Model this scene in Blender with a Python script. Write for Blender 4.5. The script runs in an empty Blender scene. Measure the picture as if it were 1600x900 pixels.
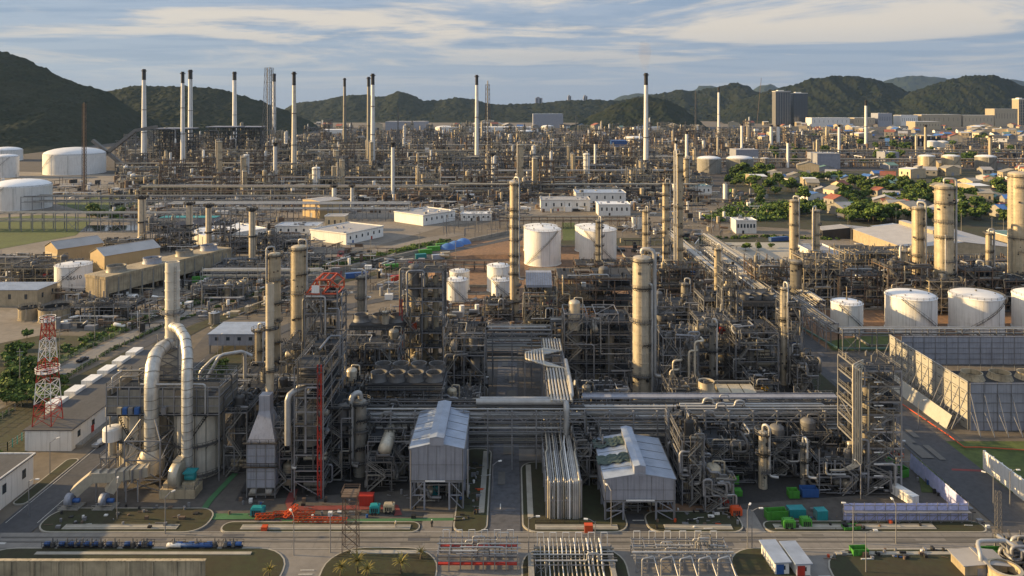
import bpy, math, random
from mathutils import Vector, Matrix, noise
SC = bpy.context.scene
COL = SC.collection
# ---------------------------------------------------------------- camera
FPX, YH, CH, CX = 1150.0, 165.0, 100.0, 800.0      # focal length and horizon row in photo pixels, camera height in metres
cd = bpy.data.cameras.new('camera'); cam = bpy.data.objects.new('camera', cd); COL.objects.link(cam)
cam.location = (0, 0, CH); cam.rotation_euler = (math.radians(90), 0, 0)
cd.sensor_width = 36; cd.lens = 36 * FPX / 1600; cd.shift_y = -(450 - YH) / 1600
cd.clip_start = 1; cd.clip_end = 60000
SC.camera = cam
# ---------------------------------------------------------------- light
SUN_EL, SUN_AZ = math.radians(14.0), math.radians(-85)   # azimuth from +Y towards +X: the sun stands far to the left
HAZE = 0.00002
SKY_STRENGTH, SUN_STRENGTH = 0.10, 5.0
SC.view_settings.view_transform = 'Standard'; SC.view_settings.look = 'None'
SC.view_settings.exposure = 0.9; SC.view_settings.gamma = 1; SC.view_settings.use_curve_mapping = False
SC.cycles.max_bounces = 5; SC.cycles.diffuse_bounces = 3; SC.cycles.glossy_bounces = 2; SC.cycles.volume_bounces = 0
SC.cycles.transmission_bounces = 2; SC.cycles.transparent_max_bounces = 6
SC.cycles.caustics_reflective = False; SC.cycles.caustics_refractive = False
SC.cycles.sample_clamp_indirect = 4
sd = bpy.data.lights.new('sun', 'SUN'); sun = bpy.data.objects.new('sun', sd); COL.objects.link(sun)
sd.energy = SUN_STRENGTH; sd.angle = math.radians(0.6); sd.color = (1.0, 0.69, 0.32)
sv = Vector((math.sin(SUN_AZ) * math.cos(SUN_EL), math.cos(SUN_AZ) * math.cos(SUN_EL), math.sin(SUN_EL)))
sun.rotation_euler = sv.to_track_quat('Z', 'Y').to_euler()
sun.location = sv * 500
W = bpy.data.worlds.new('World'); SC.world = W; W.use_nodes = True
nt = W.node_tree; N = nt.nodes; L = nt.links; N.clear()
out = N.new('ShaderNodeOutputWorld'); bg = N.new('ShaderNodeBackground'); bg.inputs['Strength'].default_value = SKY_STRENGTH
sky = N.new('ShaderNodeTexSky'); sky.sky_type = 'NISHITA'; sky.sun_disc = False
sky.sun_elevation = SUN_EL; sky.sun_rotation = SUN_AZ; sky.altitude = 100; sky.air_density = 1.0; sky.dust_density = 1.0; sky.ozone_density = 2.0
def wmath(op, a, b=None, clamp=False):
    n = N.new('ShaderNodeMath'); n.operation = op; n.use_clamp = clamp
    for i, v in enumerate((a, b)):
        if v is None: continue
        if isinstance(v, (int, float)): n.inputs[i].default_value = v
        else: L.new(v, n.inputs[i])
    return n.outputs[0]
tc = N.new('ShaderNodeTexCoord'); sp = N.new('ShaderNodeSeparateXYZ'); L.new(tc.outputs['Generated'], sp.inputs[0])
zz = wmath('ADD', wmath('MAXIMUM', sp.outputs['Z'], 0.0), 0.035)
cb = N.new('ShaderNodeCombineXYZ'); L.new(wmath('DIVIDE', sp.outputs['X'], zz), cb.inputs[0]); L.new(wmath('DIVIDE', sp.outputs['Y'], zz), cb.inputs[1])
def cloud(scale, sx, sy, det, lo, hi, seed, rot=0):
    mp = N.new('ShaderNodeMapping'); mp.inputs['Scale'].default_value = (sx, sy, 1); mp.inputs['Location'].default_value = (seed, seed * 1.7, seed); mp.inputs['Rotation'].default_value = (0, 0, rot)
    L.new(cb.outputs[0], mp.inputs[0])
    nz = N.new('ShaderNodeTexNoise'); nz.inputs['Scale'].default_value = scale; nz.inputs['Detail'].default_value = det; nz.inputs['Roughness'].default_value = 0.62; nz.inputs['Distortion'].default_value = 0.5
    L.new(mp.outputs[0], nz.inputs['Vector'])
    mr = N.new('ShaderNodeMapRange'); mr.interpolation_type = 'SMOOTHSTEP'; mr.inputs['From Min'].default_value = lo; mr.inputs['From Max'].default_value = hi
    L.new(nz.outputs['Fac'], mr.inputs['Value']); return mr.outputs['Result']
c1 = cloud(0.33, 1.0, 1.0, 7, 0.47, 0.60, 3.1, 0.25)
c2 = cloud(0.8, 0.55, 1.5, 6, 0.45, 0.62, 11.3, -0.15)
elev = N.new('ShaderNodeMapRange'); elev.inputs['From Min'].default_value = 0.01; elev.inputs['From Max'].default_value = 0.10
L.new(sp.outputs['Z'], elev.inputs['Value'])
def mix(fac, a, b):
    m = N.new('ShaderNodeMix'); m.data_type = 'RGBA'
    for s, v in ((m.inputs['Factor'], fac), (m.inputs['A'], a), (m.inputs['B'], b)):
        if isinstance(v, tuple): s.default_value = (*v, 1)
        elif isinstance(v, (int, float)): s.default_value = v
        else: L.new(v, s)
    return m.outputs['Result']
# thin high overcast mixed over the clear sky, then cream streaks of cirrus
veil = mix(0.9, sky.outputs[0], (1.95, 2.35, 3.0))
dark = mix(wmath('MULTIPLY', wmath('MULTIPLY', c2, 0.5), elev.outputs[0]), veil, (1.05, 1.65, 2.45))
skyc = mix(wmath('MULTIPLY', wmath('MULTIPLY', c1, elev.outputs[0]), 0.9), dark, (4.3, 3.85, 3.25))
lift = N.new('ShaderNodeMapRange'); lift.inputs['From Min'].default_value = .05; lift.inputs['From Max'].default_value = .45; lift.inputs['To Min'].default_value = .90; lift.inputs['To Max'].default_value = 1.35; L.new(sp.outputs['Z'], lift.inputs['Value'])
vm = N.new('ShaderNodeVectorMath'); vm.operation = 'SCALE'; L.new(skyc, vm.inputs[0]); L.new(lift.outputs[0], vm.inputs['Scale'])     # sky raised overhead, out of view, for more ambient fill; low sky dimmed
L.new(vm.outputs[0], bg.inputs['Color']); L.new(bg.outputs[0], out.inputs[0])

# ---------------------------------------------------------------- helpers
def px(x, y, z=0.0):
    """world point whose ground-plane (or height z) position lies at photo column x, row y"""
    k = (CH - z) / (y - YH)
    return ((x - CX) * k, FPX * k)
def ht(yb, yt): return CH * (yb - yt) / (yb - YH)
def mp(y): return CH / (y - YH)

class MB:
    def __init__(s): s.v = []; s.f = []; s.s = []
    def face(s, idx, smooth=False): s.f.append(idx); s.s.append(smooth)
    def box(s, x0, y0, z0, x1, y1, z1):
        b = len(s.v)
        s.v += [(x0,y0,z0),(x1,y0,z0),(x1,y1,z0),(x0,y1,z0),(x0,y0,z1),(x1,y0,z1),(x1,y1,z1),(x0,y1,z1)]
        for q in ((0,3,2,1),(4,5,6,7),(0,1,5,4),(1,2,6,5),(2,3,7,6),(3,0,4,7)): s.face([b+i for i in q])
        return s
    def bar(s, p, q, w, h=None):
        p = Vector(p); q = Vector(q); d = q - p
        if d.length < 1e-5: return s
        d.normalize(); up = Vector((0,0,1)) if abs(d.z) < 0.9 else Vector((0,1,0))
        a = d.cross(up).normalized(); c = a.cross(d).normalized(); h = h or w
        a = a * (w/2); c = c * (h/2); b = len(s.v)
        for e in (p, q): s.v += [tuple(e-a-c), tuple(e+a-c), tuple(e+a+c), tuple(e-a+c)]
        for f in ((0,1,2,3),(7,6,5,4),(0,4,5,1),(1,5,6,2),(2,6,7,3),(3,7,4,0)): s.face([b+i for i in f])
        return s
    def tube(s, pts, r, n=8, fillet=True, cap=True):
        pts = [Vector(p) for p in pts]
        if fillet and len(pts) > 2:
            o = [pts[0]]
            for i in range(1, len(pts)-1):
                a, b, c = pts[i-1], pts[i], pts[i+1]
                m = min(r*2.2, (b-a).length*.45, (c-b).length*.45)
                u = (a-b).normalized(); w = (c-b).normalized()
                o += [b+u*m, b+(u+w)*m*.30, b+w*m]
            o.append(pts[-1]); pts = o
        rings = []; up = None
        for i, p in enumerate(pts):
            t = (pts[min(i+1, len(pts)-1)] - pts[max(i-1, 0)])
            if t.length < 1e-6: t = Vector((0,0,1))
            t.normalize()
            if up is None: up = Vector((0,0,1)) if abs(t.z) < 0.9 else Vector((0,1,0))
            a = t.cross(up)
            if a.length < 1e-3: a = t.cross(Vector((1,0.3,0.2)))
            a.normalize(); c = a.cross(t).normalized(); up = c
            b = len(s.v)
            for k in range(n):
                g = 2*math.pi*k/n; s.v.append(tuple(p + a*(r*math.cos(g)) + c*(r*math.sin(g))))
            rings.append(b)
        for b0, b1 in zip(rings, rings[1:]):
            for k in range(n): s.face([b0+k, b0+(k+1)%n, b1+(k+1)%n, b1+k], True)
        if cap:
            for b0, fl in ((rings[0], 1), (rings[-1], 0)):
                b = len(s.v); s.v += s.v[b0:b0+n]
                s.face([b+k for k in (range(n-1,-1,-1) if fl else range(n))])
        return s
    def lathe(s, x, y, prof, n=16, z=0.0, a0=0.0, a1=None, smooth=True):
        full = a1 is None; m = n if full else n+1; a1 = 2*math.pi if full else a1
        def ring(r, h):
            b = len(s.v)
            for k in range(m):
                g = a0 + (a1-a0)*k/n; s.v.append((x+r*math.cos(g), y+r*math.sin(g), z+h))
            return b
        b0 = None; pd = None
        for (r0, h0), (r1, h1) in zip(prof, prof[1:]):
            d = math.atan2(h1-h0, r1-r0)
            if b0 is None or abs((d-pd+math.pi) % (2*math.pi)-math.pi) > .7: b0 = ring(r0, h0)     # a sharp edge gets vertices of its own
            b1 = ring(r1, h1)
            for k in range(n):
                j = (k+1) % m; s.face([b0+k, b0+j, b1+j, b1+k], smooth)
            b0 = b1; pd = d
        return s
    def cyl(s, x, y, z0, z1, r, n=16, r1=None):
        r1 = r if r1 is None else r1
        s.lathe(x, y, [(r, z0), (r1, z1)], n)
        for rr, zz_, fl in ((r, z0, 1), (r1, z1, 0)):
            if rr <= 0: continue
            b = len(s.v); s.v += [(x+rr*math.cos(2*math.pi*k/n), y+rr*math.sin(2*math.pi*k/n), zz_) for k in range(n)]
            s.face([b+k for k in (range(n-1,-1,-1) if fl else range(n))])
        return s
    def dome(s, x, y, z, r, h, n=16, m=4):
        return s.lathe(x, y, [(max(1e-3, r*math.cos(math.pi/2*i/m)), h*math.sin(math.pi/2*i/m)) for i in range(m+1)], n, z)
    def drum(s, p, q, r, n=14, bulge=.45):
        """vessel along p->q with dished ends"""
        p = Vector(p); q = Vector(q); d = (q-p).normalized()
        up = Vector((0,0,1)) if abs(d.z) < .9 else Vector((0,1,0)); a = d.cross(up).normalized(); c = a.cross(d)
        prof = [(0.02, -bulge*r), (.6*r, -bulge*r*.78), (.9*r, -bulge*r*.35), (r, 0)]
        Lh = (q-p).length
        prof = prof + [(rr, Lh-t) for rr, t in reversed(prof)]
        rings = []
        for rr, t in prof:
            b = len(s.v); o = p + d*t
            for k in range(n):
                g = 2*math.pi*k/n; s.v.append(tuple(o + a*(rr*math.cos(g)) + c*(rr*math.sin(g))))
            rings.append(b)
        for b0, b1 in zip(rings, rings[1:]):
            for k in range(n): s.face([b0+k, b0+(k+1)%n, b1+(k+1)%n, b1+k], True)
        return s
    def poly(s, pts, z=None):
        b = len(s.v); s.v += [(p[0], p[1], p[2] if z is None else z) for p in pts]; s.face(list(range(b, b+len(pts)))); return s
    def prism(s, pts, z0, z1):
        n = len(pts); b = len(s.v)
        s.v += [(p[0], p[1], z0) for p in pts] + [(p[0], p[1], z1) for p in pts]
        s.face([b+i for i in range(n-1,-1,-1)]); s.face([b+n+i for i in range(n)])
        for i in range(n): j = (i+1) % n; s.face([b+i, b+j, b+n+j, b+n+i])
        return s
    def rail(s, pts, h=1.1, t=.07, closed=False, gap=2.2):
        P_ = list(pts) + ([pts[0]] if closed else [])
        for a, b in zip(P_, P_[1:]):
            a = Vector(a); b = Vector(b)
            for k in (.55, 1.0): s.bar(a+Vector((0,0,h*k)), b+Vector((0,0,h*k)), t)
            n = max(1, int((b-a).length/gap))
            for i in range(n+1):
                c = a.lerp(b, i/n); s.bar(c, c+Vector((0,0,h)), t)
        return s
    def mesh(s, name, mat):
        me = bpy.data.meshes.new(name); me.from_pydata(s.v, [], s.f)
        me.polygons.foreach_set('use_smooth', s.s)
        for m in (mat if isinstance(mat, (list, tuple)) else [mat]): me.materials.append(m)
        me.update(); return me
def obj(name, mb, mat, parent=None, loc=None):
    if isinstance(mb, MB):
        if not mb.f: return None
        mb = mb.mesh(name, mat)
    o = bpy.data.objects.new(name, mb); COL.objects.link(o)
    if parent is not None: o.parent = parent
    if loc: o.location = loc
    return o
def tag(o, label=None, cat=None, group=None, kind=None):
    if label: o['label'] = label
    if cat: o['category'] = cat
    if group: o['group'] = group
    if kind: o['kind'] = kind
    return o
def thing(name, label, cat, loc=(0,0,0), rz=0.0, group=None):
    o = bpy.data.objects.new(name, None); COL.objects.link(o); o.empty_display_size = 1
    o.location = loc if len(loc) == 3 else (loc[0], loc[1], 0); o.rotation_euler = (0,0,rz)
    return tag(o, label, cat, group)
def struct(name, mb, mat): return tag(obj(name, mb, mat), kind='structure')
def stuff(name, mb, mat, label=None, cat=None): return tag(obj(name, mb, mat), label, cat, kind='stuff')
CHILD = {}
def dup(root, loc, rz=0.0, label=None, group=None, sc=None):
    kids = CHILD.get(root.name)
    if kids is None:
        kids = [(c, [g for g in COL.objects if g.parent == c]) for c in COL.objects if c.parent == root]; CHILD[root.name] = kids
    r = root.copy(); COL.objects.link(r); r.location = loc if len(loc) == 3 else (loc[0], loc[1], 0); r.rotation_euler = (0,0,rz)
    if sc: r.scale = sc if isinstance(sc, tuple) else (sc, sc, sc)
    if label: r['label'] = label
    if group: r['group'] = group
    for c, gs in kids:
        d = c.copy(); COL.objects.link(d); d.parent = r
        for g in gs: e = g.copy(); COL.objects.link(e); e.parent = d
    return r
# labels for look-alikes: told apart by a landmark and by the order in which they stand from it
LAND = []
AUTO = []
def auto(o, desc, x=None, y=None, group=None):
    """x, y: photo pixel of the foot of o"""
    if x is None:
        X, Y, _ = o.location; x = CX + X*FPX/Y; y = YH + CH*FPX/Y
    AUTO.append((o, desc, x, y))
    if group: o['group'] = group
    return o
def resolve_labels():
    groups = {}
    for o, desc, x, y in AUTO:
        lm = min(LAND, key=lambda l: (l[0]-x)**2 + 3*(l[1]-y)**2)
        dx, dy = x-lm[0], y-lm[1]
        if abs(dy) > abs(dx)*.8: side = 'behind' if dy < 0 else 'in front of'
        else: side = 'to the left of' if dx < 0 else 'to the right of'
        groups.setdefault((desc, lm[2], side), []).append((math.hypot(dx, dy), o))
    ORD = ['nearest','second','third','fourth','fifth','sixth','seventh','eighth','ninth','tenth','eleventh','twelfth','thirteenth','fourteenth','fifteenth','sixteenth','seventeenth','eighteenth','nineteenth','twentieth']
    for (desc, lm, side), rows in groups.items():
        rows.sort(key=lambda r: r[0])
        for i, (d, o) in enumerate(rows):
            if len(rows) == 1: o['label'] = f"{desc} {side} {lm}"
            else: o['label'] = f"{ORD[i] if i < 20 else str(i+1)+'th'} {desc} {side} {lm}"
# ---------------------------------------------------------------- materials
def mat(name, col, rough=.75, metal=0.0, var=.25, scale=.35, streak=0.0, bump=0.0, second=None, spec=None, brick=None, fine=0.0, world=False, rand=.12):
    m = bpy.data.materials.new(name); m.use_nodes = True; t = m.node_tree; n = t.nodes; l = t.links
    b = n['Principled BSDF']; b.inputs['Roughness'].default_value = rough; b.inputs['Metallic'].default_value = metal
    if spec is not None: b.inputs['Specular IOR Level'].default_value = spec
    c = n.new('ShaderNodeTexCoord'); src = c.outputs['Object']
    if world:
        g = n.new('ShaderNodeNewGeometry'); src = g.outputs['Position']
    second = second or tuple(v*.45 for v in col)
    def noise_(sc_, det, vec, lo, hi, rough_=.6):
        z = n.new('ShaderNodeTexNoise'); z.inputs['Scale'].default_value = sc_; z.inputs['Detail'].default_value = det; z.inputs['Roughness'].default_value = rough_
        l.new(vec, z.inputs['Vector'])
        r = n.new('ShaderNodeMapRange'); r.inputs['From Min'].default_value = lo; r.inputs['From Max'].default_value = hi
        l.new(z.outputs['Fac'], r.inputs['Value']); return r.outputs['Result']
    def mx(fac, a, bb):
        k = n.new('ShaderNodeMix'); k.data_type = 'RGBA'
        for s_, v in ((k.inputs['Factor'], fac), (k.inputs['A'], a), (k.inputs['B'], bb)):
            if isinstance(v, tuple): s_.default_value = (*v, 1)
            elif isinstance(v, (int, float)): s_.default_value = v
            else: l.new(v, s_)
        return k.outputs['Result']
    def sc_(v, f):
        k = n.new('ShaderNodeMath'); k.operation = 'MULTIPLY'; l.new(v, k.inputs[0]); k.inputs[1].default_value = f; return k.outputs[0]
    f1 = noise_(scale, 5, src, .35, .75)
    cc = mx(sc_(f1, var), tuple(col), tuple(second))
    if streak:
        mpn = n.new('ShaderNodeMapping'); mpn.inputs['Scale'].default_value = (1.4, 1.4, .06); l.new(src, mpn.inputs[0])
        f2 = noise_(1.3, 4, mpn.outputs[0], .5, .8); cc = mx(sc_(f2, streak), cc, tuple(v*.4 for v in second))
    if fine:
        f3 = noise_(scale*9, 3, src, .4, .7); cc = mx(sc_(f3, fine), cc, tuple(v*.6 for v in second))
    if rand:
        oi = n.new('ShaderNodeObjectInfo'); hs = n.new('ShaderNodeHueSaturation'); r = n.new('ShaderNodeMapRange')
        r.inputs['To Min'].default_value = 1-rand; r.inputs['To Max'].default_value = 1+rand
        l.new(oi.outputs['Random'], r.inputs['Value']); l.new(r.outputs['Result'], hs.inputs['Value']); l.new(cc, hs.inputs['Color']); cc = hs.outputs['Color']
    l.new(cc, b.inputs['Base Color'])
    if brick:       # vertical or horizontal ribs of sheet cladding
        wv = n.new('ShaderNodeTexWave'); wv.wave_type = 'BANDS'; wv.bands_direction = brick[0]; wv.inputs['Scale'].default_value = brick[1]; l.new(src, wv.inputs['Vector'])
        bp = n.new('ShaderNodeBump'); bp.inputs['Strength'].default_value = .5; bp.inputs['Distance'].default_value = .06; l.new(wv.outputs['Fac'], bp.inputs['Height']); l.new(bp.outputs[0], b.inputs['Normal'])
    elif bump:
        z = n.new('ShaderNodeTexNoise'); z.inputs['Scale'].default_value = scale*4; z.inputs['Detail'].default_value = 4; l.new(src, z.inputs['Vector'])
        bp = n.new('ShaderNodeBump'); bp.inputs['Strength'].default_value = bump; bp.inputs['Distance'].default_value = .2; l.new(z.outputs['Fac'], bp.inputs['Height']); l.new(bp.outputs[0], b.inputs['Normal'])
    return m
M = {
 'steel':   mat('galvanised_steel', (.29,.29,.30), .5, .35, .6, .3, .3),
 'steel2':  mat('painted_steel', (.17,.165,.16), .6, .1, .6, .3, .4),
 'dsteel':  mat('dark_steel', (.035,.034,.034), .65, .2, .5, .3, .3),
 'rsteel':  mat('rusty_steel', (.16,.115,.082), .8, 0, .8, .4, .4, second=(.10,.06,.04)),
 'grating': mat('grating', (.035,.038,.043), .8, .2, .6, .5),
 'rail':    mat('handrail_paint', (.22,.21,.19), .6, 0, .4, .3),
 'alu':     mat('aluminium_cladding', (.60,.53,.41), .42, .3, .5, .5, .35, bump=.15),
 'alud':    mat('weathered_cladding', (.27,.25,.21), .5, .2, .6, .5, .5, bump=.15),
 'pipe':    mat('pipe_lagging', (.46,.45,.43), .42, .3, .5, .4, .2),
 'piped':   mat('dull_pipe', (.10,.097,.095), .55, .25, .5, .4, .2),
 'piper':   mat('rust_pipe', (.24,.17,.12), .7, 0, .7, .4, .2),
 'cream':   mat('cream_cladding', (.54,.455,.315), .42, .25, .55, .4, .5, bump=.12),
 'white':   mat('white_paint', (.80,.79,.76), .5, 0, .3, .15, .45, second=(.45,.42,.37)),
 'white2':  mat('white_roof_paint', (.78,.78,.78), .55, 0, .22, .2, 0),
 'black':   mat('soot_black', (.022,.02,.02), .8, 0, .4, .6),
 'red':     mat('red_paint', (.45,.035,.02), .55, 0, .4, .5, .2),
 'orange':  mat('orange_paint', (.60,.085,.02), .5, 0, .3, .5, .1),
 'yellow':  mat('yellow_paint', (.70,.40,.03), .5, 0, .3, .5, .1),
 'green':   mat('skip_green', (.07,.30,.035), .6, 0, .6, .9, .6),
 'teal':    mat('teal_paint', (.02,.26,.28), .5, 0, .35, .6, .2),
 'blue':    mat('blue_paint', (.03,.10,.30), .5, 0, .35, .6, .2),
 'conc':    mat('concrete', (.33,.31,.27), .9, 0, .55, .35, .45, bump=.3, fine=.3),
 'concw':   mat('stained_concrete', (.50,.41,.27), .9, 0, .7, .25, .9, bump=.3, second=(.16,.13,.09)),
 'tan':     mat('tan_sheet', (.52,.38,.20), .6, 0, .25, .2, .2, brick=('X', 1.2)),
 'tanroof': mat('grey_sheet_roof', (.42,.40,.38), .55, .1, .35, .15, 0, brick=('X', 1.2)),
 'gcool':   mat('grey_cladding', (.34,.355,.41), .55, .15, .5, .25, .55, brick=('X', 1.6)),
 'droof':   mat('dark_felt_roof', (.085,.085,.088), .85, 0, .5, .12, 0, fine=.3),
 'vessel':  mat('pale_vessel_paint', (.66,.61,.51), .5, .1, .5, .3, .25, bump=.12),
 'duct':    mat('banded_duct_cladding', (.56,.545,.50), .4, .35, .7, .5, .35, bump=.5),
 'groof':   mat('blue_grey_roof', (.36,.42,.52), .45, .2, .6, .3, 0, brick=('X', 1.6)),
 'louvre':  mat('louvre_sheet', (.52,.50,.44), .5, .3, .35, .1, .2, brick=('Z', 1.4)),
 'purple':  mat('lilac_sheeting', (.50,.53,.82), .6, 0, .3, .25, .1, second=(.34,.36,.62), bump=.5),
 'bluer':   mat('blue_roof_sheet', (.06,.16,.42), .5, .1, .3, .2),
 'tealr':   mat('green_roof_sheet', (.12,.22,.18), .55, .1, .4, .2),
 'redr':    mat('red_roof_tiles', (.30,.10,.06), .8, 0, .5, .4),
 'glass':   mat('window_glass', (.03,.04,.05), .15, 0, .2, .5, spec=.8),
 'tyre':    mat('rubber', (.02,.02,.02), .9),
 'carp':    mat('silver_car_paint', (.45,.47,.50), .3, .5, .1),
 'card':    mat('dark_car_paint', (.03,.035,.045), .25, .3, .1),
 'tarp':    mat('green_tarpaulin', (.07,.10,.085), .8, 0, .6, .6, bump=.8),
 'bark':    mat('bark', (.12,.09,.06), .9),
 'leafa':   mat('leaf_dark', (.05,.095,.022), .75, 0, .6, .3, second=(.02,.04,.012), rand=.3),
 'leafb':   mat('leaf_light', (.13,.18,.035), .75, 0, .6, .3, second=(.05,.08,.02), rand=.3),
 'leafy':   mat('palm_leaf', (.20,.17,.05), .75, 0, .6, .3, rand=.2),
 'water':   mat('pond_water', (.012,.016,.02), .12, 0, .2, .1, spec=.7, rand=0),
}
# foliage lets some light through
for k in ('leafa', 'leafb', 'leafy'):
    b = M[k].node_tree.nodes['Principled BSDF']; b.inputs['Specular IOR Level'].default_value = .2
# ---------------------------------------------------------------- builders
def ring_platform(z, r0, r1, a0, a1, par, steel='steel2', rail='rail', n=12):
    """part-circle gallery round a column, with its handrail as a sub-part"""
    m = MB(); A = [a0 + (a1-a0)*i/n for i in range(n+1)]
    m.lathe(0, 0, [(r0, z), (r1, z), (r1, z+.15), (r0, z+.15)], n, 0, a0, a1, False)
    for a in A[::2]: m.bar((r0*math.cos(a), r0*math.sin(a), z-.9), (r1*math.cos(a), r1*math.sin(a), z), .14)
    p = obj('platform', m, M[steel], par)
    h = MB(); h.rail([(r1*math.cos(a), r1*math.sin(a), z+.15) for a in A], 1.1, .09)
    obj('handrail', h, M[rail], p)
    return p
def ladder(par, x, y, z0, z1, dx=1, dy=0, cage=True):
    m = MB(); w = .28
    for s_ in (-1, 1): m.bar((x-dy*w*s_, y+dx*w*s_, z0), (x-dy*w*s_, y+dx*w*s_, z1), .09)
    z = z0
    while z < z1: m.bar((x-dy*w, y+dx*w, z), (x+dy*w, y-dx*w, z), .06); z += .8
    if cage:
        z = z0+2.2
        while z < z1:
            m.bar((x-dy*.4, y+dx*.4, z), (x+dx*.7, y+dy*.7, z), .06); m.bar((x+dx*.7, y+dy*.7, z), (x+dy*.4, y-dx*.4, z), .06); z += 1.6
        m.bar((x+dx*.7, y+dy*.7, z0+2.2), (x+dx*.7, y+dy*.7, z1), .06)
    return obj('ladder', m, M['rail'], par)

def column(label, x, yb, yt, wpx, mt='alu', plats=5, riser=1, seed=0, cat='column', group=None, top='dome', taper=None, name='distillation_column', riser_r=.35, skirt=True, z0=0):
    R = random.Random(seed*77+int(x)); X, Y = px(x, yb); H = ht(yb, yt); r = wpx*mp(yb)/2
    t = thing(name, label, cat, (X, Y, 0), 0, group)
    prof = [(r, .0 if not skirt else 0)]
    if skirt: prof = [(r*1.06, 0), (r*1.06, 1.0), (r, 1.0)]
    Hs = H-r*.5; z = 2.0
    bands = max(4, int(H/3.2))
    for i in range(1, bands):
        z = Hs*i/bands; prof += [(r, z-.12), (r*1.025+.02, z-.1), (r*1.025+.02, z+.1), (r, z+.12)]
    if taper:
        prof = [(q*(1.0 if h_ < taper[0]*H else taper[1]), h_) for q, h_ in prof]; r2 = r*taper[1]
    else: r2 = r
    prof.append((r2, Hs))
    m = MB(); m.lathe(0, 0, prof, 24)
    obj('shell', m, M[mt], t)
    m = MB()
    if top == 'dome': m.dome(0, 0, Hs, r2, r*.28, 24); m.cyl(0, 0, Hs+r*.2, Hs+r*.5+.8, .25, 8)
    else: m.lathe(0, 0, [(r2, Hs), (r2*.5, H)], 24); m.cyl(0, 0, H, H+.6, r2*.5, 12)
    obj('head', m, M[mt], t)
    # nozzles and manways
    m = MB()
    for i in range(int(H/5)):
        a = R.uniform(math.pi*1.05, math.pi*1.95); zz_ = R.uniform(2, Hs-1); rr = r if not taper or zz_ < taper[0]*H else r2
        m.bar((rr*math.cos(a), rr*math.sin(a), zz_), ((rr+.6)*math.cos(a), (rr+.6)*math.sin(a), zz_), R.choice((.35,.5,.8)))
    obj('nozzles', m, M['dsteel'], t)
    for i in range(plats):
        zf = (i+1)/(plats+.3) + R.uniform(-.03, .03)
        if i == plats-1: zf = 1 - .8*r/H
        rr = r if not taper or zf < taper[0] else r2
        a0 = R.uniform(math.pi*.9, math.pi*1.6) if i < plats-1 else 0; span = R.uniform(1.6, 3.4) if i < plats-1 else 2*math.pi
        ring_platform(zf*H, rr+.05, rr+R.uniform(.9, 1.3), a0, a0+span, t, steel='dsteel' if i % 2 or i == plats-1 else 'steel2')
    a = R.uniform(math.pi*1.1, math.pi*1.45); ladder(t, (r+.3)*math.cos(a), (r+.3)*math.sin(a), 1, Hs, math.cos(a), math.sin(a))
    for i in range(riser):
        a = -math.pi/2 + R.choice((-.9, .3, .75, 1.2)) + i*.5; rr = riser_r*(1 if i == 0 else .6); d = r+rr+.35; q = MB()
        if i == 0: pts = [(0,0,H), (0,0,H+1.6), (d*math.cos(a), d*math.sin(a), H+1.6), (d*math.cos(a), d*math.sin(a), R.uniform(3, H*.35))]
        else: zt = H*R.uniform(.5, .9); pts = [(r*.8*math.cos(a), r*.8*math.sin(a), zt), (d*math.cos(a), d*math.sin(a), zt), (d*math.cos(a), d*math.sin(a), 2)]
        e = pts[-1]; pts.append((e[0]+2.2, e[1]-.6, e[2]))
        q.tube(pts, rr, 8); obj('riser_pipe', q, M['pipe'], t)
    return t

def chimney(label, x, yb, yt, wpx, body='white', cap=.12, group='tall refinery chimneys', rings=(.4,), taper=.75, pipe=False):
    X, Y = px(x, yb); H = ht(yb, yt); r = wpx*mp(yb)/2
    t = thing('chimney', label, 'chimney', (X, Y, 0), 0, group)
    zc = H*(1-cap)
    R_ = lambda z: r*(1.0-(1-taper)*z/H)
    m = MB(); m.lathe(0, 0, [(R_(H*i/12*(1-cap)), H*i/12*(1-cap)) for i in range(13)], 20); obj('shaft', m, M[body], t)
    m = MB(); m.lathe(0, 0, [(R_(zc)*1.01, zc), (R_(H)*1.01, H), (R_(H)*.8, H), (R_(H)*.78, H-2)], 20); obj('black_top', m, M['black'], t)
    m = MB(); rr = R_(H)
    m.lathe(0, 0, [(rr, H*.975), (rr+1.5, H*.975), (rr+1.5, H*.975+.3), (rr, H*.975+.3)], 16, smooth=False)
    m.rail([((rr+1.5)*math.cos(a/12*math.tau), (rr+1.5)*math.sin(a/12*math.tau), H*.975) for a in range(12)], 1.5, .25, True)
    obj('gallery', m, M['dsteel'], t)
    for f in rings:
        m = MB(); rr = R_(H*f); m.lathe(0, 0, [(rr, H*f), (rr+.9, H*f), (rr+.9, H*f+.9), (rr, H*f+.9)], 16, smooth=False); obj('platform', m, M['dsteel'], t)
    m = MB()
    for s_ in (-.4, .4): m.bar((R_(0)*.8, -R_(0)*.7+s_, 0), (R_(H)*.8, -R_(H)*.7+s_, H*.96), .22)
    for i in range(int(H/3)): z = i*3; rr = R_(z); m.bar((rr*.8, -rr*.7-.4, z), (rr*.8, -rr*.7+.4, z), .15)
    obj('ladder', m, M['steel2'], t)
    return t

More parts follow.
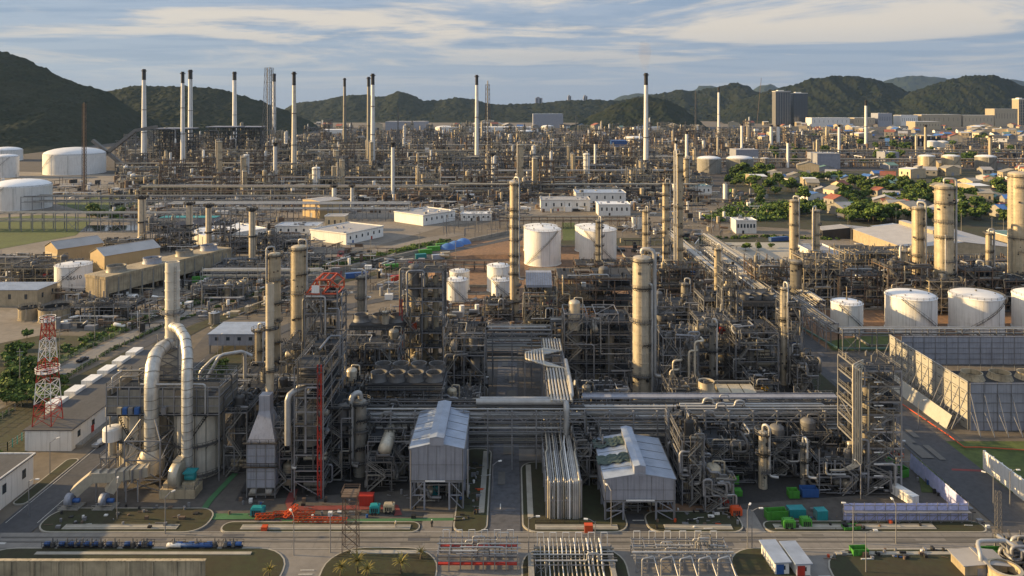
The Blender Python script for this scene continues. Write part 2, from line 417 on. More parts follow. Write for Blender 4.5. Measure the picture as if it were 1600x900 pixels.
def tank(label, x, yb, yt, wpx, mt='white', roof='cone', rmat='white2', stair=1, seed=0, group=None, near=True, text=None, hr=.14):
    """yb: foot of the near side of the shell, yt: upper edge of the near side"""
    r = wpx*mp(yb)/2; X, Y0 = px(x, yb); 
    H = ht(yb, yt); Y = Y0 + r
    X = (x-CX)*Y/FPX; r = wpx*Y/FPX/2
    t = thing('storage_tank', label, 'storage tank', (X, Y, 0), 0, group)
    n = 40 if near else 24; m = MB(); prof = [(r+.3, 0), (r+.3, .35), (r, .35)]
    k = 6
    for i in range(1, k): z = H*i/k; prof += [(r, z-.05), (r+.035, z-.04), (r+.035, z+.04), (r, z+.05)]
    prof += [(r, H-.35), (r+.22, H-.35), (r+.22, H)]
    m.lathe(0, 0, prof, n); obj('shell', m, M[mt], t)
    m = MB(); hd = r*hr
    if roof == 'dome': m.lathe(0, 0, [(r+.2, H)] + [(r*math.cos(a), H+hd*math.sin(a)*1.1) for a in (.25,.55,.85,1.15,1.4)] + [(.01, H+hd*1.1)], n)
    elif roof == 'cone': m.lathe(0, 0, [(r+.2, H), (r*.5, H+hd*.62), (.01, H+hd)], n)
    else: m.lathe(0, 0, [(r+.02, H), (r-.3, H), (r-.3, H-1.6), (.01, H-1.5)], n)
    ro = obj('roof', m, M[rmat], t)
    m = MB(); m.rail([(r*math.cos(a/24*math.tau), r*math.sin(a/24*math.tau), H) for a in range(24)], 1.1, .09 if near else .16, True, 3); obj('handrail', m, M['rail'], t)
    m = MB(); m.cyl(0, 0, H+hd*.95, H+hd+.8, .45, 8); m.cyl(r*.6, -r*.3, H+hd*.3, H+hd*.3+1.1, .3, 8); m.cyl(-r*.5, -r*.5, H+hd*.25, H+hd*.3+1, .3, 8); obj('vent', m, M['steel2'], ro)
    if stair:
        m = MB(); a0 = math.radians(-150 if stair > 0 else -30); da = stair*min(1.9, H*1.25/r); ns = int(H/.5)
        pr = None
        for i in range(ns+1):
            a = a0+da*i/ns; z = H*i/ns; c, s_ = math.cos(a), math.sin(a)
            m.bar((r*c, r*s_, z), ((r+.9)*c, (r+.9)*s_, z), .3, .08)
            q = ((r+.9)*c, (r+.9)*s_, z)
            if pr: m.bar(pr, q, .14); m.bar((pr[0], pr[1], pr[2]+1.1), (q[0], q[1], q[2]+1.1), .1)
            if i % 3 == 0: m.bar(q, (q[0], q[1], z+1.1), .08)
            pr = q
        obj('stairway', m, M['dsteel'], t)
    m = MB()
    for a in (-1.9, -1.25):
        c, s_ = math.cos(a), math.sin(a); m.tube([(r*c, r*s_, H*.98), ((r+.5)*c, (r+.5)*s_, H*.98), ((r+.5)*c, (r+.5)*s_, 1), ((r+2)*c, (r+2)*s_, 1)], .1 if near else .2, 6)
    obj('side_pipe', m, M['pipe'], t)
    if text:
        cu = bpy.data.curves.new('writing', 'FONT'); cu.body = text; cu.size = 2.9; cu.align_x = 'CENTER'; cu.extrude = .01
        fo = bpy.data.objects.new('tmp', cu); COL.objects.link(fo); bpy.context.view_layer.update()
        me = bpy.data.meshes.new_from_object(fo); bpy.data.objects.remove(fo)
        for v in me.vertices:
            a = math.radians(-66) + v.co.x/r; zz_ = H*.52+v.co.y; v.co = ((r+.05+v.co.z)*math.cos(a), (r+.05+v.co.z)*math.sin(a), zz_)
        me.materials.clear(); me.materials.append(M['dsteel']); obj('writing', me, None, t)
    return t

def rand_pipe(R, W, D, levels, rmax=.4):
    """an orthogonal run inside or on the faces of a W x D frame"""
    H = levels[-1]; x = R.uniform(0, W); y = R.choice((R.uniform(-.6, 0), R.uniform(0, D), R.uniform(0, D*.4))); z = R.choice(levels)+R.uniform(.4, 1.6)
    pts = [(x, y, z)]; last = None
    for i in range(R.randint(2, 6)):
        ax = R.choice([a for a in 'xyzzx' if a != last])
        if ax == 'x': x = min(W+.6, max(-.6, x+R.choice((-1, 1))*R.uniform(2, W*.6)))
        elif ax == 'y': y = min(D, max(-.8, y+R.choice((-1, 1))*R.uniform(1.5, D*.5)))
        else: z = min(H+2.0, max(.6, z+R.choice((-1, 1, -1))*R.uniform(2, H*.6)))
        if (Vector((x,y,z))-Vector(pts[-1])).length > .8: pts.append((x, y, z)); last = ax
    return pts

def frame_unit(label, X0, X1, Y0, H, D, nl=4, seed=0, mt='steel', npipe=10, nves=4, bay=6.0, name='process_structure', cat='process structure', group=None, open_top=False, w=.29, near=True, accents=True, stairs=True, rmax=.42, slabs=.75, brace=.22, thin=10, kit=None, vesmats=('alud','alud','alud','cream','steel2','piped','dsteel','alu'), rail=True, proto=False, junk=0):
    R = random.Random(seed*131+5); W_ = X1-X0
    t = thing(name, label, cat, (X0, Y0, 0) if not proto else (0, 0, 0), 0, group)
    nx = max(1, round(W_/bay)); ny = max(1, round(D/(bay*1.1)))
    xs = [W_*i/nx for i in range(nx+1)]; ys = [D*i/ny for i in range(ny+1)]
    zs = [0]
    for i in range(nl): zs.append(H*(i+1+R.uniform(-.16, .16)*(i < nl-1))/nl)
    lv = zs[1:]
    m = MB()
    tops = {}
    for i, x in enumerate(xs):
        for j, y in enumerate(ys):
            h_ = H + (R.choice((0, 0, 0, 1.5, 3.5)) if not open_top else 0); tops[i, j] = h_
            m.box(x-w/2, y-w/2, 0, x+w/2, y+w/2, h_)
    for z in lv:
        for y in ys:
            m.bar((xs[0], y, z), (xs[-1], y, z), w*.8, w)
        for x in xs: m.bar((x, ys[0], z-.01), (x, ys[-1], z-.01), w*.7, w*.9)
    for k in range(nl):
        for i in range(nx):
            for y in (ys[0], ys[-1]):
                if R.random() < brace:
                    a, b = (xs[i], y, zs[k]), (xs[i+1], y, zs[k+1])
                    ty = R.random()
                    if ty < .45: m.bar((a[0], y, a[2]), (b[0], y, b[2]), w*.6)
                    elif ty < .75:
                        mid = ((a[0]+b[0])/2, y, b[2]); m.bar(a, mid, w*.6); m.bar((b[0], y, a[2]), mid, w*.6)
                    else: m.bar((b[0], y, a[2]), (a[0], y, b[2]), w*.6)
        for j in range(ny):
            for x in (xs[0], xs[-1]):
                if R.random() < brace: m.bar((x, ys[j], zs[k]), (x, ys[j+1], zs[k+1]), w*.6)
    obj('steel_frame', m, M[mt], t)
    for k, z in enumerate(lv):
        m = MB(); h = MB()
        for i in range(nx):
            for j in range(ny):
                if R.random() < slabs or k == 0: m.box(xs[i]+.02, ys[j]+.02, z+w*.5+.01, xs[i+1]-.02, ys[j+1]-.02, z+w*.5+.09)
        p = obj('deck', m, M['grating'], t)
        if rail:
            zz_ = z+w*.5+.1
            h.rail([(xs[0], ys[-1], zz_), (xs[0], ys[0], zz_), (xs[-1], ys[0], zz_), (xs[-1], ys[-1], zz_)], 1.1, .08 if near else .14, gap=2 if near else 4)
            obj('handrail', h, M['rail'], p or t)
    # vessels and exchangers
    for i in range(nves):
        bx = R.randrange(nx); by = R.choice((0, 0, R.randrange(ny))); k = R.randrange(nl)
        bw = xs[bx+1]-xs[bx]; bd = ys[by+1]-ys[by]; cx_ = xs[bx]+bw*R.uniform(.35, .65); cy_ = ys[by]+bd*R.uniform(.4, .6); z = zs[k]+(w*.5+.1 if k else 0); lh = zs[k+1]-zs[k]
        vm = M[R.choice(vesmats)]; ty = R.random(); v = MB()
        if ty < .38:
            r = min(bw, bd)*R.uniform(.16, .3); hh = lh*R.choice((.7, .8, 1.6, 2.4)); hh = min(hh, H*1.25-z)
            v.lathe(cx_, cy_, [(r, .9)] + sum([[(r, q-.06), (r+.06, q-.05), (r+.06, q+.05), (r, q+.06)] for q in [1+(hh-1)*u/4 for u in (1, 2, 3)]], []) + [(r, hh)], 16, z); v.dome(cx_, cy_, z+hh, r, r*.5, 16)
            for a in range(4): v.bar((cx_+r*.85*math.cos(a*1.57+.7), cy_+r*.85*math.sin(a*1.57+.7), z), (cx_+r*.85*math.cos(a*1.57+.7), cy_+r*.85*math.sin(a*1.57+.7), z+1.1), .25)
            v.tube([(cx_, cy_, z+hh+r*.4), (cx_, cy_, z+hh+r*.4+1), (cx_+r+.8, cy_-.3, z+hh+r*.4+1), (cx_+r+.8, cy_-.3, z+.3)], .2, 8)
            obj('vertical_vessel', v, vm, t)
        elif ty < .72:
            r = lh*R.uniform(.14, .24); L_ = bw*R.uniform(.7, 1.1); zc = z+r+.7
            if R.random() < .6: a, b = (cx_-L_/2, cy_, zc), (cx_+L_/2, cy_, zc)
            else: a, b = (cx_, cy_-L_/2, zc), (cx_, cy_+L_/2, zc)
            v.drum(a, b, r, 14); va, vb = Vector(a), Vector(b)
            for f in (.2, .8):
                q = va.lerp(vb, f); v.box(q.x-.35, q.y-.35, z, q.x+.35, q.y+.35, z+.8)
            q = va.lerp(vb, .5); v.tube([(q.x, q.y, zc+r*.9), (q.x, q.y, zc+r+.9), (q.x+bw*.4, q.y, zc+r+.9)], .18, 8)
            obj('horizontal_drum', v, vm, t)
        elif ty < .9:
            for q in range(R.choice((2, 2, 3))):
                r = .5; v.drum((cx_-bw*.4, cy_, z+.9+q*1.25), (cx_+bw*.4, cy_, z+.9+q*1.25), r, 10, .3); v.cyl(cx_-bw*.3, cy_, z+.6, z+1.2+q*1.25, .2, 6)
            obj('heat_exchanger', v, vm, t)
        else:
            v.box(cx_-1.1, cy_-.8, z, cx_+1.1, cy_+.8, z+R.uniform(1.4, 2.6)); obj('equipment_box', v, M[R.choice(('orange','red','white','teal','yellow','blue') if accents else ('white','cream'))], t)
    for i in range(npipe):
        r = R.uniform(.1, rmax)**1.0; q = MB(); q.tube(rand_pipe(R, W_, D, [0]+lv), r, 8 if near else 6)
        obj('pipe', q, M[R.choice(('pipe','steel','piped','alud','steel','steel2','piped') if mt != 'rsteel' else ('piper','piped','pipe','cream'))], t)
    if thin:
        q = MB()
        for i in range(thin*2): q.tube(rand_pipe(R, W_, D, [0]+lv), R.uniform(.05, .11), 5, cap=False)
        tag(obj('small_bore_piping', q, M[R.choice(('steel','piped','steel2'))], t), kind='stuff')
    if junk:
        q = MB()
        for i in range(junk*(3 if near else 2)):
            k = R.randrange(nl+1); z = zs[k]+.3; x = R.uniform(0, W_); y = R.uniform(0, D)
            ty = R.random()
            if ty < .3: q.box(x, y, z, x+R.uniform(.3, 1.6), y+R.uniform(.3, 1), z+R.uniform(.3, 1.5))
            elif ty < .55: q.cyl(x, y, z, z+R.uniform(.5, 2), R.uniform(.15, .45), 8)
            else: q.bar((x, y, z), (x+R.uniform(-1, 1), y, z+R.uniform(.8, 2.4)), R.uniform(.08, .2))
        tag(obj('fittings', q, M[R.choice(('piped','dsteel','dsteel','steel2'))], t), kind='stuff')
    if stairs:
        q = MB(); sx = W_ - bay*.9 if R.random() < .5 else .5; sy = -1.0
        for k in range(nl):
            z0, z1 = zs[k], zs[k+1]; xa, xb = (sx, sx+bay*.7) if k % 2 == 0 else (sx+bay*.7, sx)
            for dy in (0, .8):
                q.bar((xa, sy+dy, z0), (xb, sy+dy, z1), .12, .25); q.bar((xa, sy+dy, z0+1.1), (xb, sy+dy, z1+1.1), .08)
            n = int((z1-z0)/.45)
            for i in range(n+1): q.box(min(xa, xb)+abs(xb-xa)*((i/n) if xb > xa else 1-i/n)-.12, sy, z0+(z1-z0)*i/n, min(xa, xb)+abs(xb-xa)*((i/n) if xb > xa else 1-i/n)+.12, sy+.8, z0+(z1-z0)*i/n+.05)
        obj('stairway', q, M['rail'], t)
    return t

def pipe_rack(label, x0, x1, y, depth, levels, axis='x', bay=6.5, pipes=(5, 5), seed=0, mt='steel', w=.35, truss=False, group=None, rr=(.12, .38), pm=('pipe','pipe','piped','alud'), tray=None, near=True, loops=False, name='pipe_rack', far=False):
    """axis x: runs x0..x1 at front line y; axis y: runs y0=x0..y1=x1 at side line x=y"""
    R = random.Random(seed*17+3); L_ = x1-x0
    if axis == 'x': t = thing(name, label, 'pipe rack', (x0, y, 0), 0, group)
    else: t = thing(name, label, 'pipe rack', (y+depth, x0, 0), math.pi/2, group)
    n = max(1, round(L_/bay)); H = levels[-1]; m = MB()
    for i in range(n+1):
        X = L_*i/n
        for Y in (0, depth): m.box(X-w/2, Y-w/2, 0, X+w/2, Y+w/2, H+.4)
        for z in levels: m.bar((X, 0, z), (X, depth, z), w*.8, w)
    for z in levels + ([levels[-1]-1.6] if truss else []):
        for Y in (0, depth): m.bar((0, Y, z-.02), (L_, Y, z-.02), w*.55, w*.8)
    if truss:
        for i in range(n):
            a, b = L_*i/n, L_*(i+1)/n; c = (a+b)/2
            for Y in (0, depth):
                for zt, zb in ((levels[-1], levels[-2]),):
                    m.bar((a, Y, zt), (c, Y, zb), w*.5); m.bar((b, Y, zt), (c, Y, zb), w*.5)
    else:
        for i in range(n):
            if R.random() < .3:
                a, b = L_*i/n, L_*(i+1)/n; Y = 0; z0, z1 = 0, levels[0]; m.bar((a, Y, z0), (b, Y, z1), w*.5); m.bar((b, Y, z0), (a, Y, z1), w*.5)
    obj('rack_frame', m, M[mt], t)
    for li, z in enumerate(levels):
        k = pipes[min(li, len(pipes)-1)]
        if not k: continue
        Y = .5
        sp = (depth-1)/k
        for i in range(k):
            r = min(R.uniform(*rr), sp*.42); Y = .5+sp*(i+.5); q = MB(); zc = z+w*.5+r
            a, b = (R.uniform(-1, 0), L_+R.uniform(0, 1)) if R.random() < .7 else sorted((R.uniform(0, L_*.4), R.uniform(L_*.6, L_)))
            pts = [(a, Y, zc), (b, Y, zc)]
            if loops and R.random() < .5:
                c = (a+b)/2+R.uniform(-L_*.2, L_*.2); pts = [(a, Y, zc), (c, Y, zc), (c, Y, zc+1.6), (c+2.5, Y, zc+1.6), (c+2.5, Y, zc), (b, Y, zc)]
            if R.random() < .3 and not far: pts = pts + [(b, Y, max(.5, zc-R.uniform(2, 8)))]
            q.tube(pts, r, 8 if near else 5); obj('pipe', q, M[R.choice(pm)], t)
    if tray:
        m = MB(); m.box(0, tray[0], H+1.1, L_, tray[1], H+1.25)
        for yy in tray: m.box(0, yy-.06, H+1.1, L_, yy+.06, H+1.6)
        for i in range(n+1): m.box(L_*i/n-.1, tray[0], H+.2, L_*i/n+.1, tray[1], H+1.1)
        obj('cable_tray', m, M['gcool'], t)
    return t

def fan_bank(label, X0, X1, Y0, z, D, nf, rows=1, seed=0, r=None, legs=True, group='air cooler banks', mt='dsteel', hood=True, bare=False):
    t = thing('air_cooler_bank', label, 'air cooler', (X0, Y0, 0), 0, group); W_ = X1-X0; m = MB()
    k = max(2, round(W_/6))
    if legs:
        for i in range(k+1):
            for y in (0, D): m.box(W_*i/k-.16, y-.16, 0, W_*i/k+.16, y+.16, z)
        for y in (0, D):
            m.bar((0, y, z), (W_, y, z), .35); m.bar((0, y, z*.5), (W_, y, z*.5), .25)
            for i in range(k):
                if i % 2: m.bar((W_*i/k, y, z*.5), (W_*(i+1)/k, y, z), .2)
        for i in range(k+1): m.bar((W_*i/k, 0, z), (W_*i/k, D, z), .3)
        obj('support_frame', m, M['steel'], t)
    m = MB(); m.box(0, 0, z+.2, W_, D, z+1.5); obj('tube_bundle', m, M[mt], t)
    for y, ya, yb_ in ((-.9, -.9, -.01), (D+.9, D+.01, D+.9)):
        p = obj('walkway', MB().box(-.5, ya, z+.05, W_+.5, yb_, z+.15), M['grating'], t)
        obj('handrail', MB().rail([(-.5, y, z+.15), (W_+.5, y, z+.15)], 1.1, .08), M['rail'], p)
    rr = r or min(W_/nf, D/rows)*.40
    for i in range(nf):
        for j in range(rows):
            cx_ = W_*(i+.5)/nf; cy_ = D*(j+.5)/rows; q = MB(); zt = z+1.5
            q.lathe(cx_, cy_, [(min(W_/nf, D/rows)*.49, 0), (rr*1.02, .9), (rr, 1.3), (rr*1.04, 2.4), (rr*1.08, 2.45), (rr*.96, 2.4), (rr*.94, 1.0)], 24, zt); f = obj('fan_shroud', q, M['steel2'], t)
            q = MB(); q.cyl(cx_, cy_, zt+1.0, zt+1.35, rr*.16, 10)
            for a in range(6):
                g = a*math.pi/3+i; q.bar((cx_, cy_, zt+1.2), (cx_+rr*.92*math.cos(g), cy_+rr*.92*math.sin(g), zt+1.25), rr*.2, .06)
            obj('fan', q, M['dsteel'], f)
    return t

def lattice(name, label, X, Y, H, w0, w1, n, mats, cat, w=.3, group=None, plats=(), dish=False):
    t = thing(name, label, cat, (X, Y, 0), 0, group); prev = None
    segs = {}
    for i in range(n):
        z0, z1 = H*i/n, H*(i+1)/n; a = (w0+(w1-w0)*i/n)/2; b = (w0+(w1-w0)*(i+1)/n)/2
        m = MB(); c = ((-1,-1),(1,-1),(1,1),(-1,1))
        for k in range(4):
            p, q = c[k], c[(k+1) % 4]
            m.bar((p[0]*a, p[1]*a, z0), (p[0]*b, p[1]*b, z1), w)
            m.bar((p[0]*a, p[1]*a, z0), (q[0]*b, q[1]*b, z1), w*.6); m.bar((q[0]*a, q[1]*a, z0), (p[0]*b, p[1]*b, z1), w*.6)
            m.bar((p[0]*b, p[1]*b, z1), (q[0]*b, q[1]*b, z1), w*.6)
        obj('tower_section', m, M[mats[i % len(mats)]], t)
    for f in plats:
        m = MB(); r = (w0+(w1-w0)*f)/2*1.35+.6; m.lathe(0, 0, [(r*.45, H*f), (r, H*f), (r, H*f+.2), (r*.45, H*f+.2)], 16, smooth=False)
        m.rail([(r*math.cos(a/12*math.tau), r*math.sin(a/12*math.tau), H*f) for a in range(12)], 1.3, .14, True); obj('platform', m, M['white'], t)
    return t

def flat_building(label, X0, X1, Y0, Y1, H, wall='white', roof='conc', name='flat_roof_building', doors=1, windows=4, parapet=.5, loc=None, rz=0, group=None, clutter=0, wm='glass', seed=0, lift=0):
    R = random.Random(seed); W_ = X1-X0; D = Y1-Y0
    t = thing(name, label, 'building', loc or (X0, Y0, 0), rz, group)
    m = MB(); m.box(0, 0, lift, W_, D, H); obj('wall', m, M[wall], t)
    if lift:
        m = MB()
        for i in range(int(W_/5)+2):
            for y in (.4, D-.4):
                x = min(W_-.4, .4+i*5); m.box(x-.25, y-.25, 0, x+.25, y+.25, lift)
        obj('stilts', m, M['conc'], t)
    m = MB(); m.box(-.4, -.4, H, W_+.4, D+.4, H+.25); ro = obj('roof', m, M[roof], t)
    if parapet:
        q = MB()
        for a in ((-.4, -.4, W_+.4, -.1), (-.4, D+.1, W_+.4, D+.4), (-.4, -.1, -.1, D+.1), (W_+.1, -.1, W_+.4, D+.1)): q.box(a[0], a[1], H+.25, a[2], a[3], H+.25+parapet)
        obj('parapet', q, M['white'], ro)
    for i in range(clutter):
        q = MB(); x = R.uniform(1, W_-3); y = R.uniform(1, max(1.5, D-3)); q.box(x, y, H+.25, x+R.uniform(1, 3), y+R.uniform(1, 2), H+.25+R.uniform(.6, 1.6)); obj('roof_unit', q, M[R.choice(('steel','white','gcool'))], ro)
    for i in range(windows):
        q = MB(); x = W_*(i+.7)/(windows+.4); q.box(x-.7, -.06, lift+(H-lift)*.45, x+.7, .02, lift+(H-lift)*.75); obj('window', q, M[wm], t)
    for i in range(doors):
        q = MB(); x = W_*(i+.35)/doors; q.box(x-.8, -.08, lift+.02, x+.8, .02, lift+2.4); obj('door', q, M[R.choice(('red','blue','dsteel'))], t)
    for i in range(int(D/7)):
        q = MB(); y = D*(i+.5)/int(D/7); q.box(W_-.02, y-.7, lift+(H-lift)*.45, W_+.06, y+.7, lift+(H-lift)*.75); obj('window', q, M[wm], t)
    return t

def gable_building(label, W_, D, He, Hr, loc, rz=0, wall='tan', roof='tanroof', name='gabled_shed', group=None, axis='y', door=True, overhang=.5, window=0, cat='building', legs=0, strip=False, monitor=None):
    """gable end faces local -Y; ridge runs along local Y"""
    t = thing(name, label, cat, loc, rz, group)
    m = MB(); c = W_/2; z0 = legs
    for y, fl in ((0, 0), (D, 1)):
        b = [(0, y, z0), (W_, y, z0), (W_, y, He), (c, y, Hr), (0, y, He)]
        if fl: b = b[::-1]
        m.poly(b)
    m.poly([(0, D, z0), (0, 0, z0), (0, 0, He), (0, D, He)]); m.poly([(W_, 0, z0), (W_, D, z0), (W_, D, He), (W_, 0, He)])
    obj('wall', m, M[wall], t)
    o = overhang; k = (Hr-He)/c
    m = MB()
    for s_ in (-1, 1):
        e = c+s_*(c+o); ze = He-o*k+.08
        pts = [(c, -o, Hr+.08), (c, D+o, Hr+.08), (e, D+o, ze), (e, -o, ze)]
        lo = [(p[0], p[1], p[2]-.12) for p in pts]; b = len(m.v); m.v += pts+lo
        f = ((0,1,2,3),(7,6,5,4),(0,4,5,1),(1,5,6,2),(2,6,7,3),(3,7,4,0))
        for q in f: m.face([b+i for i in (q if s_ > 0 else q[::-1])])
    ro = obj('roof', m, M[roof], t)
    m = MB(); m.box(c-.25, -o, Hr+.05, c+.25, D+o, Hr+.2); obj('ridge_cap', m, M[roof], ro)
    if monitor:
        mw, mh, my0, my1 = monitor; m = MB(); m.box(c-mw/2, my0, Hr-.6, c+mw/2, my1, Hr+mh); 
        f = obj('ridge_monitor', m, M[wall], ro)
        m = MB(); m.prism([(0,0)]*3, 0, 0) if False else None
        a = [(c-mw/2-.15, my0-.1, Hr+mh), (c, my0-.1, Hr+mh+.35), (c+mw/2+.15, my0-.1, Hr+mh)]; bq = [(p[0], my1+.1, p[2]) for p in a]
        b = len(m.v); m.v += a+bq; [m.face([b+i for i in q]) for q in ((0,1,4,3),(1,2,5,4),(2,1,0),(3,4,5),(0,3,5,2))]
        obj('monitor_roof', m, M[roof], f)
    if door:
        q = MB(); q.box(c-1.8, -.06, z0+.02, c+1.8, .02, z0+min(4, (He-z0)*.7)); obj('door', q, M['gcool'], t)
    for i in range(window):
        q = MB(); y = D*(i+.5)/window; q.box(W_-.02, y-.9, z0+(He-z0)*.4, W_+.05, y+.9, z0+(He-z0)*.7); q.box(-.05, y-.9, z0+(He-z0)*.4, .02, y+.9, z0+(He-z0)*.7); obj('window', q, M['glass'], t)
    if legs:
        m = MB(); ny = max(2, int(D/6))
        xs = (.25, W_*.27, W_*.73, W_-.25)
        for x in xs:
            for j in range(ny+1):
                y = .25+(D-.5)*j/ny; m.box(x-.22, y-.22, 0, x+.22, y+.22, legs+.3)
        for y in (.25, D-.25):
            for a, b in ((0, 1), (2, 3)):
                m.bar((xs[a], y, legs*.5), (xs[b], y, legs*.5), .22)
                s_ = 1 if a == 0 else -1
                m.bar((xs[a] if s_ > 0 else xs[b], y, legs*.5), (xs[b] if s_ > 0 else xs[a], y, legs), .18); m.bar((xs[a] if s_ > 0 else xs[b], y, 0.1), (xs[b] if s_ > 0 else xs[a], y, legs*.5), .18)
            m.bar((xs[0], y, legs-.2), (xs[3], y, legs-.2), .3)
        for x in (xs[0], xs[3]):
            m.bar((x, .25, legs*.5), (x, D-.25, legs*.5), .2)
        obj('legs', m, M['gcool'], t)
    return t

def leaf_clump(m, R, c, r, n, s, flat=.7):
    for i in range(n):
        d = Vector((R.gauss(0,1), R.gauss(0,1), R.gauss(0,1)*flat+.15)).normalized()*(r*R.uniform(.55, 1.05)); p = Vector(c)+Vector((d.x, d.y, d.z*flat))
        a = Vector((R.uniform(-1,1), R.uniform(-1,1), R.uniform(-.6,.6))).normalized(); b = a.cross(d.normalized()+Vector((0,0,.3))).normalized()
        q = s*R.uniform(.6, 1.3); k = len(m.v)
        m.v += [tuple(p-a*q-b*q*.7), tuple(p+a*q-b*q*.5), tuple(p+a*q*.8+b*q*.7), tuple(p-a*q*.7+b*q*.8)]; m.face([k, k+1, k+2, k+3])
def make_tree(seed, H=9, spread=4, nl=9, leaves=60, ls=.42):
    R = random.Random(seed); t = thing('tree', 'tree', 'tree'); m = MB()
    m.tube([(0,0,0), (R.uniform(-.2,.2), 0, H*.25), (R.uniform(-.4,.4), R.uniform(-.3,.3), H*.55)], .22, 7, False)
    A = MB(); B = MB()
    for i in range(nl):
        a = i*2.4+R.random(); rr = spread*R.uniform(.15, .8); z = H*R.uniform(.45, .88)-rr*.15; c = (rr*math.cos(a), rr*math.sin(a), z)
        m.tube([(0, 0, H*R.uniform(.3, .5)), c], .08, 5, False)
        r = spread*R.uniform(.3, .5)
        leaf_clump(A, R, c, r, leaves, ls); leaf_clump(B, R, (c[0]-r*.1, c[1], c[2]+r*.25), r*.95, leaves//2, ls)
    obj('trunk', m, M['bark'], t); obj('crown', A, M['leafa'], t); obj('light_leaves', B, M['leafb'], t)
    return t
def bush_mass(name, pts, R, n, r=(.8, 1.8), leaves=26, ls=.35, mats=('leafa','leafb'), label=None):
    """hedge or scrub following a ribbon of (x, y, halfwidth)"""
    A = MB(); B = MB()
    for i in range(n):
        f = R.random()*(len(pts)-1); k = int(f); u = f-k; x = pts[k][0]*(1-u)+pts[k+1][0]*u; y = pts[k][1]*(1-u)+pts[k+1][1]*u; w = pts[k][2]*(1-u)+pts[k+1][2]*u
        q = R.uniform(*r); c = (x+R.uniform(-w, w), y+R.uniform(-w, w)*.3, q*.5)
        leaf_clump(A if R.random() < .65 else B, R, c, q, leaves, ls)
    t = tag(obj(name, A, M[mats[0]]), label or 'dense green scrub and hedge growing along the road', kind='stuff')
    obj('light_leaves', B, M[mats[1]], t)
    return t
# ---------------------------------------------------------------- ground
G = {
 'ground': mat('dusty_ground', (.19,.155,.115), .95, 0, .75, .02, 0, bump=0, fine=.5, world=True, rand=0, second=(.085,.075,.06)),
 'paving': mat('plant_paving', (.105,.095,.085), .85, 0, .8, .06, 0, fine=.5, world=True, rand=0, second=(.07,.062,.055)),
 'paving2': mat('yard_paving', (.25,.215,.175), .85, 0, .7, .035, 0, fine=.4, world=True, rand=0, second=(.12,.105,.085)),
 'road': mat('concrete_road', (.235,.215,.19), .8, 0, .5, .05, 0, fine=.3, world=True, rand=0, second=(.13,.12,.11)),
 'road2': mat('grey_asphalt', (.125,.125,.135), .8, 0, .6, .07, 0, fine=.5, world=True, rand=0),
 'floor_shade': mat('shade_toned_floor', (.045,.042,.04), .7, 0, .8, .1, 0, fine=.5, world=True, rand=0),  # near-black tone is the shade beneath the process units, put into the colour
 'asph': mat('asphalt', (.075,.075,.08), .8, 0, .5, .08, 0, fine=.4, world=True, rand=0),
 'kerb': mat('kerb_concrete', (.40,.37,.31), .85, 0, .5, .4, 0, world=True, rand=0),
 'grass': mat('grass', (.034,.043,.016), .95, 0, .8, .08, 0, bump=.6, fine=.6, world=True, rand=0, second=(.05,.036,.02)),
 'grassb': mat('bright_grass', (.10,.13,.03), .95, 0, .8, .05, 0, bump=.6, fine=.6, world=True, rand=0, second=(.05,.07,.02)),
 'earth': mat('bund_earth', (.27,.155,.085), .95, 0, .7, .05, 0, bump=.5, fine=.6, world=True, rand=0, second=(.13,.08,.05)),
 'mark': mat('road_marking', (.62,.60,.55), .8, 0, .6, 2, 0, world=True, rand=0),
 'far_paving': mat('refinery_ground', (.08,.067,.057), .9, 0, .7, .02, 0, fine=.5, world=True, rand=0),
 'rjoint': mat('road_joint_tar', (.15,.14,.125), .9, 0, .3, 1, 0, world=True, rand=0),
 'gpath': mat('green_walkway', (.06,.17,.07), .8, 0, .5, .3, 0, world=True, rand=0),
 'rpath': mat('red_walkway', (.22,.05,.045), .8, 0, .5, .3, 0, world=True, rand=0),
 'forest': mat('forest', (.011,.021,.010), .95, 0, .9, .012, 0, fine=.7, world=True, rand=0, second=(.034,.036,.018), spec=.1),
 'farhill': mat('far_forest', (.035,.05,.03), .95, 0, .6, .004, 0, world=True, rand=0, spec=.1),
}
struct('ground', MB().poly([(-14000,-400,0),(14000,-400,0),(14000,16000,0),(-14000,16000,0)]), G['ground'])
ZC = [0]
def zi():
    ZC[0] += 1; return ZC[0]*.003
def sheet(name, pts, z, m, pixel=False):
    z += zi()-.02
    if pixel: pts = [px(*p) for p in pts]
    return struct(name, MB().poly([(p[0], p[1], z) for p in pts]), G[m])
def ribbon(name, pts, w, z, m):
    z += zi()-.02
    mb = MB(); n = len(pts); Lf = []; Rt = []
    for i, p in enumerate(pts):
        a = Vector(pts[max(0, i-1)][:2]); b = Vector(pts[min(n-1, i+1)][:2]); d = (b-a).normalized(); k = Vector((-d.y, d.x))*(w/2)
        Lf.append((p[0]+k.x, p[1]+k.y, z)); Rt.append((p[0]-k.x, p[1]-k.y, z))
    for i in range(n-1): mb.poly([Rt[i], Rt[i+1], Lf[i+1], Lf[i]])
    return struct(name, mb, G[m])
def rrect(x0, x1, y0, y1, r, n=6):
    out = []
    for cx_, cy_, a in ((x1-r, y0+r, -90), (x1-r, y1-r, 0), (x0+r, y1-r, 90), (x0+r, y0+r, 180)):
        for i in range(n+1):
            g = math.radians(a+90*i/n); out.append((cx_+r*math.cos(g), cy_+r*math.sin(g)))
    return out
def island(x0, x1, y0, y1, r=4, m='grass', inner=None):
    struct('kerb', MB().prism(rrect(x0, x1, y0, y1, r), 0, .31), G['kerb'])
    k = .35; struct('verge', MB().prism(rrect(x0+k, x1-k, y0+k, y1-k, max(.5, r-k)), .02, .34), G[m])
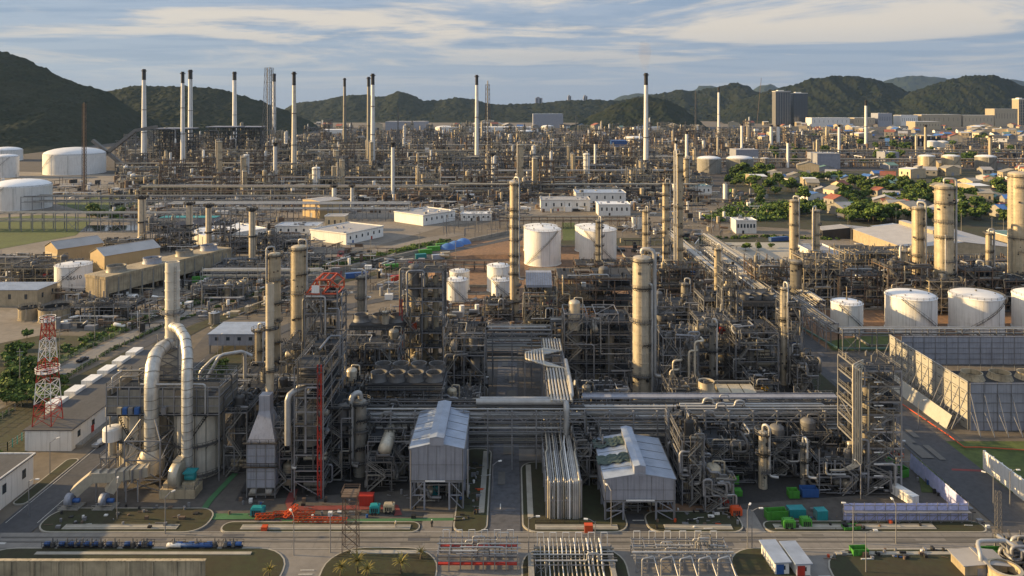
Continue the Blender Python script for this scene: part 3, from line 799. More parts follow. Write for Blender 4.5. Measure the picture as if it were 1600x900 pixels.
sheet('plant_paving', [(-112,172),(109,172),(113,330),(-135,330)], .02, 'paving')
sheet('yard_paving', [px(0,560),px(60,520),px(250,470),px(560,392),px(700,352),px(900,330),px(1100,300),px(700,235),px(-100,245),px(-500,420)], .025, 'paving2')
sheet('refinery_paving', [px(-200,262),px(1180,300),px(1700,300),px(1700,199),px(200,199)], .03, 'far_paving')
sheet('bund_ground', [(700,478),(690,400),(740,376),(1000,376),(1010,470),(980,480)], .05, 'earth', True)
sheet('earth_yard', [(740,535),(735,480),(1000,470),(1000,500),(860,535)], .04, 'earth', True)
sheet('tank_ground', [(1240,545),(1235,470),(1700,470),(1700,545)], .04, 'earth', True)
sheet('gravel_yard', [(1040,420),(1060,375),(1300,372),(1700,385),(1700,470),(1160,470)], .035, 'paving2', True)
for nm, pts in (('process_floor_shade',[(-70,186),(-22,192),(-8,214),(-8,262),(-90,262),(-90,225),(-72,210)]),('process_floor_shade',[(18,186),(44,183),(98,190),(104,262),(18,262)]),('process_floor_shade',[(4,275),(100,275),(110,330),(4,320)])): sheet(nm, pts, .06, 'floor_shade')  # sheets that paint the shade on the ground under the steel structures
# roads
struct('road', MB().poly([(-121.5,166,.19),(400,166,.19),(400,172,.19),(-121.5,172,.19)]), G['road'])
struct('road_south', MB().poly([(-122,120,.09),(140,120,.09),(140,167,.09),(-122,167,.09)]), G['road'])
for nm, x0, x1, y0, y1, m in (('centre_road',-5.4,2.0,172,345,'road2'),('left_road',-122,-112.5,171,300,'asph'),('right_road',115,129,120,345,'asph'),
                            ('cross_road',113,400,283,297,'asph'),('cross_road_left',-130,-5,246,251,'asph'),('cross_road_right',2,16,207,214,'road'),('driveway',-21.5,-14.2,172,180,'road'),
                            ('driveway_centre',27.7,32,172,180,'asph'),('driveway_right',55,59.4,172,182,'road')):
    zr = .10+zi(); struct(nm, MB().poly([(x0,y0,zr),(x1,y0,zr),(x1,y1,zr),(x0,y1,zr)]), G[m])
OUTER = [(-168.5,100),(-168.5,250),(-168,300),(-163,335),(-154,360),(-139,400),(-120,431),(-93,468),(-66,504),(-38,540),(-10,575),(20,600)]
ribbon('outer_road', OUTER, 8.5, .07, 'road')
INNER = [(x+12.5+max(0,(y-320))*.02, y-max(0,(y-320))*.05) for x, y in OUTER]
ribbon('perimeter_road', INNER, 6.5, .066, 'asph')
ribbon('dirt_track', [(-240,290),(-219,315),(-178,357),(-147,423),(-110,480),(-74,535),(-40,575)], 13, .06, 'paving2')
ribbon('green_belt', [(-182,150),(-183,300),(-176,345),(-158,385),(-128,440),(-100,478),(-74,512),(-48,545)], 13, .045, 'grass')
ribbon('green_belt_wide', [(-200,150),(-202,260),(-198,320)], 32, .04, 'grass')
sheet('lawn', [(-60,400),(118,368),(150,340),(60,336),(-60,345)], .05, 'grassb', True)
sheet('lawn_far', [(85,318),(200,300),(250,318),(150,335)], .05, 'grassb', True)
sheet('park', [(1145,352),(1130,300),(1160,270),(1700,262),(1700,400),(1500,372)], .045, 'grass', True)
sheet('lawn_right', [(1300,548),(1290,534),(1390,520),(1392,548)], .055, 'grassb', True)
sheet('lawn_corner', [(1440,770),(1425,690),(1700,690),(1700,770)], .05, 'grassb', True)
sheet('plant_lawn', [(1290,690),(1262,565),(1330,575),(1400,700)], .05, 'grass', True)
sheet('lawn_left', [(-60,700),(0,640),(95,600),(205,545),(230,520),(190,560),(60,650),(40,710),(0,760)], .05, 'grass', True)
sheet('lawn_middle', [(1068,430),(1072,404),(1092,404),(1106,424),(1098,432)], .06, 'grassb', True)
ribbon('verge_strip', [(x+21+max(0,(y-320))*.02, y-max(0,(y-320))*.1) for x, y in OUTER[1:9]], 8, .05, 'grass')
ribbon('scrub_strip', [(x-9, y+3) for x, y in OUTER[:10]], 5, .05, 'grassb')
ribbon('plant_back_road', [(-113,300),(-100,335),(-78,370),(-50,392),(-10,392)], 7, .06, 'asph')
sheet('lawn_inner', [(320,620),(300,585),(345,545),(400,520),(400,640)], .05, 'grass', True)
sheet('lawn_back', [(880,376),(878,348),(898,348),(900,376)], .055, 'grassb', True)
sheet('green_strip', [(870,386),(880,372),(1240,372),(1240,380)], .05, 'grass', True)
# islands along the front road
island(-112.6,-72.5,172,182.5,4.5); island(-68.8,-21.8,172,176.5,2.2); island(-14,-5.8,172,214,3)
island(2.4,27.6,172,206,4); island(32,55,172,181,3.5); island(59.6,112,172,176.8,2.3)
island(-119.5,-49,130,166,8); island(-41,-16,130,166.2,8); island(2,25,130,166.5,7); island(47.5,63.5,130,166,7); island(68,114,130,165.6,9)
island(-125.5,-121.8,184,208,1.5); island(-136,-130,330,338,2)
for x0, x1, y in ((-106,-79,173.1),(-64,-24,173.0),(5.5,25,173.0),(36,52,173.0),(62,100,173.2)):
    tag(obj('drain_channel', MB().box(x0,y,.15,x1,y+2.0,.45).box(x0+.3,y+.35,.45,x1-.3,y+.5,.6).box(x0+.3,y+1.6,.45,x1-.3,y+1.75,.6), G['kerb']), kind='structure')
for x0, x1, y0, y1 in ((-8.2,-6.8,180,212),(3.8,5.2,178,204),(-106,-58,163.2,164.2),(-36,-20,163.6,164.8),(72,112,163.2,164.3)):
    tag(obj('drain_channel', MB().box(x0,y0,.15,x1,y1,.52), G['kerb']), kind='structure')
mk = MB()
for y in (172.25, 165.75): mk.box(-110,y,.205,112,y+.12,.212)
for x in (-113.6,-121.2): mk.box(x,176,.205,x+.15,290,.212)
for p in ((-118.5,167.5,3,1.2),(-45.5,158,3,.25),(-45.5,156.6,3,.25),(65,156,2.6,.25),(29,177,2.8,.25),(-3,182,.25,2.5)): mk.box(p[0],p[1],.205,p[0]+p[2],p[1]+p[3],.215)
struct('road_marking', mk, G['mark'])
for i, x in enumerate(range(-110, 115, 6)):
    pass
jt = MB()
for x in range(-110, 118, 5): jt.box(x, 166, .198, x+.05, 172, .201)
for y in range(176, 340, 5): jt.box(-5.4, y, .198, 2.0, y+.08, .201)
struct('road_joint', jt, G['rjoint'])
R = random.Random(31)
for i in range(46):      # repaired slabs and stains on the roads
    if R.random() < .6: x = R.uniform(-110, 112); y = R.uniform(166.3, 170); w = R.choice((2.4, 5, 5, 9)); d = R.uniform(1, 2.2); z = .2
    else: x = R.choice((R.uniform(-4.8, -1), R.uniform(116, 124))); y = R.uniform(180, 300); w = R.uniform(1.5, 3.5); d = R.uniform(4, 12); z = .30
    struct('road_patch', MB().poly([(x,y,z+i*.0004),(x+w,y,z+i*.0004),(x+w,y+d,z+i*.0004),(x,y+d,z+i*.0004)]), G[R.choice(('road2','rjoint','rjoint'))])
ribbon('tyre_track', [(-118,168.4),(-60,168.5),(0,168.3),(60,168.5),(112,168.4)], .5, .19, 'rjoint'); ribbon('tyre_track', [(-118,170.1),(-60,170.2),(0,170.1),(60,170.2),(112,170.1)], .45, .19, 'rjoint')
# coloured walkways painted on the paving
def walk(name, pts, w, m):
    ribbon(name, [px(*p) for p in pts], w, .045, m)
walk('green_walkway', [(215,822),(245,812),(310,808),(440,807)], 2.6, 'gpath'); walk('green_walkway', [(310,808),(330,780),(368,740)], 1.6, 'gpath')
walk('green_walkway', [(440,815),(720,812)], 1.2, 'gpath')
walk('red_walkway', [(460,765),(452,785),(452,795),(620,793),(622,806)], 2.0, 'rpath')
sheet('red_hatching', [(1487,733),(1536,735),(1536,738),(1487,736)], .064, 'rpath', True)
sheet('bund_floor', [(1010,800),(1015,788),(1150,788),(1152,800)], .05, 'earth', True)
sheet('pond_bank', [(1112,400),(1118,379),(1245,379),(1250,415),(1165,415)], .06, 'kerb', True)
tag(struct('pond', MB().poly([(*px(x,y),.09) for x,y in ((1122,395),(1126,383),(1238,383),(1238,395))]), M['water']), kind='structure')
tag(struct('settling_pond', MB().poly([(*px(x,y),.09) for x,y in ((1172,413),(1176,398),(1238,398),(1240,413))]), G['asph']), kind='structure')
struct('ditch', MB().poly([(*px(x,y),.09) for x,y in ((0,382),(0,375),(60,368),(90,352),(215,352),(215,360),(98,362),(70,375))]), M['water'])

# ---------------------------------------------------------------- hills
def crest_at(c, x):
    if x <= c[0][0]: return c[0][1]
    for (a, ya), (b, yb) in zip(c, c[1:]):
        if x <= b:
            u = (x-a)/(b-a); u = u*u*(3-2*u)*.5+u*.5; return ya+(yb-ya)*u
    return c[-1][1]
def hill(name, c, D, base, step, m, seed, bump=3.0, gul=.3, back=.5):
    mb = MB(); xs0, xs1 = c[0][0], c[-1][0]; k = D/FPX
    nx = int((xs1-xs0)*k/step); ny = int((D-base)/step*.8); nb = max(4, int(ny*.15))
    R = random.Random(seed); idx = []
    for j in range(ny+nb+1):
        s = j/ny; row = []
        for i in range(nx+1):
            xp = xs0+(xs1-xs0)*i/nx; zc = max(0, CH+(YH-crest_at(c, xp))*k)
            X = (xp-CX)*k; Y = base+(D-base)*s
            X *= .90+.10*min(s, 1.0)
            Y += 40*noise.noise(Vector((X*.004, seed, 0)))*(1-min(1, s))
            if s <= 1:
                f = s**1.15; g = noise.noise(Vector((X*.0045+seed, Y*.0016, seed)))*.6+noise.noise(Vector((X*.012, Y*.004, seed+5)))*.4
                z = zc*f*(1-gul*abs(g)*2.2*(s*(1-s))**.6*1.4)
            else: z = zc*(1-(s-1)*2.5)
            amp = bump*min(1, z/15)
            z += amp*(noise.noise(Vector((X/(step*2.1), Y/(step*2.1), seed)))*1.0 + R.uniform(-.45, .55))
            row.append(len(mb.v)); mb.v.append((X+R.uniform(-.3,.3)*step, Y, z if j else -1))
        idx.append(row)
    for a, b in zip(idx, idx[1:]):
        for i in range(nx): mb.face([a[i], a[i+1], b[i+1], b[i]], R.random() < .5)
    return struct(name, mb, G[m])
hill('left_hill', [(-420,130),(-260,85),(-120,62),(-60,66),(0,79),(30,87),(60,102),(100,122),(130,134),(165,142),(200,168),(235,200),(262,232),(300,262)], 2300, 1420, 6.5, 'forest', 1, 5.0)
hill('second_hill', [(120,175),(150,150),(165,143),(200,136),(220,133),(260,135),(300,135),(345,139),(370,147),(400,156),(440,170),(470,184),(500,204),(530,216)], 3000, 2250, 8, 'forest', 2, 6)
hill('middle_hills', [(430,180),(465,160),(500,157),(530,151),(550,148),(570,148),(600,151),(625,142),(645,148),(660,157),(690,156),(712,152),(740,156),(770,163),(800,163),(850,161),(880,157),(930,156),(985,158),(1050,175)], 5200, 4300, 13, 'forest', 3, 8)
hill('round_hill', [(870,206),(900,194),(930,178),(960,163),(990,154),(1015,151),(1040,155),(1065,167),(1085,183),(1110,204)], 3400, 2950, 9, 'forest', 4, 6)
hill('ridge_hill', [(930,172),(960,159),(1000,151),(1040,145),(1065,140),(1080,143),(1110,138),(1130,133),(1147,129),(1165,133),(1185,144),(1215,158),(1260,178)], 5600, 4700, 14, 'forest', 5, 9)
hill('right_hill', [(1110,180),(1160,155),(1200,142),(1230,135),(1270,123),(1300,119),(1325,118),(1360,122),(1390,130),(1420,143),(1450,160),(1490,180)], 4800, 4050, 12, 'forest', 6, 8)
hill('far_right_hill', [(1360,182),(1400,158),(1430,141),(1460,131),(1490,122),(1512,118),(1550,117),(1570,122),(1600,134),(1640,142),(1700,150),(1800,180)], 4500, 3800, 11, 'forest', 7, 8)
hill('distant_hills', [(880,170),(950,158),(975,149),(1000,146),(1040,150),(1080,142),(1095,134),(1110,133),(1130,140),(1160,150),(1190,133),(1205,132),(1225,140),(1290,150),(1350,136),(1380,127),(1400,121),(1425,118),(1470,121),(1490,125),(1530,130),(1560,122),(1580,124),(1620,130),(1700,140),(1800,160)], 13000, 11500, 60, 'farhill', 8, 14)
# ---------------------------------------------------------------- haze
hz = bpy.data.materials.new('haze_air'); hz.use_nodes = True; t_ = hz.node_tree; t_.nodes.clear()
o_ = t_.nodes.new('ShaderNodeOutputMaterial'); v_ = t_.nodes.new('ShaderNodeVolumePrincipled'); v_.inputs['Color'].default_value = (.42,.62,1.0,1); v_.inputs['Density'].default_value = HAZE; v_.inputs['Anisotropy'].default_value = .2
t_.links.new(v_.outputs[0], o_.inputs['Volume'])
if HAZE:
    tag(obj('haze', MB().box(-13900,-390,-1,13900,15900,900), hz), kind='stuff')
# ---------------------------------------------------------------- landmarks used in labels (photo pixel, name)
LAND += [(1003,620,'the thick silver column'),(1010,272,'the smoking white chimney'),(420,240,'the lattice flare tower'),(582,262,'the pair of close chimneys'),
 (131,300,'the thin brown mast'),(745,250,'the thin flare mast'),(1155,270,'the twin grey tanks'),(1237,190,'the twin high-rise towers'),(1353,225,'the town-side chimney'),
 (225,250,'the leftmost tall chimney'),(848,417,'the wide white tanks'),(1423,525,'the domed white tanks'),(204,410,'the tan gabled sheds'),(116,455,'the numbered white tank'),
 (548,382,'the long white flat-roofed hall'),(690,800,'the raised grey shed with lower open bays'),(995,815,'the raised grey shed with tarpaulins'),(70,668,'the red and white lattice tower'),(1420,818,'the lilac sheet fence'),
 (1450,650,'the big louvred wind wall'),(803,500,'the tallest yellow-lit column'),(1475,465,'the broad right-hand column'),(1590,440,'the broadest column by the frame edge'),(1235,320,'the blue-roofed house'),(1395,395,'the big pale ribbed roof'),
 (660,590,'the tall reactor frame'),(270,750,'the twin squat vessels'),(865,812,'the descending pipe bundle'),(495,640,'the orange roof truss'),(1195,897,'the two site cabins'),(540,900,'the palm planting'),(459,275,'the slim grey chimney'),(614,310,'the short white chimney'),(1123,207,'the far slim chimney'),(366,225,'the fourth white chimney'),(100,270,'the low domed tanks')]
def FU(label, xl, xr, yb, yt, D, **k):
    s_ = mp(yb); return frame_unit(label, (xl-CX)*s_, (xr-CX)*s_, FPX*s_, ht(yb, yt), D, **k)
# ---------------------------------------------------------------- twin squat vessels with ducts and stack
t = tank('left of two squat banded vessels under the big bent duct', 226, 742, 640, 70, 'vessel', 'flat', 'dsteel', stair=-1, hr=.05, group='squat banded vessels')
t = tank('right of two squat banded vessels beside the straight duct', 311, 750, 642, 72, 'vessel', 'flat', 'dsteel', stair=1, hr=.05, group='squat banded vessels')
for o in [o for o in COL.objects if o.get('group') == 'squat banded vessels']:
    r_ = 6.4
    for z in (.3, 8.2): ring_platform(z+.6, r_, r_+1.1, math.pi*.95, math.pi*2.05, o, n=20)
    m = MB(); [m.bar((r_*math.cos(a)*1.0, r_*math.sin(a), 0), (r_*math.cos(a), r_*math.sin(a), 17), .16) for a in [math.pi+i*math.pi/7 for i in range(8)]]; obj('wall_stiffeners', m, M['alud'], o)
t = thing('screened_gallery', 'weathered screened gallery across the tops of the twin squat vessels', 'gallery', (-108, 196, 0))
m = MB(); W_, D_ = 30, 13
for i in range(11):
    for y in (0, D_): m.box(W_*i/10-.12, y-.12, 0 if i in (0, 3, 7, 10) else 17.5, W_*i/10+.12, y+.12, 25)
for z in (17.8, 20, 22.5, 25):
    for y in (0, D_): m.bar((0, y, z), (W_, y, z), .22)
    for x in (0, W_): m.bar((x, 0, z), (x, D_, z), .22)
obj('frame', m, M['steel'], t)
m = MB()
for i in range(10):
    pass
    m.box(W_*i/10+.15, .05, 18.2, W_*(i+1)/10-.15, .12, 24.2 if i % 3 else 22.4)
m.box(.1, .2, 18, .2, D_-.2, 24); m.box(W_-.2, .2, 18, W_-.1, D_-.2, 24)
obj('screen_panels', m, M['alud'], t)
obj('deck', MB().box(0, 0, 17.3, W_, D_, 17.6).box(0, 0, 22, W_, D_, 22.1), M['grating'], t)
m = MB(); m.rail([(0,0,25),(W_,0,25),(W_,D_,25),(0,D_,25)], 1.1, .09, True); obj('handrail', m, M['rail'], t)
R = random.Random(3)
for i in range(12):
    q = MB(); q.tube(rand_pipe(R, W_, D_, [18, 22, 25]), R.uniform(.1, .3), 6); obj('pipe', q, M[R.choice(('pipe','piped','alud'))], t)
for i in range(5):
    q = MB(); x = R.uniform(2, 27); q.box(x, -1.2, 18.2, x+1.2, -.2, 19.9); obj('equipment_box', q, M[R.choice(('blue','steel','cream'))], t)
t = thing('exhaust_stack', 'wide pale banded exhaust stack standing above the twin squat vessels', 'stack', (-97.8, 212, 0))
m = MB(); prof = [(1.95, 31)]
for i in range(1, 9): z = 31+24*i/9; prof += [(1.95, z-.15), (2.08, z-.13), (2.08, z+.13), (1.95, z+.15)]
prof += [(1.95, 55), (1.8, 55), (1.8, 53)]; m.lathe(0, 0, prof, 24); obj('shell', m, M['vessel'], t)
obj('breeching_box', MB().box(-2.9, -2.6, 0, 2.9, 2.6, 31.2), M['vessel'], t)
ring_platform(40.5, 2.0, 3.4, 0, 2*math.pi, t); ladder(t, 1.6, -1.8, 31, 54, .7, -.7)
m = MB()
for k in range(6):
    z = 17+k*2.8
    for a, b in (((-3,-3,z),(3,-3,z+2.8)),((3,-3,z),(-3,-3,z+2.8)),((-3,-3,z),(3,-3,z))): m.bar(a, b, .2)
for x in (-3, 3): m.bar((x, -3, 15), (x, -3, 35), .3)
obj('bracing', m, M['steel'], t)
def duct(label, pts, r, bands=14):
    t = thing('duct', label, 'duct', (pts[0][0], pts[0][1], 0)); o = Vector((pts[0][0], pts[0][1], 0)); P_ = [Vector(p)-o for p in pts]
    sh = obj('duct_shell', MB().tube(P_, r, 20, False), M['duct'], t); tot = sum((b-a).length for a, b in zip(P_, P_[1:])); s_ = 0; k = 0
    for a, b in zip(P_, P_[1:]):
        Lg = (b-a).length; n = max(1, int(Lg/2.2)); d = (b-a).normalized()
        for i in range(n): c = a+d*(Lg*(i+.5)/n); obj('flange', MB().tube([c-d*.08, c+d*.08], r+.08, 20, False), M['alud'], t)
    return t
def arc(c, r, a0, a1, ax, n=7):
    return [Vector((c[0]+ax.x*r*math.cos(a0+(a1-a0)*i/n), c[1]+ax.y*r*math.cos(a0+(a1-a0)*i/n), c[2]+r*math.sin(a0+(a1-a0)*i/n))) for i in range(n+1)]
d1 = Vector((-.35, -.94, 0)).normalized(); 
A0 = Vector((-97.8, 209.5, 32.2)); dn = Vector((2.2/13, -1, 0)).normalized()
duct('wide silver duct bending out and down in front of the left squat vessel', [A0, A0+Vector((-.2,-4,0)), A0+Vector((.2,-8,-.6)), A0+Vector((.9,-11,-2.4)), A0+Vector((1.6,-13,-5.5)), A0+Vector((1.9,-13.6,-9)), A0+Vector((1.9,-13.6,-23.5))], 1.85)
B0 = Vector((-96.2, 209, 37.2))
duct('slimmer silver duct curving from the stack down to the fan beside the right squat vessel', [B0, B0+Vector((3,-3,.4)), B0+Vector((7,-8,-.8)), B0+Vector((9.8,-13,-3.6)), B0+Vector((11,-16,-8)), B0+Vector((11,-16,-30)), B0+Vector((11,-16,-33))], 1.4)
t = thing('duct_support', 'pale cross-braced steel cage around the foot of the wide duct', 'support frame', (-95.8, 195.4, 0)); m = MB()
for z in (3, 8, 13):
    w0 = 4.6
    for k in range(4):
        c = ((-1,-1),(1,-1),(1,1),(-1,1)); p, q = c[k], c[(k+1)%4]
        m.bar((p[0]*w0, p[1]*w0, z-5 if z > 3 else 0), (p[0]*w0, p[1]*w0, z), .32); m.bar((p[0]*w0, p[1]*w0, z), (q[0]*w0, q[1]*w0, z), .28)
        m.bar((p[0]*w0, p[1]*w0, max(0, z-5)), (q[0]*w0, q[1]*w0, z), .2); m.bar((q[0]*w0, q[1]*w0, max(0, z-5)), (p[0]*w0, p[1]*w0, z), .2)
for p in ((-4.6,-4.6),(4.6,-4.6),(4.6,4.6),(-4.6,4.6)): m.bar((p[0], p[1], 13), (p[0]*.4, p[1]*.4, 17.5), .25)
obj('frame', m, M['steel'], t); obj('hopper', MB().lathe(0, 0, [(2.2, 9), (3.4, 6.5), (3.4, 3), (1.4, .8)], 16), M['alu'], t)
t = thing('blower_duct', 'square silver duct with two legs dropping to blowers before the squat vessels', 'duct', (-92.5, 187.5, 0)); m = MB()
segs = [(0,0,7.2),(-4,-1,7),(-8,-1.6,6.6),(-13,-2,6.6),(-15.5,-2.6,4.6),(-17,-3,3.2)]
for a, b in zip(segs, segs[1:]): m.bar(a, b, 2.6, 2.4)
m.bar((-6.8,-1.6,6.4), (-8.6,-2.8,3.2), 2.2, 2.2)
obj('duct_shell', m, M['alu'], t)
m = MB()
for i in range(7): x = -1-i*2; m.box(x, -2.9, 5.2, x+.12, 1, 8.5)
for x in (-12.5, -9.5, -5, -2): m.box(x, -2, 0, x+.3, -1.7, 5.6)
obj('legs', m, M['steel'], t)
for i, x in enumerate((-109.9, -101.4)):
    t = thing('blower', ('left' if i == 0 else 'right')+' of two blue-grey blowers below the square duct legs', 'blower', (x, 182.9, 0), 0, 'blowers under the square duct')
    m = MB(); m.drum((-.7,0,2.1), (.7,0,2.1), 1.5, 18, .05); obj('casing', m, M['gcool'], t); obj('motor', MB().drum((.9,0,1.9), (2.4,0,1.9), .55, 12, .3), M['blue'], t)
    m = MB(); m.box(-2,-1.8,0,3,1.8,.5); m.rail([(-2,-1.8,.5),(3,-1.8,.5)], 1.1, .08); obj('base', m, M['conc'], t)
t = thing('header_tank', 'small oval-topped tank on a slim pedestal left of the squat vessels', 'tank', (-108.3, 199.5, 0))
m = MB(); m.cyl(0,0,9.6,12.6,2.4,24); m.dome(0,0,12.6,2.4,.6,24); obj('shell', m, M['white'], t); obj('pedestal', MB().cyl(0,0,5.5,9.6,1.0,14), M['alu'], t)
m = MB()
for a in ((-2,-2),(2,-2),(2,2),(-2,2)): m.box(a[0]-.15,a[1]-.15,0,a[0]+.15,a[1]+.15,5.5)
m.bar((-2,-2,0),(2,-2,5.5),.2); m.bar((2,-2,0),(-2,-2,5.5),.2); m.box(-2.2,-2.2,5.3,2.2,2.2,5.5); m.rail([(-2.2,-2.2,5.5),(2.2,-2.2,5.5),(2.2,2.2,5.5),(-2.2,2.2,5.5)],1.1,.09,True); obj('support_frame', m, M['steel'], t)
t = thing('induced_draught_fan', 'large snail-shaped fan on a concrete plinth at the foot of the straight duct', 'fan', (-86.2, 189.5, 0))
m = MB(); m.drum((-1.1,0,5),(1.1,0,5),3.1,24,.05); m.box(-1.0,-.4,5,1.0,3,8.6); obj('casing', m, M['alu'], t); obj('motor', MB().drum((2.2,0,4.6),(4.6,0,4.6),1.0,14,.2).box(2,-1.4,5.7,5,1.4,6.1), M['teal'], t)
m = MB(); m.box(-3.5,-2.4,0,5.5,2.4,2.2); m.box(-3,-1.4,2.2,-1.6,1.4,3.4); m.box(1.8,-1.2,2.2,5,1.2,3.5); obj('plinth', m, M['concw'], t)
m = MB(); m.rail([(-3.5,-2.4,2.2),(5.5,-2.4,2.2),(5.5,2.4,2.2)],1.1,.09); obj('handrail', m, M['rail'], t)
FU('low pipe structure filling the ground right of the squat vessels', 350, 386, 742, 645, 26, nl=3, seed=11, npipe=12, nves=4, junk=30)
FU('pale low deck with white pipes behind the furnace box', 350, 455, 668, 612, 22, nl=2, seed=12, npipe=16, nves=6, open_top=True, slabs=1, junk=40)
t = thing('bent_pipe', 'white inverted-V pipe rising over the deck left of the furnace stack', 'pipe', (-95, 237, 0)); m = MB()
m.tube([(-4,-8,8),(2.5,-4,21),(9,0,21),(9,0,10)], .55, 10); obj('pipe_run', m, M['pipe'], t); m = MB(); m.tube([(-3,-6,8),(-3,-6,16.5),(1,-4,20.5),(8,1,20.5),(11,1,19)], .5, 10); obj('pipe_run', m, M['pipe'], t)
# ---------------------------------------------------------------- furnace
t = thing('furnace', 'grey clad furnace box with hopper top and a slim stack', 'furnace', (-67.6, 187.6, 0))
m = MB(); m.box(0,0,2.5,7.2,8,14); obj('casing', m, M['gcool'], t)
m = MB()
for z in (2.6,4.6,6.6,8.6,10.6,12.6,13.9): m.box(-.08,-.08,z,7.28,8.08,z+.15)
for x in (0,2.4,4.8,7.2): m.box(x-.1,-.12,0,x+.1,.08,14.2); m.box(x-.1,7.9,0,x+.1,8.12,14.2)
obj('stiffeners', m, M['steel'], t)
m = MB(); b = [(0,0,14),(7.2,0,14),(7.2,8,14),(0,8,14),(2.2,2.6,21),(5,2.6,21),(5,5.4,21),(2.2,5.4,21)]; m.v += b
for q in ((0,1,5,4),(1,2,6,5),(2,3,7,6),(3,0,4,7)): m.face(list(q))
m.box(2.2,2.6,21,5,5.4,25); obj('hopper', m, M['gcool'], t)
m = MB(); m.box(-.9,-.9,14,8.1,0,14.12); m.box(-.9,-.9,8,8.1,-.08,8.1); [m.bar((x,-.5,8),(x,-.5,14),.1) for x in (-.6,7.8)]; m.rail([(-.9,8,14.1),(-.9,-.9,14.1),(8.1,-.9,14.1),(8.1,8,14.1)],1.1,.09); m.rail([(-.9,-.9,8.1),(8.1,-.9,8.1)],1.1,.09); obj('walkway', m, M['dsteel'], t)
m = MB(); prof = [(1.05,24)]
for i in range(1,12): z = 24+29*i/12; prof += [(1.05,z-.1),(1.12,z-.08),(1.12,z+.08),(1.05,z+.1)]
prof += [(1.05,53),(.95,53),(.95,52)]; m.lathe(3.6,7,prof,18); st = obj('stack', m, M['alu'], t)
for z in (30, 41): 
    m = MB(); m.lathe(3.6,7,[(1.1,z),(2.3,z),(2.3,z+.15),(1.1,z+.15)],14,smooth=False); m.rail([(3.6+2.3*math.cos(a/10*math.tau),7+2.3*math.sin(a/10*math.tau),z) for a in range(10)],1.1,.09,True); obj('platform', m, M['dsteel'], st)
m = MB(); m.box(0,1,0,7,7,.6); m.drum((1,0,1.6),(2.4,0,1.6),.7,12,.2); m.drum((5,0,1.6),(6.4,0,1.6),.7,12,.2); obj('base', m, M['conc'], t)
FU('narrow braced steel structure right of the furnace box', 428, 456, 770, 668, 20, nl=4, seed=14, npipe=8, nves=3, junk=20)
# ---------------------------------------------------------------- columns of the left process block
column('yellow-lit banded column rising left of the orange roof truss', 429, 598, 392, 19, 'cream', 6, 1, 1)
column('short yellow-lit column left of the furnace stack', 404, 606, 512, 11, 'cream', 3, 1, 2)
column('broad pale column directly left of the orange roof truss', 467, 560, 380, 24, 'cream', 5, 2, 3)
column('slender pale column with top gallery behind the rear air coolers', 566, 560, 428, 15, 'alud', 4, 1, 4)
column('slim bright exhaust column behind the near air coolers', 602, 600, 484, 11, 'alu', 3, 0, 5)
column('fat dark vessel with arched pipe left of the grey shed', 563, 742, 622, 19, 'alud', 5, 1, 6, riser_r=.7)
column('tall banded column with galleries before the shed at far right', 1192, 762, 672, 13, 'alu', 3, 1, 7)
column('short dark column behind the green skips', 1255, 766, 692, 9, 'alud', 3, 1, 8)
# ---------------------------------------------------------------- steel structures of the left process block
t = FU('tall narrow red and grey steel tower with crossed decks left of the dark vessel', 460, 505, 778, 574, 26, nl=9, seed=21, npipe=14, nves=9, bay=7, open_top=True, slabs=.9, brace=.08, stairs=False, junk=50, thin=14)
m = MB(); 
for k in range(9): m.bar((6.0,-.3,3.6*k+.2), (6.9,-.3,3.6*k+3.6), .16); m.bar((6.9,-.3,3.6*k+.2), (6.0,-.3,3.6*k+3.6), .16)
for x in (6.0, 6.9): m.bar((x,-.3,0), (x,-.3,34), .3)
obj('red_ladder_tower', m, M['red'], t)
m = MB(); m.tube([(3,4,27),(-1.4,-1,27),(-1.4,-1,14)], .75, 12); obj('pipe', m, M['pipe'], t)
t = FU('dark upper steel tower carrying the orange roof truss', 476, 527, 672, 468, 12, nl=8, seed=22, npipe=18, nves=8, bay=5.5, junk=60, thin=16, w=.4)
X0, Y0, _ = t.location; Ht = ht(672, 468); s_ = mp(672)
t = thing('roof_truss', 'bright orange open truss sitting on top of the dark steel tower', 'truss', (X0, Y0, Ht+1.2)); m = MB(); Wt = 51*s_
for y in (1, 10):
    m.bar((.2,y,.3),(Wt-.2,y,.3),.4); m.bar((.2,y,.3),(3.2,y,4.6),.4); m.bar((3.2,y,4.6),(Wt-2.4,y,4.6),.4); m.bar((Wt-2.4,y,4.6),(Wt-.2,y,2.8),.4); m.bar((Wt-.2,y,2.8),(Wt-.2,y,.3),.4)
    m.bar((3.2,y,4.6),(5.2,y,.3),.3); m.bar((5.2,y,.3),(Wt-2.4,y,4.6),.3)
for x, z in ((.2,.3),(3.2,4.6),(Wt-2.4,4.6),(Wt-.2,2.8),(Wt-.2,.3),(5.2,.3),(5.2,4.6)): m.bar((x,1,z),(x,10,z),.35)
obj('truss', m, M['orange'], t); obj('sign_board', MB().box(2.0,.5,.6,4.4,.62,3.0), M['white'], t)
FU('dark process structure between the steel tower and the vessel', 508, 548, 752, 640, 24, nl=5, seed=23, npipe=18, nves=5, mt='dsteel', junk=50)
FU('piping structure below the near air coolers', 575, 640, 752, 690, 14, nl=2, seed=24, npipe=14, nves=5, junk=40, open_top=True)
FU('piping structure under the front edge of the air coolers', 572, 692, 700, 640, 6, nl=3, seed=25, npipe=22, nves=6, slabs=.5, junk=60, stairs=False)
fan_bank('near air cooler bank with eight round fans left of centre', -42.5, -20.5, 216, 16.6, 15, 4, 2, r=2.3)
FU('dark multi-level structure behind the near air coolers', 535, 622, 640, 545, 14, nl=4, seed=26, npipe=24, nves=8, junk=80, thin=18)
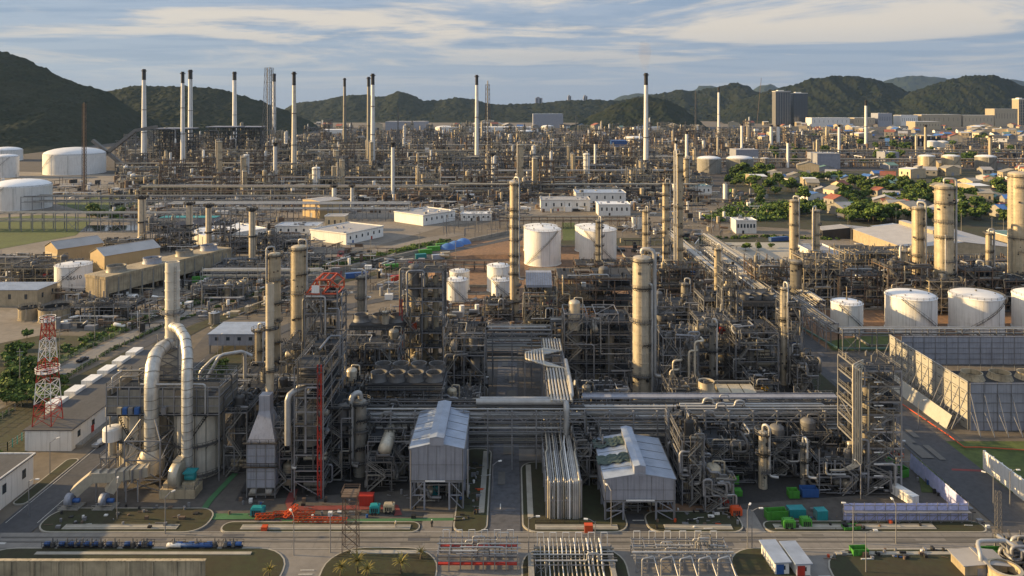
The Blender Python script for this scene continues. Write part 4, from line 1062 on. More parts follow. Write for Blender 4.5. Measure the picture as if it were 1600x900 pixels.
fan_bank('rear air cooler bank with three large cones left of the reactor frame', -58, -38.5, 262, 20.2, 12, 3, 1, r=2.5)
t = FU('tall reactor frame with pale vessels and red side mast', 627, 692, 596, 425, 14, nl=7, seed=27, npipe=16, nves=6, bay=7.5, junk=70, thin=18, w=.4, slabs=.9)
for x, w_ in ((3.5, 1.1), (8.0, 1.2), (12.0, 1.1)):
    v = MB(); v.lathe(x, 4.5, [(w_, 2)] + sum([[(w_, z-.1), (w_+.06, z-.08), (w_+.06, z+.08), (w_, z+.1)] for z in range(5, 36, 4)], []) + [(w_, 37)], 16); v.dome(x, 4.5, 37, w_, w_*.5, 16); obj('vertical_vessel', v, M['cream'], t)
m = MB()
for x in (-.5,): m.bar((x,-.6,0),(x,-.6,30),.3); m.bar((x+.9,-.6,0),(x+.9,-.6,30),.3); [m.bar((x,-.6,z),(x+.9,-.6,z+1.5),.12) for z in range(0,30,3)]
obj('red_ladder_tower', m, M['red'], t)
FU('grey piping structure between the reactor frame and the centre road', 693, 757, 640, 528, 18, nl=4, seed=28, npipe=26, nves=7, junk=80, thin=20)
FU('low pump deck beside the centre road behind the grey shed', 690, 748, 690, 632, 14, nl=2, seed=29, npipe=16, nves=7, junk=60, open_top=True)
FU('small frame holding a round-ended drum beside the vessel', 574, 612, 768, 722, 12, nl=2, seed=30, npipe=6, nves=0, bay=7, rail=True, open_top=True, slabs=1, mt='steel2')
t = thing('horizontal_drum', 'large round-ended drum pointing at the viewer on its deck', 'drum', (-33.2, 192, 8.2)); m = MB(); m.drum((0,0,2.2),(0,11,2.2),1.75,20); obj('shell', m, M['alu'], t); obj('saddle', MB().box(-1.4,2,0,1.4,2.6,1).box(-1.4,8,0,1.4,8.6,1), M['conc'], t)
for i, (xl, xr, yb, yt, D, nl, sd_, lb) in enumerate((
  (388,455,720,668,16,2,31,'dark piping deck behind the furnace and its stack'),
  (440,476,640,545,18,4,32,'lit steel structure at the foot of the broad pale column'),
  (352,402,640,600,16,2,33,'low pipe frame with white bends behind the squat vessels'),
  (545,630,700,655,8,2,34,'pipe deck low between the vessel and the air coolers'),
  (380,440,600,560,12,2,35,'small manifold frame at the foot of the yellow-lit column'))):
    FU(lb, xl, xr, yb, yt, D, nl=nl, seed=sd_, npipe=16, nves=5, junk=50, open_top=True, thin=14)
# ---------------------------------------------------------------- grey sheds
t = gable_building('raised grey shed with narrow roof monitor left of the centre road', 13.4, 22, 15.2, 16.7, (-25.3, 182, 0), 0, 'gcool', 'groof', 'compressor_shed', legs=7.1, door=False, monitor=(3.4, 1.3, -.4, 22), overhang=.15)
m = MB(); m.bar((3.9,-.5,7.4),(8.8,-.5,7.4),.22); obj('lintel_pipe', m, M['white'], t)
q = MB(); q.tube([(14.2,2,14),(14.2,2,2),(14.2,8,2)],.22,8); obj('downpipe', q, M['pipe'], t)
t = gable_building('raised grey shed with draped tarpaulins right of the pipe bundle', 17.1, 21.6, 10.2, 11.6, (22.2, 177, 0), 0, 'gcool', 'groof', 'compressor_shed', legs=4.9, door=False, monitor=(2.7, 1.7, -.1, 21.6), overhang=.15)
m = MB(); m.bar((5.2,-.45,5.3),(12,-.45,5.3),.25); obj('lintel_pipe', m, M['white'], t)
R = random.Random(9)
for i, y0 in enumerate((6.0, 15.0)):
    m = MB(); idx = {}
    for a in range(15):
        for b in range(9):
            x = -.8+8.4*a/14; y = y0+4.6*b/8+.4*math.sin(a*1.3); z = 10.35+1.4*min(1,max(0,x)/8.5)+.28*abs(math.sin(a*1.9+b))+R.uniform(0,.25); idx[a,b] = len(m.v); m.v.append((x+22.2, y+177, z))
    for a in range(14):
        for b in range(8): m.face([idx[a,b], idx[a+1,b], idx[a+1,b+1], idx[a,b+1]])
    tag(obj('tarpaulin', m, M['tarp']), ('nearer' if i == 0 else 'farther')+' crumpled green tarpaulin draped over the shed roof', 'tarpaulin', 'tarpaulins on the shed roof')
for i, (X0, X1, Y0, D) in enumerate(((-23, -14, 186, 14), (25, 37, 181, 13))):
    t = frame_unit(('dark machinery skid under the left grey shed' if i == 0 else 'dark machinery skid under the tarpaulined grey shed'), X0, X1, Y0, 4.2, D, 1, seed=40+i, npipe=8, nves=4, near=True, stairs=False, open_top=True, junk=25, name='machinery_skid', cat='machinery')
for o in [o for o in COL.objects if o.name.startswith('compressor_shed')]:      # trim of the two sheds
    big = o.location.x < 0; w_, d_, he, hr, lg = (13.4, 22, 15.2, 16.7, 7.1) if big else (17.1, 21.6, 10.2, 11.6, 4.9)
    obj('gutter', MB().box(-.35,-.1,he-.15,-.14,d_+.1,he+.08), M['steel2'], o); obj('gutter', MB().box(w_+.14,-.1,he-.15,w_+.35,d_+.1,he+.08), M['steel2'], o)
    for x in (.3, w_-.3): obj('downpipe', MB().tube([(x,-.14,he-.2),(x,-.14,.3)],.09,6), M['steel2'], o)
    m = MB(); [m.box(w_*k/6-.03,-.05,lg,w_*k/6+.03,-.01,he-.2+ (hr-he)*(1-abs(k-3)/3)*.9) for k in range(1,6)]; m.box(.02,-.06,lg,w_-.02,-.02,lg+.25); m.box(.02,-.05,(lg+he)/2,w_-.02,-.02,(lg+he)/2+.06); obj('sheet_joints', m, M['steel2'], o)
    k_ = (hr-he)/(w_/2)
    for i in range(1, 5):
        m = MB(); y = d_*i/5; m.bar((0,y,he+.13),(w_/2-1.7,y,he+.13+k_*(w_/2-1.7)),.06); m.bar((w_,y,he+.13),(w_/2+1.7,y,he+.13+k_*(w_/2-1.7)),.06); obj('roof_joint', m, M['steel2'], o)
# ---------------------------------------------------------------- pipe racks
pipe_rack('long pipe rack crossing the centre road behind the grey sheds', -60, 20, 202, 9, [6.5, 10.5, 13.2, 15.8], pipes=(6, 6, 7, 5), truss=True, seed=1, loops=True)
pipe_rack('long truss pipe rack running right from the pipe bundle', 20.5, 94, 205, 10, [5, 9, 12, 14.6], pipes=(6, 7, 8, 6), truss=True, seed=2, tray=(6.5, 9.8), loops=True)
t = thing('header_pipe', 'thick silver header pipe lying along the rack over the centre road', 'pipe', (-10, 203, 0)); m = MB(); m.tube([(0,2.2,17.4),(25,2.2,17.4),(25,-.5,17.4),(25,-.5,9)], .85, 14); obj('pipe_run', m, M['pipe'], t); m = MB(); m.tube([(1,4.8,17.2),(27,4.8,17.2),(27,9,19.4),(27,30,19.4)], .6, 12); obj('pipe_run', m, M['pipe'], t)
t = thing('descending_pipe_bundle', 'bundle of bright parallel pipes dropping to the verge beside the tarpaulined shed', 'pipe bundle', (8.6, 177.6, 0))
m = MB()
for i in range(6):
    for x in (-.3, 8.2): m.box(x-.16, i*7.2+.4, 0, x+.16, i*7.2+.72, 9.4+(i > 3)*5)
    m.bar((-.3,i*7.2+.55,8.6),(8.2,i*7.2+.55,8.6),.3); m.bar((-.3,i*7.2+.55,4.4),(8.2,i*7.2+.55,4.4),.25)
for x in (-.3, 8.2):
    for z in (8.5, 4.5): m.bar((x,.5,z),(x,36,z),.28)
    for i in range(5): m.bar((x,i*7.2+.55,4.5),(x,i*7.2+7.7,8.5),.18)
obj('rack_frame', m, M['steel'], t)
R = random.Random(5)
for i in range(17):
    x = .15+i*.47; r = R.choice((.1,.12,.16,.16,.2,.2,.2)) if i < 13 else .27; z = 9.1+r; q = MB()
    q.tube([(x,0,.2),(x,0,z),(x,20,z),(x+R.choice((0,0,.4)),24,z),(x,44,z)] if i % 4 else [(x,.35,.2),(x,.35,z+.4),(x,14,z+.4),(x+.5,16,z+.4),(x+.5,40,z+.4)], r, 8); obj('pipe', q, M[R.choice(('pipe','pipe','alu','white','steel'))], t)
for i in range(9):
    x = .5+i*.85; q = MB(); r = .14; q.tube([(x,.6,.2),(x,.6,5),(x,40,5)], r, 6); obj('pipe', q, M[R.choice(('pipe','alu','piped'))], t)
m = MB(); m.rail([(-3,-2,0),(11,-2,0)],1.1,.09,gap=3); obj('barrier_rail', m, M['dsteel'], t)
t = thing('looped_pipe_bridge', 'high bundle of thick silver pipes with square expansion loops beside the centre road', 'pipe bundle', (10.8, 206, 0)); m = MB()
for i in range(8):
    y = i*7.5
    for x in (-.5, 6.2): m.box(x-.18,y-.18,0,x+.18,y+.18,17.8)
    m.bar((-.5,y,17.4),(6.2,y,17.4),.32); m.bar((-.5,y,12),(6.2,y,12),.3)
    if i < 7:
        for x in (-.5, 6.2): m.bar((x,y,12),(x,y+7.5,17.4),.2); m.bar((x,y,17.3),(x,y+7.5,17.3),.26); m.bar((x,y,12),(x,y+7.5,12),.26)
obj('rack_frame', m, M['steel'], t)
for i in range(7):
    x = .2+i*.92; z = 18.1; q = MB(); k = i
    q.tube([(x,-2,z),(x,29-k*.9,z),(x-6.5,29-k*.9,z+.9),(x-6.5,36+k*.6,z+.9),(x,36+k*.6,z),(x,52,z)], .33, 10); obj('pipe', q, M['pipe' if i % 3 else 'alu'], t)
m = MB()
for y in (28, 34, 40): m.box(-6.8,y-.15,0,-6.5,y+.15,18.6); m.bar((-6.7,y,18.4),(0,y,18.4),.3)
obj('loop_support', m, M['steel'], t)
pipe_rack('rear pipe rack bridging the centre road before the earth yard', -21, 14, 262, 10, [9, 12.5, 15.5, 19], pipes=(5, 6, 6, 6), seed=3, truss=True)
pipe_rack('pipe rack with goalpost loops running right from the rear bridge', 14.5, 44, 268, 8, [9, 14, 20.5], pipes=(5, 6, 5), seed=4, truss=True, loops=True)
pipe_rack('lower pipe rack behind the long truss rack', 21, 92, 217, 6, [4, 7.5, 10], pipes=(6, 6, 5), seed=5)
pipe_rack('low pipe rack running behind the left process towers', -92, -22, 233, 8, [5, 9, 12], pipes=(5, 6, 6), seed=6)
# ---------------------------------------------------------------- right process block
t = column('thick silver column', 1003, 622, 396, 29, 'alu', 5, 2, 9, riser_r=.75, name='main_column'); t['label'] = 'thickest silver column, lit gold on one side, at the plant centre'
t = FU('two-bay frame with paired vessels left of the thick silver column', 882, 986, 608, 503, 15, nl=5, seed=51, npipe=22, nves=7, bay=8, junk=80, thin=20)
for x in (3.5, 15.5):
    v = MB(); v.lathe(x+1, 4, [(1.6, 3)] + sum([[(1.6, z-.1), (1.66, z-.08), (1.66, z+.08), (1.6, z+.1)] for z in range(5, 17, 3)], []) + [(1.6, 18)], 16); v.dome(x+1, 4, 18, 1.6, .8, 16); obj('vertical_vessel', v, M['alud'], t)
m = MB()
for x0 in (0, 11): [m.bar((x0+k*2.4, -.2, 22.8), (x0+2.4+k*2.4, -.2, 26.5), .2) for k in range(3)]; m.bar((x0,-.2,26.5),(x0+8,-.2,26.5),.3); m.bar((x0,12,26.5),(x0+8,12,26.5),.3); [m.bar((x0+a,-.2,22.8),(x0+a,-.2,26.5),.3) for a in (0,8)]; m.bar((x0,-.2,26.5),(x0,12,26.5),.25); m.bar((x0+8,-.2,26.5),(x0+8,12,26.5),.25); m.bar((x0,-.2,26.5),(x0+8,12,26.5),.2)
obj('monorail_frame', m, M['steel'], t)
t = FU('open pipe frame with thick vertical pipes right of the thick silver column', 1036, 1090, 628, 528, 14, nl=4, seed=52, npipe=20, nves=5, bay=7, junk=60, thin=16, slabs=.5)
for i, x in enumerate((1.2, 2.2, 3.2, 8.5, 10.5)):
    q = MB(); q.tube([(x,-1,.5),(x,-1,8+i*3.2),(x+3,-1,8+i*3.2),(x+3,3,8+i*3.2)], .42, 10); obj('pipe', q, M['alu'], t)
column('thin pale column just left of the fan cone', 1113, 622, 505, 9, 'alud', 3, 1, 10); column('short round-topped vessel column behind the fan cone', 1172, 600, 540, 12, 'alud', 2, 0, 11)
column('slim gold-lit column standing alone above the dark right block', 1225, 600, 447, 12, 'alu', 6, 1, 12)
t = thing('fan_unit', 'cooler with a single fan cone and tan sloping hood panels', 'air cooler', (59, 229, 0)); m = MB()
for x in (0, 6, 12, 18):
    for y in (0, 9): m.box(x-.15,y-.15,0,x+.15,y+.15,6)
m.bar((0,0,3),(18,0,3),.25); m.bar((0,0,6),(18,0,6),.4); m.bar((0,9,6),(18,9,6),.4); obj('support_frame', m, M['steel'], t)
obj('plenum', MB().box(-.5,-.5,6.2,18.5,9.5,7.6), M['cream'], t)
m = MB(); m.lathe(2.6,4.5,[(3.6,7.6),(2.5,10.6),(2.45,12.6),(2.6,12.7),(2.3,12.6),(2.3,10.6)],24); f = obj('fan_shroud', m, M['alu'], t)
q = MB(); [q.bar((2.6,4.5,12.2),(2.6+2.2*math.cos(g*1.047),4.5+2.2*math.sin(g*1.047),12.25),.6,.08) for g in range(6)]; obj('fan', q, M['dsteel'], f)
for i in range(3):
    x = 6.6+i*4.0; m = MB(); m.v += [(x,0,7.6),(x+3.7,0,7.6),(x+3.7,9,7.6),(x,9,7.6),(x,1,9.0),(x+3.7,1,9.0),(x+3.7,9,10.0),(x,9,10.0)]
    for q in ((4,5,6,7),(0,1,5,4),(1,2,6,5),(2,3,7,6),(3,0,4,7)): m.face(list(q))
    obj('hood_panel', m, M['cream'], t)
m = MB(); m.rail([(-1,-1,6.2),(19,-1,6.2),(19,10,6.2)],1.1,.09); m.bar((6,9.6,10.6),(18.5,9.6,10.6),.5); obj('handrail', m, M['rail'], t)
for xl, xr, yb, yt, D, nl, sd_, lb, kw in (
  (1092,1150,590,505,14,4,53,'dark dense structure behind the fan cone',{}),
  (1150,1216,606,520,16,4,54,'braced truss-topped structure left of the slim gold-lit column',{}),
  (1178,1216,640,600,12,2,55,'small deck on legs below the slim gold-lit column',{}),
  (1232,1254,606,480,12,6,56,'tall narrow ladder frame right of the slim gold-lit column',{'bay':4}),
  (1246,1278,618,570,9,2,57,'small exchanger stand beside the side road',{}),
  (1130,1152,560,420,8,8,58,'slender lattice stair tower behind the right block',{'bay':4,'slabs':.3}),
  (1066,1100,790,690,20,5,59,'tall narrow frame with fin-topped deck right of the tarpaulined shed',{'bay':4.5}),
  (1102,1146,800,757,12,2,60,'concrete-coloured bay frame above the brown bund',{'bay':8,'slabs':1}),
  (1108,1178,757,700,18,3,61,'dark piping levels behind the bay frame',{'mt':'dsteel'}),
  (1148,1186,740,718,10,1,62,'blue-grey pump platform left of the tall banded column',{'slabs':1}),
  (1204,1250,745,690,14,3,63,'dark piping levels right of the tall banded column',{'mt':'dsteel'}),
  (1280,1346,772,724,14,2,64,'dark deck on tall legs left of the glass-lit tower',{'slabs':1,'bay':6}),
  (1252,1300,740,682,16,3,65,'congested pipe levels behind the dark deck',{}),
  (1296,1340,705,650,14,3,66,'pipe levels behind the right steel tower',{}),
  (900,942,760,700,18,3,67,'narrow dark stair structure between the pipe bundle and the tarpaulined shed',{'bay':4}),
  (1046,1100,660,612,12,2,68,'low piping deck in front of the fan cone',{}),
  (905,985,655,618,12,1,69,'low equipment deck in front of the thick silver column',{'slabs':1}),
  (1190,1330,668,640,10,1,70,'long low deck of manifolds left of the right steel tower',{'bay':7})):
    FU(lb, xl, xr, yb, yt, D, nl=nl, seed=sd_, npipe=18, nves=6, junk=60, thin=14, **kw)
# right steel tower
t = FU('tall open steel tower with gold-lit vertical pipes by the side road', 1345, 1408, 772, 580, 13, nl=8, seed=71, npipe=18, nves=3, bay=10, junk=60, thin=20, w=.42, open_top=True, slabs=.8)
v = MB(); v.lathe(3.5, 5, [(1.7, 1)] + sum([[(1.7, z-.1), (1.76, z-.08), (1.76, z+.08), (1.7, z+.1)] for z in range(4, 30, 3)], []) + [(1.7, 31)], 18); v.dome(3.5, 5, 31, 1.7, .9, 18); obj('vertical_vessel', v, M['alu'], t)
for i in range(5):
    q = MB(); x = -2.3+i*.55; q.tube([(2,3,33.5-i*.4),(x,-.6,33.5-i*.4),(x,-.6,8),(x-3,-.6,6.5),(x-6,-.6,6.5)], .2+.04*(i%2), 8); obj('pipe', q, M['alu'], t)
m = MB(); 
for z in range(2, 32, 3): m.box(3,-.9,z,5.4,-.75,z+.25)
obj('lamp_strip', m, M['white'], t)
# louvred wind wall
def wind_wall(label, p0, p1, H, lift=0, brace=1, mt='louvre', rows=5, side=-1, group='louvred wind walls'):
    a = Vector((*p0, 0)); b = Vector((*p1, 0)); Lg = (b-a).length; rz = math.atan2((b-a).y, (b-a).x)
    t = thing('wind_wall', label, 'wind wall', (*p0, 0), rz, group); m = MB(); m.box(0,-.1,lift,Lg,.1,H); obj('sheeting', m, M[mt], t)
    m = MB(); n = int(Lg/4.2)
    for i in range(n+1): x = Lg*i/n; m.box(x-.08,-.24,0,x+.08,-.1,H+.1)
    for k in range(1, rows+1): z = lift+(H-lift)*k/rows-.3; m.box(0,side*.2-.08,z,Lg,side*.2+.08,z+.16)
    obj('rails', m, M['steel'], t)
    m = MB()
    for i in range(n if mt == 'louvre' else 0):
        for k in range(rows): x = Lg*(i+.25)/n; z = lift+(H-lift)*(k+.62)/rows; m.box(x,side*.13-.03,z,x+Lg/n*.35,side*.13+.03,z+.2)
    obj('louvre_slots', m, M['dsteel'], t)
    if brace:
        m = MB()
        for i in range(n+1): x = Lg*i/n; m.bar((x,side*.4,H*.78),(x,side*5.2,.2),.2); m.bar((x,side*.4,H*.4),(x,side*5.2,.2),.15)
        obj('braces', m, M['steel'], t)
    return t
wind_wall('gold-lit louvred wind wall seen along its length with slanting braces', (140.7, 274), (140.7, 227), 14.8, 0, 1)
wind_wall('grey rear louvred wall raised on stubs inside the enclosure', (146, 276), (235, 276), 13.5, 3.2, 0, mt='gcool', rows=5)
wind_wall('grey front louvred wall with slanting braces at right', (141, 226.6), (200, 226.6), 14.6, 0, 1, mt='gcool')
def skirt(label, p0, p1, H=4.2):
    a = Vector((*p0, 0)); b = Vector((*p1, 0)); t = thing('deflector_panel', label, 'panel', (*p0, 0), math.atan2((b-a).y, (b-a).x)); Lg = (b-a).length
    m = MB(); m.v += [(0,0,0),(Lg,0,0),(Lg,1.8,H),(0,1.8,H)]; m.face([0,1,2,3]); m.v += [(0,.15,0),(Lg,.15,0),(Lg,1.95,H),(0,1.95,H)]; m.face([7,6,5,4]); m.face([3,2,6,7]); obj('sheeting', m, M['louvre'], t)
    m = MB(); [m.bar((Lg*i/8,.3,0),(Lg*i/8,3.6,H*.9),.18) for i in range(9)]; obj('braces', m, M['steel'], t)
skirt('long pale sloping deflector panel in front of the gold-lit wall', (134.2, 262), (134.2, 227.5)); skirt('short sloping deflector panel before the grey front wall', (158, 220.5), (200, 220.5), 3.6)
t = thing('basin_floor_pipes', 'brown pipework on the basin floor inside the wind walls', 'pipework', (150, 245, 0)); m = MB()
for i in range(6): m.tube([(0,i*4,1+i*.1),(60,i*4,1+i*.1)], .35, 8)
obj('pipe', m, M['piped'], t)
t = thing('cooling_tower_cell', 'low dark cooling cell block inside the wind wall enclosure', 'cooling tower', (158, 254, 0)); m = MB(); m.box(0,0,0,60,14,3.4); obj('casing', m, M['dsteel'], t)
for i in range(6): q = MB(); q.lathe(5+i*10,7,[(4.2,3.4),(3.4,5),(3.5,5.6),(3.2,5.6),(3.1,4)],20); obj('fan_shroud', q, M['concw'], t)
# ---------------------------------------------------------------- right tanks and their rack
tank('smallest and leftmost of the domed white tanks in the front right row', 1323, 524, 478, 47, 'white', 'dome', stair=-1, group='domed white tanks on earth')
tank('second domed white tank from the left in the front right row', 1423, 526, 470, 73, 'white', 'dome', stair=-1, group='domed white tanks on earth')
tank('third domed white tank in the front right row', 1525, 526, 470, 75, 'white', 'dome', stair=1, group='domed white tanks on earth')
tank('domed white tank cut off at the edge of the front right row', 1626, 526, 470, 76, 'white', 'dome', stair=1, group='domed white tanks on earth')
pipe_rack('low grey pipe rack on round posts before the domed white tanks', 133, 250, 296, 4, [7.5, 9.6], pipes=(3, 5), seed=8, bay=7)
pipe_rack('pipe rack stepping back toward the first domed tank', 300, 342, 128, 5, [8, 11], axis='y', pipes=(4, 5), seed=9)
t = thing('green_pipe', 'long green pipe lying beside the side road', 'pipe', (0, 0, 0)); m = MB(); m.tube([(127,345,1),(133,300,1),(180,300,1)], .45, 8); obj('pipe_run', m, M['tealr'], t)
t = thing('orange_pipe', 'long orange pipe running low along the side road verge', 'pipe', (0, 0, 0)); m = MB(); m.tube([(128.5,262,.7),(131.5,222,.7),(131.5,214,.7),(136,214,.7),(175,208,.7)], .16, 8); obj('pipe_run', m, M['orange'], t)
# white boundary wall and lilac fence
t = thing('boundary_wall', 'long white concrete wall beside the side road', 'wall', (129.5, 202, 0)); m = MB(); m.box(0,-42,0,.35,0,5.2); obj('wall_panel', m, M['white'], t)
m = MB(); [m.box(-.15,-i*3.5-.15,0,.5,-i*3.5+.15,5.35) for i in range(13)]; obj('pier', m, M['white'], t)
def sheet_fence(label, p0, p1, H=4.3):
    a = Vector((*p0, 0)); b = Vector((*p1, 0)); Lg = (b-a).length; t = thing('sheet_fence', label, 'fence', (*p0, 0), math.atan2((b-a).y, (b-a).x), 'lilac sheet fences')
    n = int(Lg/1.5); m = MB(); R = random.Random(2); idx = {}
    for i in range(n*3+1):
        for k in range(7): idx[i,k] = len(m.v); m.v.append((Lg*i/(n*3), .1*math.sin(i*2.1+k)*(k % 3 > 0)+R.uniform(-.05,.05), H*k/6))
    for i in range(n*3):
        for k in range(6): m.face([idx[i,k], idx[i+1,k], idx[i+1,k+1], idx[i,k+1]])
    obj('sheeting', m, M['purple'], t); m = MB(); n = int(Lg/2.4)
    for i in range(n+1):
        x = Lg*i/n; m.bar((x,-.25,0),(x,-.25,H+.3),.09); m.bar((x,-1.4,0),(x,-1.4,H*.65),.08)
        for z in (H*.62,): m.bar((x,-1.4,z),(x,-.25,z),.08)
        if i < n: m.bar((x,-1.4,.2),(x+Lg/n,-1.4,H*.6),.07)
    for z in (.3, H*.33, H*.62, H*.9): m.bar((0,-.3,z),(Lg,-.3,z),.09); 
    m.bar((0,-1.4,H*.62),(Lg,-1.4,H*.62),.1); m.box(0,-1.4,H*.62,Lg,-.4,H*.62+.06); obj('scaffold', m, M['steel'], t)
sheet_fence('scaffolded lilac sheet fence facing the front road', (79.8, 177.2), (109.8, 177.2)); sheet_fence('lilac sheet fence running back beside the side road verge', (109.8, 177.6), (109.8, 203))
# ---------------------------------------------------------------- long flat building, lattice tower, office
t = flat_building('long low white building with grey flat roof beside the left road', -141, -127.5, 213, 287, 6, 'white', 'droof', doors=0, windows=0, parapet=.0, seed=3)
obj('door', MB().box(13.45,26,.9,13.6,28.5,3.6).box(13.45,10,.9,13.6,11.4,3), M['red'], t)
ro = [c for c in COL.objects if c.parent == t and c.name.startswith('roof')][0]
m = MB(); [m.box(-4.2,16+i*9.5,.02,-.45,22+i*9.5,7.3) for i in range(6)]; obj('side_bay', m, M['white'], t)
m = MB(); m.box(13.5,2,0,15.5,70,.9); m.rail([(15.5,2,.9),(15.5,70,.9)],1.1,.08); obj('side_walkway', m, M['conc'], t)
lattice('lattice_tower', 'red and white lattice tower with round gallery standing on the long white building', -137.2, 217.5, 31, 5.6, 2.1, 10, ['red','red','white','white','red','red','white','white','red','red'], 'tower', .2, plats=(.49, .97))
for o in COL.objects:
    if o.name == 'lattice_tower': o.location.z = 6.3; 
t = flat_building('white blank-walled building cut by the picture edge at lower left', -165, -126.5, 150, 194.5, 7.6, 'white', 'droof', doors=1, windows=0, parapet=.3, seed=4)
t = flat_building('light blue roofed stilt building behind the exhaust stack', -122, -102, 296, 312, 8, 'gcool', 'groof', lift=3.5, doors=0, windows=4, parapet=0, seed=5)
t = tank('small pale vertical tank beside the stilt building', 335, 508, 490, 16, 'alud', 'cone', stair=0, hr=.3)
# ---------------------------------------------------------------- centre background: tank farm in its earth bund
tank('front left of the wide white tanks in the brown earth bund', 848, 417, 362, 57, 'white', 'cone', stair=1, hr=.12, group='wide white tanks in the bund')
tank('front right of the wide white tanks, behind a slim column', 934, 417, 362, 58, 'white', 'cone', stair=-1, hr=.12, group='wide white tanks in the bund')
tank('rear left wide white tank mostly hidden by the tank before it', 845, 396, 357, 53, 'white', 'cone', stair=0, hr=.12, group='wide white tanks in the bund')
tank('rear right wide white tank mostly hidden by the tank before it', 925, 396, 357, 53, 'white', 'cone', stair=0, hr=.12, group='wide white tanks in the bund')
tank('small white tank with diagonal stair beside the reactor frame', 714, 474, 440, 34, 'white', 'cone', stair=-1, hr=.2, group='small white tanks')
tank('small white tank standing behind the stair tank by the reactor frame', 718, 456, 426, 31, 'white', 'cone', stair=0, hr=.2, group='small white tanks')
tank('small white tank with stair just left of the tallest yellow-lit column', 783, 467, 440, 30, 'white', 'cone', stair=-1, hr=.2, group='small white tanks')
tank('taller white tank just behind the stair tank by the tallest yellow-lit column', 779, 458, 418, 36, 'white', 'cone', stair=0, hr=.2, group='small white tanks')
R = random.Random(12)
m = MB()
def bund(label, x0, x1, y0, y1, H=1.4):
    t = thing('bund_wall', label, 'wall', (x0, y0, 0)); m = MB(); w = x1-x0; d = y1-y0
    m.box(0,-.2,0,w,.2,H).box(0,d-.2,0,w,d+.2,H).box(-.2,-.2,0,.2,d+.2,H).box(w-.2,-.2,0,w+.2,d+.2,H); obj('wall_panel', m, M['conc'], t)
bund('low concrete bund round the two wide white tank pairs', 2, 74, 425, 520); bund('low concrete bund round the small white tanks', -42, -6, 352, 405); bund('low concrete bund round the domed white tanks', 148, 260, 305, 360, 1.0)
t = thing('earth_bank', 'curved brown earth bank beside the small white tanks', 'earth bank', (-44, 418, 0)); m = MB()
P_ = [(0,0),(-2,25),(4,50),(18,62),(44,64)]
for (a, b), (c, d) in zip(P_, P_[1:]):
    dd = Vector((c-a, d-b)).normalized(); n = Vector((-dd.y, dd.x))*4; k = len(m.v)
    m.v += [(a+n.x,b+n.y,0),(a,b,2.6),(a-n.x,b-n.y,0),(c+n.x,d+n.y,0),(c,d,2.6),(c-n.x,d-n.y,0)]
    m.face([k,k+3,k+4,k+1]); m.face([k+1,k+4,k+5,k+2])
obj('bank', m, G['earth'], t)
t = column('tallest yellow-lit column standing in front of the white tanks', 804, 500, 282, 15, 'cream', 12, 2, 20, riser_r=.4, group=None)
t = column('tall column with many galleries right of the thick silver column', 1040, 432, 284, 10, 'cream', 8, 1, 21); column('tallest slim column right of the thick silver column', 1062, 450, 238, 11, 'cream', 10, 1, 22)
column('short gold-lit column above the thick silver column', 1009, 425, 326, 11, 'cream', 6, 1, 23); column('column standing before the front right white tank', 936, 432, 342, 11, 'alud', 7, 1, 24)
column('narrow lit column between the racks right of the twin tall columns', 1121, 482, 386, 10, 'cream', 5, 1, 25); column('short column with dark fittings right of the thick silver column', 1070, 510, 440, 12, 'alud', 4, 1, 26)
column('fat short vessel at the left end of the dark concrete frame', 938, 486, 442, 12, 'alud', 2, 1, 27)
t = thing('tall_vent_pipe', 'very thin tall vent pipe between the twin tall columns', 'vent pipe', (*px(1054, 445), 0)); obj('shaft', MB().cyl(0,0,0,75,.5,8), M['pipe'], t)
for xl, xr, yb, yt, D, nl, sd_, lb, kw in (
  (820,870,535,462,14,4,101,'cream steel frame below the grey ribbed hood',{'mt':'cream','bay':6}),
  (872,990,498,436,22,4,102,'wide dark frame of concrete levels behind the two-bay frame',{'mt':'rsteel','bay':9}),
  (758,800,505,474,10,2,103,'low frame of looped grey pipes left of the tallest column',{}),
  (1028,1108,535,480,16,4,104,'drum-filled frame right of the upper silver column',{'bay':8}),
  (1010,1100,470,420,18,3,105,'brownish structure around the feet of the twin tall columns',{'mt':'rsteel'}),
  (1100,1160,545,470,16,5,106,'dense steel structure right of the narrow lit column',{}),
  (1150,1222,520,470,20,3,107,'air cooler deck structure behind the slim gold-lit column',{'slabs':1}),
  (900,1000,440,415,16,2,108,'low rusty pipe deck in front of the wide white tanks',{'mt':'rsteel'}),
  (870,985,540,508,10,2,109,'low pump row behind the two-bay frame',{'mt':'dsteel'}),
  (1256,1312,482,406,16,5,110,'cream-framed tower between the grey drums at right',{'mt':'cream'}),
  (1310,1392,484,432,22,3,111,'dark exchanger structure left of the right-hand columns',{'mt':'rsteel'}),
  (1388,1452,488,420,16,4,112,'gold-topped structure around the twin right columns',{'mt':'rsteel'}),
  (1452,1508,492,440,14,4,113,'lattice-legged platform before the broad right-hand column',{'mt':'cream'}),
  (1508,1572,486,424,18,4,114,'round-vessel structure right of the broad right-hand column',{'mt':'rsteel'}),
  (1570,1660,488,440,18,4,115,'dense structure at the foot of the broadest column',{'mt':'rsteel'}),
  (1180,1236,470,418,18,3,116,'rusty low piping structure left of the grey drums',{'mt':'rsteel'}),
  (1320,1450,420,396,22,2,117,'pale low filter deck behind the exchanger structure',{'mt':'cream'}),
  (1450,1640,432,408,14,2,118,'long low pipe deck behind the broadest columns',{'mt':'rsteel'})):
    FU(lb, xl, xr, yb, yt, D, nl=nl, seed=sd_, npipe=22, nves=8, junk=70, thin=14, w=.42, **kw)
